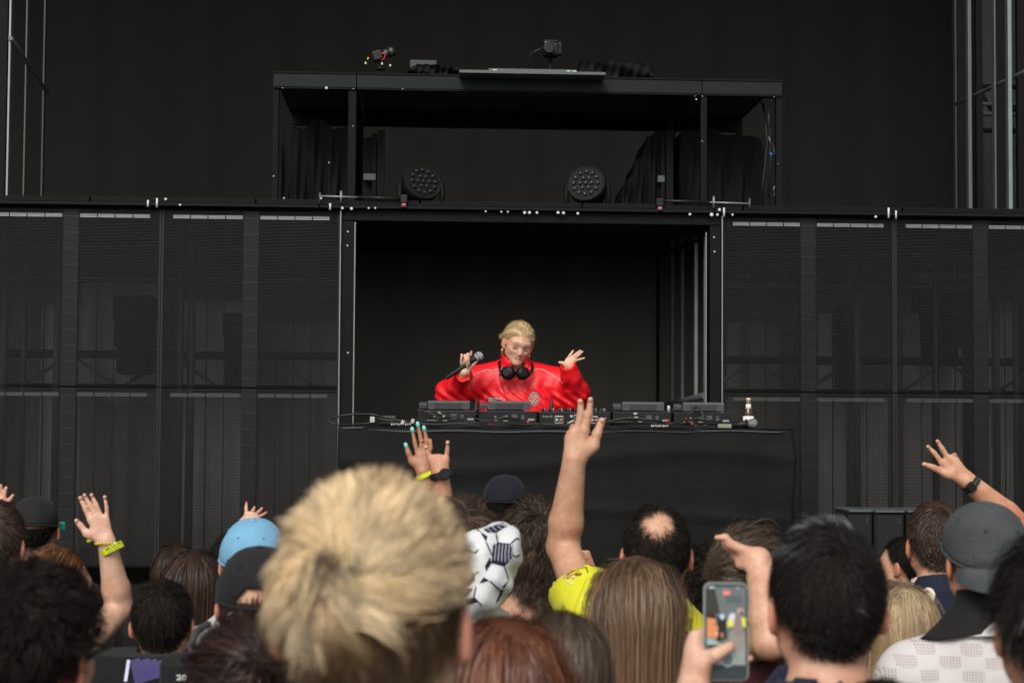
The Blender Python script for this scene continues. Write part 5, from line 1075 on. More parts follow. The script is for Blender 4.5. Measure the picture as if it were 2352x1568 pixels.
# held microphone
a = m8(640, 1215, -.012); b = m8(1560, 600, -.012); e = m8(1655, 492, -.012); ax = (b - a).normalized(); q = ax.to_track_quat('Z', 'Y').to_matrix().to_4x4(); Lm = (b - a).length; Lh = (e - a).length
mk2 = empty('microphone', a); tag(mk2, 'black microphone with silver grille held up in the performer\'s hand', 'microphone'); mk2.rotation_euler = ax.to_track_quat('Z', 'Y').to_euler()
MB().lathe([(.0105, 0), (.0115, .004), (.0125, Lm * .5), (.0145, Lm * .9), (.020, Lm), (.0205, Lm + .006)], 22).build('handle', black_pl, mk2); MB().lathe([(.019, -.022), (.0245, -.008), (.0262, .002), (.0240, .014), (.0165, .023), (.004, .0268)], 26, Matrix.Translation((0, 0, Lh))).build('grille', mat('mic_grille_silver', (.48, .49, .50), .4, .5, bump=1.0, bscale=900), mk2); MB().lathe([(.0268, -.0022), (.0274, 0), (.0268, .0022)], 26, Matrix.Translation((0, 0, Lh - .001))).build('grille_band', alu_dull, mk2)
MB().box(-.004, .004, -.0165, -.0125, Lm * .80, Lm * .90, .002).build('switch', alu, mk2)
# ================================================================== crowd
def crop(x0, y0, w, cw):
    k = w / cw * .9408
    return lambda x, y: (x0 * .9408 + x * k, y0 * .9408 + y * k)
def arm_spec(c, d, wrist, fingers, thumb, elbow, sh, sc=1.0, r=(.046, .041, .037, .027), wd=0.0, ed=0.0, h=.0044, pads=None, el_px=None):
    """arm measured as points (x, y, metres nearer or farther) seen at distance d; returns the builder used by person()"""
    def W(p):
        u, v = c(p[0], p[1]); return P(u, v, d + (p[2] if len(p) > 2 else 0))
    def f(inv):
        wr = inv @ W(wrist); el = inv @ (P(el_px[0], el_px[1], d + ed) if el_px else W(elbow)); fg = [[inv @ W(q) for q in g] for g in fingers]; th = [inv @ W(q) for q in thumb]
        pr = arm_prims(sh, el, wr, r) + hand_prims(wr, fg, th, sc)
        al = [wr] + [q for g in fg for q in g] + th; a = [min(q[i] for q in al) - .03 for i in range(3)]; b = [max(q[i] for q in al) + .03 for i in range(3)]
        return {'prims': pr, 'box': (a, b), 'h': h, 'el': el, 'wr': wr, 'joints': [q for g in fg for q in g[:-1]] + th[:-1], 'tips': [g[-1] for g in fg] + th[-1:]}
    f.W = W; f.wrist = wrist; f.elbow = elbow; f.el_px = el_px; f.d = d; f.ed = ed
    return f
def keep_parent(o, root):
    bpy.context.view_layer.update(); o.parent = root; o.matrix_parent_inverse = root.matrix_world.inverted(); return o
def band(root, a, b, t, r, wid, m, name='wristband', txt=None, txt_m=None, th=.0012, oval=1.0, bulge=None):
    """cuff round the line a-b (world), at fraction t from a; r = radius"""
    a, b = Vector(a), Vector(b); ax = (b - a).normalized(); c = a.lerp(b, t); q = ax.to_track_quat('Z', 'Y').to_matrix().to_4x4()
    v = (c - Vector((0, 0, EYE))).normalized(); lx = -(v - ax * v.dot(ax)).normalized(); ly = ax.cross(lx); M = Matrix((lx, ly, ax)).transposed().to_4x4(); M.translation = c
    mb = MB(); n = 40
    for r0, sgn in ((r + th, 1), (r, -1)): mb.grid(lambda i, j, r0=r0: M @ Vector((r0 * math.cos(2 * PI * i), r0 * oval * math.sin(2 * PI * i), wid * (j - .5))), n, 2)
    for z in (-.5, .5): mb.grid(lambda i, j, z=z: M @ Vector(((r + th * j) * math.cos(2 * PI * i), (r + th * j) * oval * math.sin(2 * PI * i), wid * z)), n, 1)
    o = keep_parent(link(name, mb.mesh(name), m), root)
    for k, (s, size, z, ang) in enumerate(txt or ()):
        me = text_mesh(s, size, .0002, bold=size * .02)
        for vv in me.vertices:
            an = -vv.co.x / (r + th) + ang; rr = r + th + .0004 + vv.co.z; vv.co = M @ Vector((rr * math.cos(an), rr * oval * math.sin(an), z + vv.co.y))
        x = link('lettering', me, txt_m or MATS['band_ink']); bpy.context.view_layer.update(); x.parent = o; x.matrix_parent_inverse = o.matrix_world.inverted()
    return o, M
def nails(root, Wf, tips, m, r=.0058, L_=.011):
    for (tx, ty, dz), (bx_, by_) in tips:
        t = Wf((tx, ty, dz)); b = Wf((bx_, by_, dz)); ax = (t - b).normalized(); mb = MB(); q = ax.to_track_quat('Z', 'Y').to_matrix().to_4x4(); mb.lathe([(.0005, -L_), (r * .85, -L_ * .8), (r, 0), (r * .75, L_ * .5), (.0006, L_ * .75)], 12, Matrix.Translation(t) @ q); keep_parent(link('nail', mb.mesh('nail'), m), root)
lime = mat('lime_band', (.62, .72, .015), .5); ink = mat('band_ink', (.06, .07, .01), .6); wband = mat('band_white', (.7, .7, .68), .5)
# hair colours
HM = dict(
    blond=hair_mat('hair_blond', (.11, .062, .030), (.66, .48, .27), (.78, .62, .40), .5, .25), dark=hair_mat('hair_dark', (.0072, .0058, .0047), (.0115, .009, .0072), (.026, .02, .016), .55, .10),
    brown=hair_mat('hair_brown', (.026, .016, .011), (.055, .034, .022), (.085, .05, .03), .45, .3), rich=hair_mat('hair_brown_red', (.022, .012, .008), (.048, .024, .015), (.075, .035, .02), .42, .35),
    auburn=hair_mat('hair_auburn', (.07, .022, .011), (.20, .060, .027), (.28, .10, .045), .38, .4), ginger=hair_mat('hair_ginger', (.09, .035, .012), (.28, .12, .04), (.36, .18, .07), .4, .35),
    light=hair_mat('hair_light_brown', (.07, .042, .025), (.215, .122, .068), (.34, .205, .115), .36, .45), mid=hair_mat('hair_mid_brown', (.045, .03, .02), (.085, .055, .034), (.14, .095, .06), .38, .45),
    gold=hair_mat('hair_golden', (.11, .075, .045), (.42, .29, .15), (.56, .44, .28), .38, .4), grey=hair_mat('hair_salted', (.0085, .0070, .0058), (.014, .0115, .0095), (.19, .19, .185), .5, .14),
    deep=hair_mat('hair_dark_red', (.012, .008, .007), (.026, .012, .010), (.06, .022, .016), .38, .4))
LONG_TAB = [.062, .058, .045, .012, -.004, -.030, -.075, -.095, -.10]
def long_hair(seed, L=.42, thick=.03, **kw):
    a = dict(n_guides=300, per=20, length=L, nseg=9, lift=.12, grav=.75, whorl=(0, -.02, .10), swirl=0, clump=.18, spread=.013, width=.0015, tab=LONG_TAB, thick=thick * .6, frizz=.0014, flare=.02, alt_p=.35, off0=.004); a.update(kw); return make_hair(seed, **a)
def short_hair(seed, top=.05, side=.022, **kw):
    lf = lambda p, n: np.interp(p[:, 2], [-.09, -.02, .04, .09], [side * .45, side * .75, (top + side) / 2, top]) / top * np.where((np.abs(p[:, 0]) > .055) & (p[:, 2] < .0), .55, 1)
    a = dict(n_guides=420, per=15, length=top, nseg=4, len_fn=lf, lift=.24, grav=.22, thick=.004, clump=.35, width=.0014, spread=.009, frizz=.0011, flare=.05); a.update(kw); return make_hair(seed, **a)
def curly_hair(seed, L=.09, **kw):
    a = dict(n_guides=330, per=14, length=L, nseg=13, lift=.75, grav=.30, curl=.0075, curl_f=150., clump=.75, spread=.009, thick=.012, width=.0014, frizz=.001, flare=.12); a.update(kw); return make_hair(seed, **a)
CG = 'people in the crowd'
tee = lambda n, c, **k: fabric(n, c, **k)
T_black = tee('tee_black', (.012, .012, .013)); T_navy = tee('tee_navy', (.012, .016, .04)); T_grey = tee('tee_grey', (.07, .07, .075)); T_white = tee('tee_white', (.62, .62, .62)); T_red = tee('tee_red', (.38, .02, .03)); T_maroon = tee('tee_maroon', (.055, .014, .018))
# --- 1 blurred blond man in front
def bl_len(p, n): return np.interp(p[:, 2], [-.04, .0, .04, .09], [.75, 1.05, 1.0, .80]) * np.where((np.abs(p[:, 0]) > .055) & (p[:, 2] < .01), .65, 1)
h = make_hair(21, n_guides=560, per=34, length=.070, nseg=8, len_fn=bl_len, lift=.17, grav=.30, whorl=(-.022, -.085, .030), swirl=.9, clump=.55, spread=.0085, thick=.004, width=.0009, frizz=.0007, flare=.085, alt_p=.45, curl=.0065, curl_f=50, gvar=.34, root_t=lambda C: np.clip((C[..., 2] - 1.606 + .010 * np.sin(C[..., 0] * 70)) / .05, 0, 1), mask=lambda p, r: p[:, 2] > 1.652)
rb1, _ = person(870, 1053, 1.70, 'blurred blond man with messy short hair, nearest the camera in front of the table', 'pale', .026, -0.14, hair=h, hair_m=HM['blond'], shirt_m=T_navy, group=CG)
link('nape_hair', make_hair(22, n_guides=380, per=18, length=.030, nseg=5, lift=.12, grav=.5, clump=.4, spread=.008, thick=.004, width=.0008, frizz=.0008, flare=.06, alt_p=.4, mask=lambda p, r: p[:, 2] < 1.70), hair_mat('hair_nape', (.045, .026, .014), (.085, .05, .026), (.16, .10, .05), .5, .2), rb1)
# --- 2 dark curly man bottom left
rootb, invb = person(88, 1262, 2.45, 'man with dark curly hair and black glasses in the bottom left corner', 'fair', .035, -.26, hair=curly_hair(31, .075, side=None) if 0 else make_hair(31, n_guides=480, per=10, length=.075, nseg=11, len_fn=lambda p, n: np.interp(p[:, 2], [-.09, -.03, .03, .09], [.16, .30, .8, 1.0]) * np.where((np.abs(p[:, 0]) > .05) & (p[:, 2] < .01), .5, 1), lift=.45, grav=.22, curl=.0065, curl_f=150, clump=.7, spread=.0085, thick=.012, width=.0012, frizz=.001, flare=.12), hair_m=HM['dark'], shirt_m=T_red, group=CG)
for e in (-1, 1):
    m = MB(); m.tube([(e * .079, -.03, 1.598), (e * .0815, -.015, 1.622), (e * .080, .03, 1.632), (e * .070, .085, 1.632)], .0026, 6); link('temple', m.mesh('temple'), rubber, rootb)
m = MB(); m.tube([(-.070, .087, 1.632), (-.035, .102, 1.636), (0, .105, 1.632), (.035, .102, 1.636), (.070, .087, 1.632)], .0026, 6); link('glasses_front', m.mesh('glasses_front'), rubber, rootb)
# --- 3 brown hair far left, 3b hand behind it
person(-8, 1135, 4.6, 'man with brown short hair at the left picture edge', 'fair', .022, -.1, hair=short_hair(41, .05, .03, whorl=(.015, -.06, .085), flare=.1), hair_m=HM['brown'], shirt_m=T_grey, group=CG)
UC = lambda p, r: p[:, 2] < 1.640
c = crop(0, 1180, 180, 1568)
sp3 = arm_spec(c, 5.4, (0, 640), [[(-130, 330), (-140, 190), (-150, 60)], [(-20, 320), (-5, 170), (15, 40)], [(60, 340), (95, 210), (130, 85)], [(150, 410), (215, 330), (280, 240)]], [(-190, 480), (-260, 400), (-300, 320)], (0, 1500, .05), (.160, -.005, 1.455), .95, el_px=(-30, 1330), ed=.1)
person(-150, 1150, 5.4, 'person beyond the left picture edge whose fingertips show over the brown-haired man', 'fair', .02, fem=True, hair=long_hair(42, n_guides=120), hair_m=HM['brown'], shirt_m=T_black, arms={1: sp3}, group=CG)
# --- 4 black cap with green glasses
capb = fabric('cap_black', (.013, .013, .0135), .8, nscale=30); r4, _ = person(82, 1149, 6.0, 'person in a black cap with green sunglasses in front of the left screen wall', 'warm', -.012, .12, hair=short_hair(51, .02, .012, mask=UC, n_guides=200), hair_m=HM['dark'], shirt_m=T_black, group=CG)
put_cap(r4, capb, tilt=-.1)
grn = mat('green_frame', (.01, .38, .25), .35); m = MB(); m.tube([(.083, -.03, 1.595), (.086, .01, 1.628), (.083, .06, 1.640)], .0045, 6); link('temple', m.mesh('temple'), grn, r4); m = MB(); m.box(.050, .098, .078, .086, 1.618, 1.652, .004); link('lens_frame', m.mesh('lens_frame'), grn, r4)
for k, (x, z) in enumerate(((-.062, 1.60), (-.060, 1.625))):
    m = MB(); m.box(-.008, .008, -.002, .002, -.010, .010, .001, Matrix.Translation((x, -.108 + .03, z)) @ Matrix.Rotation(-.6, 4, 'Z') @ Matrix.Rotation((.7, -.7)[k], 4, 'Y')); link('patch', m.mesh('patch'), white_pl, r4)
# --- 5 ginger woman in profile with raised arm and bands
c = crop(160, 1180, 200, 922); D5 = 4.9
sp5 = arm_spec(c, D5, (465, 655), [[(275, 405), (218, 280), (163, 160)], [(335, 375), (275, 245), (212, 128)], [(402, 378), (347, 240), (290, 125)], [(462, 400), (463, 270), (441, 150)]], [(235, 560), (170, 470), (122, 418)], (610, 1400, .05), (.145, -.005, 1.44), .92, (.046, .044, .042, .0285))
r5, _ = person(150, 1252, D5, 'ginger woman in profile raising her right hand with yellow wristbands', 'pale', .02, -.95, True, long_hair(61, .30, .02, n_guides=220, comb=(0, -1, -.2), combw=.6), HM['ginger'], T_black, arms={1: sp5}, group=CG)
W5 = sp5.W; nails(r5, W5, [((163, 158, -.005), (190, 215)), ((212, 128, -.005), (245, 185)), ((290, 125, -.005), (318, 180)), ((441, 148, -.005), (452, 205)), ((122, 416, -.006), (145, 440))], mat('nail_natural', (.60, .36, .275), .4), .0056, .006); band(r5, W5((540, 760)), W5((510, 700)), .5, .0325, .0185, lime, txt=[('PIT ACCESS', .0095, .003, .15), ('PIT MUSIC FESTIVAL', .0042, -.005, .1)])
a5, b5 = W5((478, 672)), W5((468, 640)); q = (b5 - a5).normalized()
v_ = (a5 - Vector((0, 0, EYE))).normalized(); lx = (v_ - q * v_.dot(q)).normalized(); ly = q.cross(lx)
for k in range(22):
    an = 2 * PI * k / 22; p = a5 + (lx * math.cos(an) + ly * math.sin(an)) * .033 + q * .010 * math.sin(an); m = MB(); m.lathe([(.002, -.0035), (.0046, 0), (.002, .0035)], 8, Matrix.Translation(p)); keep_parent(link('bead', m.mesh('bead'), mat('bead_yellow', (.62, .5, .03), .35) if math.sin(an) > -.3 else mat('bead_white', (.72, .7, .72), .3)), r5)
m = MB(); m.lathe([(.002, -.008), (.005, -.006), (.005, .006), (.002, .008)], 8, Matrix.Translation(W5((272, 640))) @ Matrix.Rotation(1.1, 4, 'Y')); keep_parent(link('charm', m.mesh('charm'), MATS['bead_yellow']), r5)
m = MB()
m.tube([(-.075, .02, 1.625), (-.07, .085, 1.628), (0, .105, 1.628), (.07, .085, 1.628), (.08, -.01, 1.625)], .0024, 6); link('glasses_front', m.mesh('glasses_front'), rubber, r5)
# --- 6 reddish pair, 7 black hair with hoodie and bag, 8 dark red hair with clip
person(405, 1237, 6.2, 'person with reddish-brown hair, left of the pair before the left screen wall', 'fair', .025, .2, True, long_hair(71, .28, .022, n_guides=200), HM['rich'], T_black, group=CG)
person(452, 1246, 5.0, 'woman with long straight dark brown hair, right of the pair before the left screen wall', 'fair', .028, -.05, True, long_hair(72, .36, .026), HM['rich'], T_black, group=CG)
D7 = 4.3
r7, i7 = person(378, 1316, D7, 'person with black hair in a black hooded jacket with a purple and white back print', 'fair', .025, .0, hair=short_hair(81, .05, .04, n_guides=420), hair_m=HM['dark'], group=CG)
q7 = lambda u, v, dd=0.0: tuple(i7 @ P(u, v, D7 + dd))
lump7 = [('c', q7(325, 1420, -.06), q7(425, 1418, -.06), .045, .045, .04, 'add'), ('c', q7(290, 1460, -.06), q7(445, 1450, -.06), .055, .055, .05, 'add'), ('c', q7(285, 1530, -.05), q7(450, 1520, -.05), .085, .085, .06, 'add'), ('c', q7(330, 1600, -.05), q7(430, 1600, -.05), .12, .12, .08, 'add')]
hood_m = fabric('hoodie_black', (.0095, .0095, .010), .9, bump=.5)
s7 = shirt_mesh(False, neck=1.52, sleeve=.5, hem=.84, grow=.022, extra=lump7, fine=.009); link('jacket', s7, hood_m, r7)
def drape_on(me_list, root, fn, nu, nv, name, m, off=.003):
    """flat print laid over the garment: rays from behind onto its surface (person coordinates)"""
    bv = [BVHTree.FromPolygons([v.co.copy() for v in me.vertices], [tuple(p.vertices) for p in me.polygons]) for me in me_list]
    mb = MB(); vs = {}
    for j in range(nv + 1):
        for i in range(nu + 1):
            x, z = fn(i / nu, j / nv); best = None
            for b in bv:
                r = b.ray_cast(Vector((x, -1.0, z)), Vector((0, 1, 0)))
                if r[0] is not None and (best is None or r[0].y < best.y): best = r[0]
            if best is not None: vs[i, j] = mb.bm.verts.new((x, best.y - off, z))
    for j in range(nv):
        for i in range(nu):
            q = [vs.get(k) for k in ((i, j), (i + 1, j), (i + 1, j + 1), (i, j + 1))]
            if all(q): mb.bm.faces.new(q).smooth = True
    return link(name, mb.mesh(name), m, root)
pur = mat('print_purple', (.03, .022, .12), .7, noise=.7, nscale=25); whp = mat('print_glow', (.55, .50, .72), .6, noise=.35, nscale=60)
def strip(p0, p1, w):
    (x0, _a, z0), (x1, _b, z1) = q7(*p0, -.16), q7(*p1, -.16); L_ = math.hypot(x1 - x0, z1 - z0); nx, nz = -(z1 - z0) / L_ * w, (x1 - x0) / L_ * w
    return lambda i, j: (x0 + (x1 - x0) * i + nx * (j - .5), z0 + (z1 - z0) * i + nz * (j - .5))
drape_on([s7], r7, strip((305, 1540), (390, 1515), .075), 12, 10, 'print', pur)
for p0, p1, w in (((291, 1562), (297, 1494), .009), ((297, 1492), (345, 1487), .010), ((380, 1488), (412, 1480), .012), ((412, 1478), (438, 1462), .010), ((375, 1500), (400, 1492), .010), ((343, 1470), (350, 1462), .008)): drape_on([s7], r7, strip(p0, p1, w), 10, 3, 'print', whp, .0045)
# small black backpack hanging from his right shoulder, lettered 20
b0 = Vector(q7(440, 1500, -.22)); bg = MB(); bg.box(b0.x - .085, b0.x + .07, b0.y - .04, b0.y + .06, b0.z - .30, b0.z, .03); o = link('bag', bg.mesh('bag'), fabric('bag_black', (.012, .0125, .014), .75)); bpy.context.view_layer.update(); o.matrix_world = r7.matrix_world; tag(o, 'black shoulder bag with a small white 20 on the back of the hooded jacket', 'bag')
t0_ = Vector(q7(416, 1556, -.26)); me = text_mesh('20', .020, .0006, bold=.0006); x = link('lettering', me, white_pl, o); x.matrix_local = Matrix.Translation((t0_.x, b0.y - .0415, t0_.z)) @ Matrix.Rotation(PI / 2, 4, 'X') @ Matrix.Scale(1.4, 4, (1, 0, 0))
m = MB(); m.tube(spline([Vector(q7(442, 1512, -.20)), Vector(q7(440, 1480, -.18)), Vector(q7(452, 1450, -.14)), Vector(q7(478, 1432, -.08))]), .010, 8); x = link('strap', m.mesh('strap'), fabric('strap_grey', (.05, .052, .056), .6), o)
r8, _ = person(560, 1400, 2.75, 'person with very dark red-brown hair held up by a clip, left of the blond man', 'fair', .03, .05, True, make_hair(91, n_guides=420, per=14, length=.16, nseg=8, lift=.1, grav=.02, comb=(.35, -.75, .35), combw=.8, clump=.55, spread=.009, thick=.014, width=.0013, frizz=.002, flare=.10, tab=LONG_TAB, alt_p=.4), HM['deep'], T_black, group=CG)
bun = make_hair(92, n_guides=160, per=14, length=.09, nseg=10, lift=.5, grav=.1, curl=.012, curl_f=90, clump=.5, spread=.012, thick=.02, width=.0014, shell=False, flare=.15, mask=lambda p, r: ((p - np.array([.02, -.115, 1.665])) ** 2).sum(1) < .055 ** 2); link('bun', bun, HM['deep'], r8)
for k in range(2):
    m = MB(); m.tube([(.052 + .008 * k, -.118, 1.640 - .026 * k), (.064 + .006 * k, -.126, 1.650 - .026 * k), (.078, -.110, 1.652 - .026 * k)], .0042, 6); link('hair_clip', m.mesh('hair_clip'), mat('clip_silver', (.6, .6, .62), .25, .9), r8)
# --- 9 light blue cap, 10 black cap with lettering, 11 dark head, pink nails
blue = fabric('cap_light_blue', (.17, .38, .56), .75, nscale=20, noise=.06); r9, _ = person(585, 1203, 4.5, 'person in a light blue cap behind the black lettered cap', 'fair', -.012, .05, hair=short_hair(101, .02, .015, mask=UC, n_guides=160), hair_m=HM['brown'], shirt_m=T_white, group=CG)
put_cap(r9, blue, tilt=.22)
r10, _ = person(598, 1270, 3.55, 'person in a black cap with white lettering on its back, under the light blue cap', 'fair', -.012, .06, True, hair=long_hair(111, .16, .012, mask=UC, n_guides=240, tab=[.0, .0, .0, -.01, -.02, -.03, -.06, -.085, -.09]), hair_m=HM['rich'], shirt_m=T_black, group=CG)
o10, c10 = put_cap(r10, capb, tilt=.12, opening=True)
bv = BVHTree.FromPolygons([v.co.copy() for v in o10.data.vertices], [tuple(p.vertices) for p in o10.data.polygons])
def wrap_text(txt, size, x0, z0, slope, bv, par, m, name='lettering', bold=.02, align='LEFT'):
    me = text_mesh(txt, size, .0001, bold=size * bold, align=align); dead = []
    for v in me.vertices:
        x, z = x0 + v.co.x, z0 + v.co.y + slope * v.co.x; r = bv.ray_cast(Vector((x, -1, z)), Vector((0, 1, 0)))
        v.co = (x, (r[0].y if r[0] is not None else -.11) - .0012 - v.co.z, z)
    return link(name, me, m, par)
emb = mat('embroidery', (.7, .7, .7), .6)
wrap_text('1', .020, -.0535, 1.603, 0, bv, o10, emb)
m = MB(); ring = [Vector((-.0485 + .013 * math.cos(a), 0, 1.603 + .015 * math.sin(a))) for a in np.linspace(0, 2 * PI, 25)]
for p in ring: r = bv.ray_cast(Vector((p.x, -1, p.z)), Vector((0, 1, 0))); p.y = r[0].y - .001 if r[0] is not None else -.1
m.tube(ring, .0012, 5, False); link('emblem_ring', m.mesh('emblem_ring'), emb, o10)
wrap_text('PLUS ONE', .019, -.031, 1.596, -.10, bv, o10, emb)
person(542, 1212, 5.2, 'dark-haired person half hidden behind the light blue cap', 'warm', .02, 0, hair=short_hair(121, .03, .02, n_guides=260), hair_m=HM['dark'], shirt_m=T_navy, group=CG)
c = crop(560, 1200, 120, 1882); D = 6.0
spP = arm_spec(c, D, (920, 1240), [[(660, 830), (638, 620, .03), (655, 440, .05)], [(830, 830), (915, 700, .035), (962, 590, .06)], [(980, 870), (1150, 740, .03), (1250, 630, .055)], [(1090, 970), (1290, 870, .02), (1420, 790, .04)]], [(560, 1050), (455, 1130), (395, 1220)], (940, 1700), (.145, -.005, 1.44), .88, el_px=(588, 1340), ed=.05)
rP, _ = person(640, 1240, D, 'person hidden behind the caps raising a pale hand with pink nails', 'pale', .02, 0, True, long_hair(131, .25, n_guides=120), HM['dark'], T_black, arms={-1: (lambda s: (lambda inv: s(inv)))(arm_spec(c, D, spP.wrist, [[(660, 830), (638, 620, .03), (655, 440, .05)], [(830, 830), (915, 700, .035), (962, 590, .06)], [(980, 870), (1150, 740, .03), (1250, 630, .055)], [(1090, 970), (1290, 870, .02), (1420, 790, .04)]], [(560, 1050), (455, 1130), (395, 1220)], (940, 1700), (-.145, -.005, 1.44), .88, el_px=(600, 1345), ed=.05))}, group=CG)
WP = spP.W; band(rP, WP((905, 1190)), WP((900, 1000)), .55, .0275, .014, lime)
pink = mat('nail_pink', (.55, .05, .12), .3)
nails(rP, WP, [((658, 415, .048), (648, 520)), ((1252, 622, .054), (1200, 680)), ((1425, 785, .038), (1350, 830))], pink, .0055, .006)
# --- 12 teal nails hand and horn hand with watch
c = crop(960, 1010, 180, 1568); D = 5.5
spT = arm_spec(c, D, (650, 1240), [[(525, 890), (460, 600), (405, 340)], [(605, 860), (590, 540), (525, 235)], [(680, 870), (715, 580), (658, 310)], [(745, 910), (805, 720), (795, 545)]], [(390, 990), (325, 830), (280, 680)], (700, 1700), (.145, -.005, 1.44), .93, el_px=(1010, 1300), ed=.05)
rT, _ = person(965, 1215, D, 'person hidden behind the blond man raising a brown hand with teal nails', 'brown', .02, 0, True, long_hair(141, .25, n_guides=120), HM['dark'], T_black, arms={1: spT}, group=CG)
WT = spT.W; teal = mat('nail_teal', (.20, .62, .52), .3); nails(rT, WT, [((404, 325, -.002), (440, 480)), ((522, 215, -.002), (560, 400)), ((656, 298, -.002), (690, 450)), ((270, 660, -.002), (320, 800))], teal, .0068, .012)
m = MB(); a, b = WT((600, 577)), WT((640, 560)); ax = (WT((590, 540)) - WT((605, 640))).normalized(); m.lathe([(.0098, -.0013), (.0108, 0), (.0098, .0013)], 20, Matrix.Translation(WT((598, 578))) @ ax.to_track_quat('Z', 'Y').to_matrix().to_4x4()); keep_parent(link('ring', m.mesh('ring'), mat('gold', (.75, .52, .2), .25, 1.0)), rT)
band(rT, WT((690, 1330)), WT((650, 1240)), .3, .029, .014, lime)
D = 5.2
spH = arm_spec(c, D, (1000, 1250), [[(800, 960), (735, 830), (698, 700)], [(890, 930), (880, 930, .035), (900, 1010, .045)], [(1000, 925), (990, 930, .035), (990, 1020, .045)], [(1130, 970), (1150, 770), (1158, 600)]], [(880, 1060, .03), (930, 990, .05), (1010, 990, .055)], (1050, 1700), (.160, -.005, 1.455), 1.0, el_px=(1035, 1290), ed=.08)
rH, _ = person(905, 1180, D, 'person hidden behind the blond man raising a fist with its little finger up, black watch', 'warm', .02, 0, False, short_hair(151, .04, .02, n_guides=160), HM['dark'], T_black, arms={1: spH}, group=CG)
WH = spH.W; nails(rH, WH, [((1158, 600, -.005), (1155, 690)), ((698, 700, -.005), (715, 760))], mat('nail_natural', (.60, .36, .275), .4), .0064, .007); band(rH, WH((1030, 1340)), WH((1000, 1240)), .45, .0335, .020, rubber, 'watch_strap'); _, M = band(rH, WH((1030, 1340)), WH((1000, 1240)), .45, .0352, .004, mat('watch_rim', (.1, .1, .11), .25, .8), 'watch_rim')
m = MB(); m.lathe([(.018, 0), (.018, .006), (.015, .008)], 24, M @ Matrix.Translation((.030, .012, 0)) @ Matrix.Rotation(PI / 2, 4, 'Y')); keep_parent(link('watch_case', m.mesh('watch_case'), black_pl), rH)
# --- 13/16 spiky brown hair and football-patterned shirt
D = 3.9
r16, i16 = person(1060, 1133, D + .45, 'person with spiky brown hair in a white football-patterned shirt beside the blond man', 'tan', .035, .1, hair=short_hair(161, .075, .05, lift=.9, flare=.22, clump=.85, spread=.011, n_guides=420), hair_m=HM['brown'], group=CG)
c = crop(1120, 1180, 280, 1372)
ip = lambda x, y, d: i16 @ P(*c(x, y), d)
F = Field(axis(-.36, .42, .010), axis(-.75, .3, .012), axis(.85, 1.85, .010)); pr = [p for p in torso_prims() if p[1][2] > .9 and p[0] == 'e' or (p[0] == 'c' and p[1][2] > 1.46)]
F.run(pr, .016)
big = [(560, 600, .30, .026), (600, 650, .30, .026), (430, 640, .30, .028), (300, 720, .28, .034), (560, 760, .28, .034), (530, 880, .26, .038), (470, 980, .25, .044), (400, 1140, .24, .050), (330, 1320, .22, .045), (200, 780, .28, .050), (150, 1000, .26, .085), (250, 1200, .24, .07), (150, 1400, .22, .06)]
F.run([('c', tuple(ip(x, y, D + dd)), tuple(ip(x, y, D + dd + .12)), r * .72, r * .72, .055, 'add') for x, y, dd, r in big], -.004); F.run([('p', (0, 0, .9), (0, 0, -1), 1e-4, 'cut')])
x, y, z = F.pts((slice(None),) * 3); F.D = F.D + (.007 * np.sin(x * 50 + z * 40 + 2 * np.sin(z * 20)) * np.sin(z * 22 - y * 15 + 1) + .003 * np.sin(x * 90 - z * 60) + .005 * np.exp(-((np.sin(x * 26 + z * 14 + 1.5 * np.sin(z * 17))) / .16) ** 2)).astype(np.float32)
V, Q = finish(F, 's', 2); m16 = np_mesh('shirt', V, Q); o16 = link('shirt', m16, fabric('football_white', (.60, .62, .64), .75, bump=.3), r16)
bv16 = BVHTree.FromPolygons([v.co.copy() for v in m16.vertices], [tuple(p.vertices) for p in m16.polygons]); eye16 = i16 @ Vector((0, 0, EYE))
def on16(x, y, off):
    d_ = (ip(x, y, D) - eye16).normalized(); r = bv16.ray_cast(eye16, d_); return r[0] - d_ * off if r[0] is not None else None
navy = fabric('football_navy', (.0085, .0105, .022), .75, bump=.3); pale = fabric('football_stripe', (.30, .32, .40), .75, bump=.1)
def poly16(pts, m, off, name='print_panel', par=None):
    cx = sum(p[0] for p in pts) / len(pts); cy = sum(p[1] for p in pts) / len(pts); n = len(pts); k = 5; mb = MB(); vs = {}
    for a in range(n * k):
        (x0, y0), (x1, y1) = pts[a // k], pts[(a // k + 1) % n]; t = (a % k) / k; ex, ey = x0 + (x1 - x0) * t, y0 + (y1 - y0) * t
        for j in range(1, 5):
            p = on16(cx + (ex - cx) * j / 4, cy + (ey - cy) * j / 4, off)
            if p is not None: vs[a, j] = mb.bm.verts.new(p)
    p = on16(cx, cy, off); c0 = mb.bm.verts.new(p) if p is not None else None
    for a in range(n * k):
        b = (a + 1) % (n * k)
        for j in range(0, 4):
            q = [c0, vs.get((a, 1)), vs.get((b, 1))] if j == 0 else [vs.get((a, j)), vs.get((a, j + 1)), vs.get((b, j + 1)), vs.get((b, j))]
            if all(q): mb.bm.faces.new(q).smooth = True
    return link(name, mb.mesh(name), m, par or o16)
def line16(pts, r, m, par=None, off=.0012, name='print_line'):
    q = []
    for (x0, y0), (x1, y1) in zip(pts, pts[1:]):
        for t in np.linspace(0, 1, 8): q.append(on16(x0 + (x1 - x0) * t, y0 + (y1 - y0) * t, off))
    q = [p for p in q if p is not None]; q = [p for n_, p in enumerate(q) if n_ == 0 or (p - q[n_ - 1]).length > 1e-4]
    if len(q) > 1: mb = MB(); mb.tube(q, r, 5); link(name, mb.mesh(name), m, par or o16)
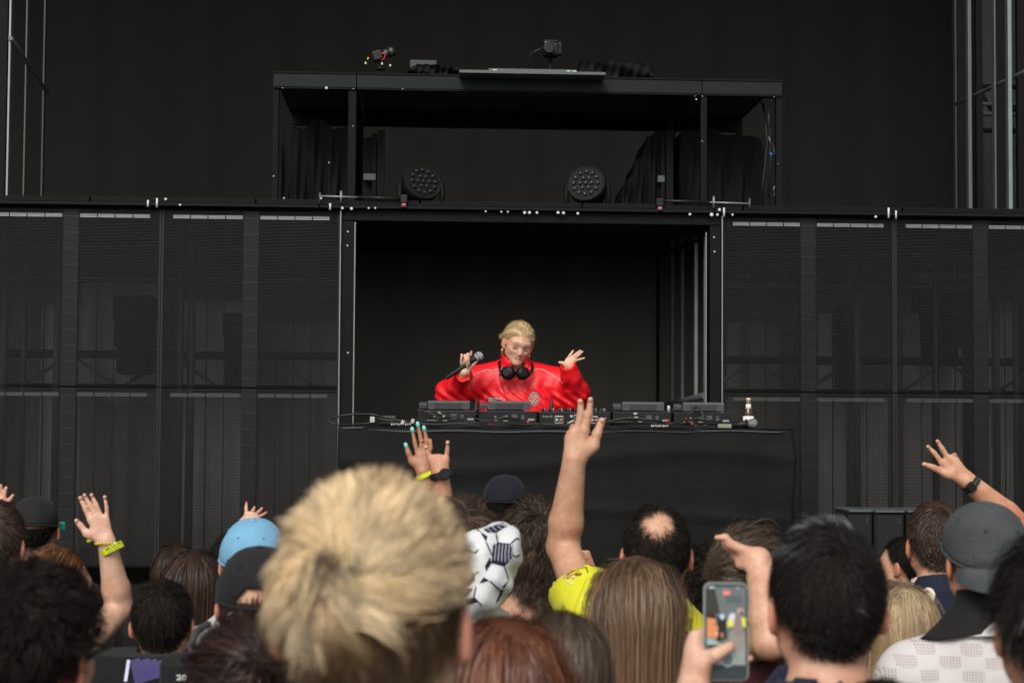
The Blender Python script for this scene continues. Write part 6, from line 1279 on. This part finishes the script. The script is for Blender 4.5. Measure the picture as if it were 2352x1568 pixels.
for n_, pts in enumerate(([(295, 545), (345, 585), (450, 585), (575, 510), (582, 468), (500, 465)], [(410, 735), (470, 700), (620, 715), (660, 860), (545, 990), (385, 950), (400, 860)], [(250, 565), (345, 630), (325, 695)], [(375, 870), (390, 955), (325, 1050), (315, 980)], [(125, 1040), (195, 1075), (190, 1150), (120, 1220), (75, 1190), (85, 1060)], [(245, 1190), (300, 1115), (365, 1160)], [(95, 1250), (175, 1260), (90, 1350)], [(75, 1390), (180, 1355), (235, 1410), (110, 1450)], [(515, 1235), (605, 1150), (545, 1250)], [(500, 1275), (545, 1262), (480, 1400), (440, 1430)])):
    po = poly16(pts, navy, .0016)
    if n_ == 1:
        for k_ in range(6): x_ = 425 + 40 * k_; line16([(x_ + 22, 722), (x_ + 10, 850), (x_ + 2 + 4 * k_, 940 - 8 * abs(k_ - 3))], .0016, pale, po, .0026, 'print_stripe')
    if n_ == 0:
        for k_ in range(4): x_ = 345 + 60 * k_; line16([(x_ - 5, 535 - 16 * k_), (x_ + 30, 560 - 16 * k_), (x_ + 48, 582 - 20 * k_)], .0016, pale, po, .0026, 'print_stripe')
for pts in ([(447, 590), (465, 700)], [(622, 715), (690, 655), (722, 662)], [(660, 865), (690, 870), (735, 850)], [(545, 990), (597, 1150)], [(375, 1165), (500, 1275)], [(205, 1230), (180, 1355), (270, 1450)], [(110, 790), (200, 830), (232, 788)], [(328, 700), (400, 860)], [(150, 505), (250, 568)], [(200, 1075), (240, 1050)], [(580, 470), (630, 500)]): line16(pts, .0019, navy)
# --- 14 navy cap in front of the cloth, 15 black hair top
r14, _ = person(1160, 1098, 7.0, 'person in a dark navy cap just in front of the table cloth', 'warm', -.012, 0, hair=short_hair(171, .02, .012, mask=UC, n_guides=150), hair_m=HM['dark'], shirt_m=T_navy, group=CG); put_cap(r14, fabric('cap_navy', (.010, .0115, .018), .85), tilt=.0)
person(1150, 1164, 6.0, 'person with black hair showing just above the football shirt', 'fair', .022, .1, hair=short_hair(181, .045, .03, n_guides=300), hair_m=HM['dark'], shirt_m=T_black, group=CG)
# --- 17 curly brown hair, bare upper back, black top
s17 = shirt_mesh(True, neck=1.40, sleeve=.01, hem=.86, grow=.010, cuts=[('p', (0, 0, 1.425), (0, 0, 1), 1e-4, 'cut')])
person(1232, 1133, 4.9, 'person with wavy dark brown hair, sunburnt neck and black strapless top', 'warm', .04, .1, True, make_hair(191, n_guides=360, per=15, length=.12, nseg=10, lift=.42, grav=.30, curl=.007, curl_f=75, clump=.75, spread=.010, thick=.020, width=.0017, frizz=.0015, flare=.08, tab=LONG_TAB, swirl=.4), HM['brown'], T_black, s17, group=CG)
# --- 18 man with a bald spot, yellow shirt, raised left arm
c3 = crop(1300, 950, 200, 1568); D = 4.27
def bald(p, r):
    q = (p - np.array([-.004, -.090, 1.706])) / np.array([.050, .06, .046]); d = np.linalg.norm(q, axis=1); return r.random(len(p)) < np.clip((d - .55) / .55, 0, 1) ** 1.3
sp18 = arm_spec(c3, D + .12, (800, 1340), [[(1000, 790), (1080, 480), (1112, 195)], [(850, 790), (925, 480), (915, 230)], [(755, 850), (780, 730, .045), (830, 800, .06)], [(715, 950), (735, 850, .04), (780, 900, .055)]], [(1165, 1080), (1235, 850), (1325, 610)], (0, 0), (-.160, -.005, 1.455), 1.14, (.050, .043, .041, .030), el_px=(1293, 1256), ed=.06, h=.0035)
yel = fabric('shirt_yellow', (.62, .61, .025), .7, nscale=9, noise=.08, sheen=.1)
r18, i18 = person(1507, 1152, D, 'man with a bald spot in a yellow shirt raising his left arm', 'tan', .012, 0.0, hair=short_hair(201, .022, .016, n_guides=1500, per=8, shell=False, mask=bald, lift=.12, flare=.03, width=.0013), hair_m=HM['dark'], arms={-1: sp18}, group=CG)
A = sp18(i18); shp = Vector((-.160, -.005, 1.455)); slv = shp.lerp(A['el'], .84)
s18 = shirt_mesh(False, sleeve=.22, arms={-1: (tuple(shp), tuple(slv), .068, .072)}, fine=.010); link('shirt', s18, yel, r18)
bv18 = BVHTree.FromPolygons([v.co.copy() for v in s18.vertices], [tuple(p.vertices) for p in s18.polygons])
def on_shirt(u, v, off=.0025):
    o_ = i18 @ Vector((0, 0, EYE)); t_ = i18 @ P(u, v, 4.3); r = bv18.ray_cast(o_, (t_ - o_).normalized()); return (r[0] + (o_ - r[0]).normalized() * off) if r[0] is not None else None
cS = crop(1200, 930, 700, 1489)
def laid(pts, r, m, name):
    q = [on_shirt(*cS(*p)) for p in pts]; q = [p for p in q if p is not None]
    if len(q) > 1: mb = MB(); mb.tube(q, r, 5); link(name, mb.mesh(name), m, r18)
org = mat('print_orange', (.75, .42, .03), .6)
laid([(388, 1010), (420, 985), (455, 968), (490, 965)], .0018, ink, 'print'); laid([(375, 1022), (388, 1010), (395, 1040), (418, 1053)], .0018, wband, 'print'); laid([(490, 965), (500, 992)], .0018, ink, 'print')
laid([(436, 1008), (446, 1000), (452, 1006), (466, 997)], .003, ink, 'print'); laid([(418, 1022), (432, 1016)], .004, mat('print_pale_blue', (.45, .6, .65), .5), 'print'); laid([(390, 1025), (420, 1000), (455, 985)], .004, org, 'print')
nat = mat('nail_natural', (.60, .36, .275), .4)
nails(r18, sp18.W, [((1330, 590, -.008), (1285, 720)), ((1110, 190, -.006), (1095, 330)), ((912, 225, -.006), (920, 380))], nat, .0060, .007)
# 18b red shirt with hand behind the yellow sleeve
cB = crop(1200, 930, 700, 1489); D = 5.1
spB = arm_spec(cB, D, (455, 1020), [[(462, 890), (500, 890), (530, 960)], [(452, 905), (505, 915), (538, 985)], [(450, 930), (495, 945), (525, 1000)], [(450, 955), (485, 970), (510, 1015)]], [(440, 960), (435, 930), (440, 905)], (500, 1200), (-.155, -.005, 1.44), .9, el_px=(1345, 1420), ed=-.03)
person(1478, 1225, D, 'person in red hidden behind the bald man, fingers showing at the yellow sleeve', 'warm', .02, 0, hair=short_hair(211, .04, .02, n_guides=160), hair_m=HM['dark'], shirt_m=T_red, arms={-1: spB}, group=CG)
# --- 19, 20, 21 long-haired women in front
person(1462, 1258, 3.75, 'woman with long straight light brown hair in front of the yellow shirt', 'fair', .020, 0, True, long_hair(221, .60, .022, n_guides=400, per=19, nseg=9, whorl=(0, .0, .10), clump=.2, width=.0014, grav=.7, flare=.015, spread=.014), HM['light'], T_grey, group=CG)
person(1165, 1390, 2.62, 'woman with smooth auburn hair beside the blond man', 'fair', .022, .05, True, long_hair(231, .40, .026, n_guides=380, per=19, nseg=8, width=.0014), HM['auburn'], T_black, group=CG)
person(1283, 1390, 2.95, 'woman with brown hair tied back and one ear showing, next to the auburn hair', 'fair', .018, .05, True, make_hair(241, n_guides=420, per=17, length=.17, nseg=9, lift=.06, grav=.12, comb=(-.12, -.6, -.75), combw=.75, clump=.35, spread=.008, thick=.012, width=.0011, frizz=.0012, tab=[.062, .058, .045, .02, .012, -.02, -.06, -.08, -.085], off0=.004), HM['mid'], T_grey, group=CG)
# --- 23 dark curly head, 24 pointing woman
person(1632, 1248, 4.9, 'person with dark curly hair right of the bald man', 'tan', .035, .05, True, curly_hair(251, .10, tab=LONG_TAB), HM['dark'], T_black, group=CG)
c6 = crop(1720, 1250, 200, 1568); D = 4.0
sp24 = arm_spec(c6, D, (1040, 900), [[(490, 610), (405, 480), (235, 480)], [(520, 690, .02), (405, 600, .03), (390, 660, .03)], [(570, 800, .03), (520, 740, .06), (560, 800, .065)], [(640, 890, .03), (610, 860, .06), (650, 910, .06)]], [(800, 960, -.005), (690, 1000, .0), (640, 930, .01)], (1170, 1700), (-.145, -.005, 1.44), 1.08, (.042, .038, .036, .031), el_px=(1768, 1478), ed=-.12)
r24, _ = person(1752, 1196, D + .12, 'person with slicked brown hair and maroon top pointing left, lime wristband on', 'fair', .018, -1.1, True, make_hair(261, n_guides=420, per=16, length=.13, nseg=9, lift=.05, grav=.02, comb=(0, -1, -.05), combw=.95, clump=.4, spread=.008, thick=.010, width=.0014, tab=[.062, .06, .05, .03, .02, -.02, -.06, -.08, -.085]), HM['mid'], T_maroon, arms={-1: sp24}, group=CG)
W24 = sp24.W; band(r24, W24((1090, 1330)), W24((1060, 1120)), .45, .0325, .0185, lime, txt=[('PIT ACCESS', .0095, .003, -.35), ('NO. 20', .006, -.0055, .42)])
o_, M = band(r24, W24((1090, 1330)), W24((1060, 1120)), .45, .0338, .0187, wband, 'band_end')
bm_ = bmesh.new(); bm_.from_mesh(o_.data); Mi = M.inverted(); bmesh.ops.delete(bm_, geom=[f for f in bm_.faces if not (lambda p: p.x > 0 and -.035 < -p.y < .2 and .022 < p.y)(Mi @ f.calc_center_median())], context='FACES'); bm_.to_mesh(o_.data); bm_.free()
# navy sleeve between her and the dark-haired man
person(1868, 1235, 3.3, 'person in a navy tee hidden behind the big dark-haired man, one shoulder showing', 'fair', .02, .0, True, short_hair(262, .02, .015, n_guides=100), HM['dark'], T_navy, group=CG)
# --- 25 big dark-haired man
def salt(C): return None
h25 = make_hair(271, n_guides=560, per=18, length=.050, nseg=6, len_fn=lambda p, n: np.interp(p[:, 2], [-.09, -.02, .04, .09], [.16, .35, .8, 1.0]) * np.where((np.abs(p[:, 0]) > .055) & (p[:, 2] < .0), .5, 1), lift=.18, grav=.16, whorl=(.012, -.075, .060), swirl=.5, clump=.4, spread=.009, thick=.005, width=.0010, frizz=.0010, flare=.07, curl=.002, curl_f=70, alt_p=.010)
r25, _ = person(1893, 1176, 2.68, 'big man with thick dark hair seen from behind, right of the phone', 'fair', .026, .06, hair=h25, hair_m=HM['grey'], shirt_m=T_navy, group=CG)
link('fringe', make_hair(272, n_guides=260, per=14, length=.050, nseg=6, lift=.45, grav=.05, comb=(-.6, .5, .2), combw=.8, clump=.7, spread=.008, thick=.008, width=.0011, frizz=.0012, flare=.10, alt_p=.9, shell=False, mask=lambda p, r: (p[:, 2] > 1.712) & (p[:, 0] < .035) & (p[:, 1] > -.05)), HM['grey'], r25)
# --- 26 phone holder, phone
c5 = crop(1640, 1390, 220, 1245); D = 2.73
sp26 = arm_spec(c5, D, (300, 1640, .0), [[(330, 930, .010), (500, 850, .027), (700, 900, .024)], [(300, 1050, .014), (520, 1020, .030), (800, 1050, .026)], [(300, 1170, .016), (560, 1160, .032), (880, 1180, .026)], [(330, 1290, .014), (700, 1290, .030), (1085, 1225, .006)]], [(420, 1270, -.006), (600, 1180, -.016), (800, 1065, -.014)], (0, 0), (-.155, -.005, 1.44), 1.12, (.042, .040, .037, .030), el_px=(1560, 1800), ed=-.18, h=.0034)
person(2020, 1540, 2.12, 'person with black hair at the bottom edge holding up a phone with the left hand', 'pale', .02, .12, hair=short_hair(281, .04, .03, n_guides=320, per=12, width=.0014), hair_m=HM['dark'], shirt_m=T_black, arms={-1: sp26}, group=CG)
def phone():
    u0, v0 = c5(437, 182); u1, v1 = c5(1058, 1530); a = P(u0, v0, D); b = P(u1, v0, D); cc = P(u0, v1, D); w = (b - a).length; hh = (a - cc).length
    t = empty('phone', P((u0 + u1) / 2, v1, D)); tag(t, 'phone in a clear case held upright, filming the crowd', 'phone'); t.rotation_euler = (-.03, .008, -.02)
    def rr(x0, x1, z0, z1, r, y0, y1, n=8):
        bm = bmesh.new(); pts = []
        for cx, cz, a0 in ((x1 - r, z1 - r, 0), (x0 + r, z1 - r, PI / 2), (x0 + r, z0 + r, PI), (x1 - r, z0 + r, 1.5 * PI)):
            for k in range(n + 1): an = a0 + k * PI / 2 / n; pts.append((cx + r * math.cos(an), cz + r * math.sin(an)))
        A = [bm.verts.new((x, y0, z)) for x, z in pts]; B = [bm.verts.new((x, y1, z)) for x, z in pts]; bm.faces.new(A); bm.faces.new(B[::-1])
        for i in range(len(A)): bm.faces.new((A[i], B[i], B[(i + 1) % len(A)], A[(i + 1) % len(A)]))
        bmesh.ops.recalc_face_normals(bm, faces=bm.faces); me = bpy.data.meshes.new('slab'); bm.to_mesh(me); bm.free(); return me
    link('case', rr(-w / 2, w / 2, 0, hh, .011, 0, .009), mat('phone_case', (.30, .34, .34), .3, coat=.3), t); link('body', rr(-w / 2 + .0022, w / 2 - .0022, .0022, hh - .0022, .0095, -.0012, .004), black_pl, t)
    scr = link('screen', rr(-w / 2 + .0036, w / 2 - .0036, .0036, hh - .0036, .0085, -.0016, -.0013), mat('screen_dark', (.035, .045, .05), .15, emit=.55), t)
    X = lambda x: (x - 437) / 621 * w - w / 2
    Z = lambda y: hh - (y - 182) / 1348 * hh
    lay = [0]
    def blob(pts, col, e=1.0, name='picture', par=scr):
        lay[0] += 1; bm = bmesh.new(); vs = [bm.verts.new((X(x), -.0018 - .00006 * lay[0], Z(y))) for x, y in pts]; bm.faces.new(vs); bmesh.ops.recalc_face_normals(bm, faces=bm.faces); me = bpy.data.meshes.new(name); bm.to_mesh(me); bm.free()
        link(name, me, mat('lit_%02d%02d%02d' % tuple(int(99 * q) for q in col), col, .3, spec=.2, emit=e * .62), par)
    el = lambda cx, cy, rx, ry, n=18: [(cx + rx * math.cos(2 * PI * k / n), cy + ry * math.sin(2 * PI * k / n)) for k in range(n)]
    blob([(480, 240), (1015, 240), (1015, 1310), (480, 1310)], (.105, .125, .125), .7); blob([(480, 270), (590, 270), (660, 600), (480, 640)], (.035, .035, .028), .7); blob([(740, 360), (960, 360), (960, 460), (740, 460)], (.075, .09, .095), .7)
    blob([(480, 990), (700, 1030), (1015, 1010), (1015, 1310), (480, 1310)], (.20, .235, .22), .7); blob([(620, 640), (740, 660), (760, 940), (620, 1010)], (.02, .02, .02), .7)
    blob(el(835, 690, 60, 95), (.45, .47, .46), .7); blob(el(690, 650, 32, 38), (.35, .45, .55), .7); blob([(760, 710), (840, 700), (850, 780), (765, 790)], (.50, .52, .05), .7); blob([(940, 650), (1015, 660), (1015, 790), (960, 780)], (.50, .52, .05), .7)
    blob(el(900, 950, 115, 170), (.20, .19, .165), .7); blob([(870, 610), (945, 610), (985, 860), (900, 920), (835, 850)], (.19, .15, .14), .7); blob(el(940, 570, 48, 40), (.45, .26, .22), .7); blob(el(950, 585, 26, 26), (.07, .08, .09), .7)
    blob([(480, 660), (590, 660), (610, 760), (645, 820), (615, 850), (640, 900), (600, 950), (480, 930)], (.48, .19, .09), .7); blob([(480, 620), (600, 615), (605, 680), (480, 665)], (.03, .018, .012), .7); blob([(570, 745), (605, 745), (605, 760), (570, 760)], (.12, .045, .03), .6); blob([(600, 868), (640, 862), (625, 890), (598, 885)], (.6, .45, .4), .6)
    blob([(480, 940), (560, 960), (660, 1010), (690, 1060), (480, 1040)], (.22, .30, .29), .7); blob([(480, 1040), (690, 1040), (570, 1135), (480, 1060)], (.02, .02, .018), .6)
    blob(el(690, 900, 18, 40), (.35, .17, .08), .7); blob([(700, 290), (795, 290), (795, 350), (700, 350)], (.62, .16, .15), .8); blob(el(545, 245, 34, 12), (.5, .52, .52), .7); blob(el(900, 245, 24, 8), (.4, .42, .42), .7); blob(el(735, 248, 16, 7), (.2, .25, .26), .7)
    blob([(480, 1315), (1015, 1315), (1015, 1500), (480, 1500)], (.035, .045, .048), .55); blob(el(770, 1235, 85, 100), (.45, .5, .48), .6); blob(el(770, 1235, 76, 90), (.10, .13, .125), .6)
phone()
# --- 27..31 right side
person(2066, 1228, 6.6, 'young man with dark faded hair half hidden before the floor speakers', 'tan', .018, 1.0, hair=short_hair(291, .04, .012, n_guides=360), hair_m=HM['dark'], shirt_m=T_black, group=CG)
def fruit_mat():
    m, n, l, b = nodes_of('fruit_print'); tc = n.new('ShaderNodeTexCoord'); v = n.new('ShaderNodeTexVoronoi'); v.inputs['Scale'].default_value = 9.5; v.inputs['Randomness'].default_value = .9; l.new(tc.outputs['Object'], v.inputs['Vector'])
    def lt(th):
        q = n.new('ShaderNodeMath'); q.operation = 'LESS_THAN'; q.inputs[1].default_value = th; l.new(v.outputs['Distance'], q.inputs[0]); return q
    sc_ = n.new('ShaderNodeSeparateColor'); l.new(v.outputs['Color'], sc_.inputs[0]); ramp = n.new('ShaderNodeValToRGB'); ramp.color_ramp.interpolation = 'CONSTANT'; e = ramp.color_ramp.elements; e[0].color = (.72, .30, .05, 1); e[1].position = .35; e[1].color = (.72, .62, .30, 1); z = e.new(.6); z.color = (.70, .62, .52, 1); z = e.new(.85); z.color = (.12, .25, .06, 1); l.new(sc_.outputs[0], ramp.inputs[0])
    gp = n.new('ShaderNodeMath'); gp.operation = 'GREATER_THAN'; gp.inputs[1].default_value = .45; l.new(sc_.outputs[1], gp.inputs[0])
    rim = n.new('ShaderNodeMix'); rim.data_type = 'RGBA'; rim.inputs[6].default_value = (.012, .016, .032, 1); rim.inputs[7].default_value = (.75, .66, .52, 1); q = lt(.36); k = n.new('ShaderNodeMath'); k.operation = 'MULTIPLY'; l.new(q.outputs[0], k.inputs[0]); l.new(gp.outputs[0], k.inputs[1]); l.new(k.outputs[0], rim.inputs[0])
    inn = n.new('ShaderNodeMix'); inn.data_type = 'RGBA'; q2 = lt(.30); k2 = n.new('ShaderNodeMath'); k2.operation = 'MULTIPLY'; l.new(q2.outputs[0], k2.inputs[0]); l.new(gp.outputs[0], k2.inputs[1]); l.new(k2.outputs[0], inn.inputs[0]); l.new(rim.outputs[2], inn.inputs[6]); l.new(ramp.outputs[0], inn.inputs[7]); l.new(inn.outputs[2], b.inputs['Base Color']); b.inputs['Roughness'].default_value = .75; b.inputs['Specular IOR Level'].default_value = .2; return m
r28, _ = person(2148, 1142, 5.0, 'man with short brown hair in a navy shirt printed with orange slices', 'tan', .022, -.03, hair=short_hair(301, .045, .018, n_guides=460, per=14, swirl=.7, whorl=(.03, -.07, .07), flare=.06), hair_m=HM['rich'], shirt_m=fruit_mat(), group=CG)
def collar(root, m, r0=.078, zb=1.478, h=.045, fem=False, tiltb=.35, flare=.012, name='collar'):
    mb = MB()
    def fn(i, j):
        a = 2 * PI * i; y = -math.cos(a); x = math.sin(a); rr = r0 + flare * (1 - j) ; z = zb + h * j * (1 if j < 2 else 1) - tiltb * r0 * y * .9
        return Vector((rr * x * 1.02, -.022 + rr * y, z))
    mb.grid(fn, 44, 5); mb.grid(lambda i, j: Vector(((r0 - .004) * math.sin(2 * PI * i), -.022 - (r0 - .004) * math.cos(2 * PI * i), zb + h - .0 - h * .7 * j + tiltb * r0 * math.cos(2 * PI * i) * .9)), 44, 3)
    return link(name, mb.mesh(name), m, root)
collar(r28, MATS['fruit_print'])
person(2068, 1322, 4.35, 'woman with long wavy golden blond hair right of the big dark-haired man', 'fair', .022, 0, True, long_hair(311, .46, .034, n_guides=340, per=20, curl=.004, curl_f=28, clump=.45, flare=.05, width=.0015, root_t=lambda C: np.clip((1.76 - C[..., 2]) / .07, 0, 1)), HM['gold'], T_grey, group=CG)
def knit_mat():
    m, n, l, b = nodes_of('open_knit'); tc = n.new('ShaderNodeTexCoord'); mp = n.new('ShaderNodeMapping'); mp.inputs['Rotation'].default_value = (0, .785, 0); l.new(tc.outputs['Object'], mp.inputs[0]); sx = n.new('ShaderNodeSeparateXYZ'); l.new(mp.outputs[0], sx.inputs[0])
    def wv(o, k):
        a = n.new('ShaderNodeMath'); a.operation = 'MULTIPLY'; a.inputs[1].default_value = k; l.new(o, a.inputs[0]); s_ = n.new('ShaderNodeMath'); s_.operation = 'SINE'; l.new(a.outputs[0], s_.inputs[0]); return s_.outputs[0]
    def mm(a, c_, op):
        q = n.new('ShaderNodeMath'); q.operation = op; l.new(a, q.inputs[0])
        if isinstance(c_, float): q.inputs[1].default_value = c_
        else: l.new(c_, q.inputs[1])
        return q.outputs[0]
    dots = mm(mm(wv(sx.outputs[0], 760.), wv(sx.outputs[2], 760.), 'MULTIPLY'), .34, 'GREATER_THAN')
    so = n.new('ShaderNodeSeparateXYZ'); l.new(tc.outputs['Object'], so.inputs[0])
    patch = mm(mm(wv(so.outputs[0], 70.), wv(so.outputs[2], 110.), 'MULTIPLY'), .06, 'GREATER_THAN'); msk = mm(dots, patch, 'MULTIPLY')
    mx = n.new('ShaderNodeMix'); mx.data_type = 'RGBA'; mx.inputs[6].default_value = (.58, .56, .55, 1); mx.inputs[7].default_value = (.30, .17, .16, 1); l.new(msk, mx.inputs[0]); l.new(mx.outputs[2], b.inputs['Base Color']); b.inputs['Roughness'].default_value = .8; b.inputs['Specular IOR Level'].default_value = .2
    bp = n.new('ShaderNodeBump'); bp.inputs['Strength'].default_value = .5; bp.inputs['Distance'].default_value = .002; bp.invert = True; l.new(msk, bp.inputs['Height']); l.new(bp.outputs[0], b.inputs['Normal']); return m
s30 = shirt_mesh(False, fine=.009, grow=.016)
r30, _ = person(2256, 1176, 3.85, 'man in a washed grey cap worn backwards and a white open-knit polo shirt', 'warm', -.012, .10, hair=short_hair(321, .02, .01, mask=UC, n_guides=180), hair_m=HM['dark'], shirt_m=knit_mat(), shirt_me=s30, group=CG)
gcap = fabric('cap_washed', (.054, .060, .065), .85, nscale=14, noise=.55, bump=.7, bscale=260); gb = fabric('cap_washed_brim', (.065, .073, .079), .85, nscale=30, noise=.3); put_cap(r30, gcap, brim_m=gb, tilt=.30, back=True, brim_l=.085, pleat_=.0012, r=(.094, .112, .104))
collar(r30, fabric('polo_rib', (.58, .57, .56), .8), r0=.088, zb=1.452, h=.038, flare=.026, tiltb=.3)
ban = fabric('bandana_black', (.012, .0115, .012), .75); mb = MB()
def banf(i, j):
    a = (-1.45 + 2.9 * i); w = .074 + .012 * j; x = w * math.sin(a) - .05 * j * j * (1 - i) * 1.5; y = -.022 - (w + .012 * j) * math.cos(a) * 1.02; return Vector((x, y, 1.565 - (.075 + .03 * (1 - i)) * j + .004 * math.sin(9 * i + 4 * j)))
mb.grid(banf, 36, 14); o = link('bandana', mb.mesh('bandana'), ban, r30); q = o.modifiers.new('t', 'SOLIDIFY'); q.thickness = .002
star = mat('print_violet', (.12, .09, .42), .6)
for (a, j, col) in ((.62, .35, wband), (.66, .62, star), (.60, .88, star)):
    p = banf(a, j); e = .004
    for k in range(2):
        m = MB(); m.box(-.009, .009, -.0008, .0008, -.0028, .0028, 0, Matrix.Translation(p + Vector((.0, -.0035 - .0018 * k, 0))) @ Matrix.Rotation(.4 + PI / 2 * k, 4, 'Y')); link('print', m.mesh('print'), col, o)
        if col is wband: break
r31, _ = person(2428, 1188, 2.40, 'man with thick dark hair cut by the right picture edge', 'fair', .03, -.05, hair=make_hair(331, n_guides=460, per=15, length=.06, nseg=6, len_fn=lambda p, n: np.interp(p[:, 2], [-.09, -.02, .04, .09], [.25, .45, .9, 1.0]), lift=.28, grav=.2, whorl=(-.03, -.07, .07), swirl=.5, clump=.6, spread=.008, thick=.010, width=.0012, flare=.10, alt_p=.06), hair_m=HM['grey'], shirt_m=fabric('tee_royal', (.012, .02, .085)), group=CG)
m = MB(); m.grid(lambda i, j: Vector((-.060 - .06 * i, -.118 + .10 * j - .012, 1.30 + .19 * j + .0 * i)), 4, 6); o = link('strap', m.mesh('strap'), fabric('strap_beige', (.42, .34, .26), .7), r31); q = o.modifiers.new('t', 'SOLIDIFY'); q.thickness = .006
# watch hand, its owner beyond the right picture edge
c4 = crop(2220, 1050, 280, 1756); D = 6.0
spW = arm_spec(c4, D, (880, 765), [[(500, 500), (385, 350), (285, 250)], [(590, 430), (505, 285), (428, 165)], [(660, 420), (690, 380, .03), (715, 420, .045)], [(720, 490), (735, 440, .035), (745, 490, .05)]], [(540, 660), (370, 570), (225, 520)], (0, 0), (-.160, -.005, 1.455), 1.05, (.048, .046, .045, .032), el_px=(2345, 1212), ed=.04)
rW, _ = person(2445, 1095, D, 'man beyond the right picture edge reaching out his left hand with a black watch', 'warm', .02, 0, hair=short_hair(341, .04, .02, n_guides=160), hair_m=HM['brown'], shirt_m=T_black, arms={-1: spW}, group=CG)
WW = spW.W; nails(rW, WW, [((282, 248, -.005), (340, 300)), ((428, 165, -.005), (460, 225)), ((222, 520, -.006), (300, 545))], nat, .0062, .007); band(rW, WW((1010, 890)), WW((880, 765)), .5, .0335, .024, rubber, 'watch_strap'); _, M = band(rW, WW((1010, 890)), WW((880, 765)), .5, .0350, .0015, edge_metal, 'watch_edge')
m = MB(); m.box(-.004, .004, -.014, .014, -.017, .017, .003, M @ Matrix.Translation((.0345, -.006, 0))); keep_parent(link('watch_case', m.mesh('watch_case'), black_pl), rW)
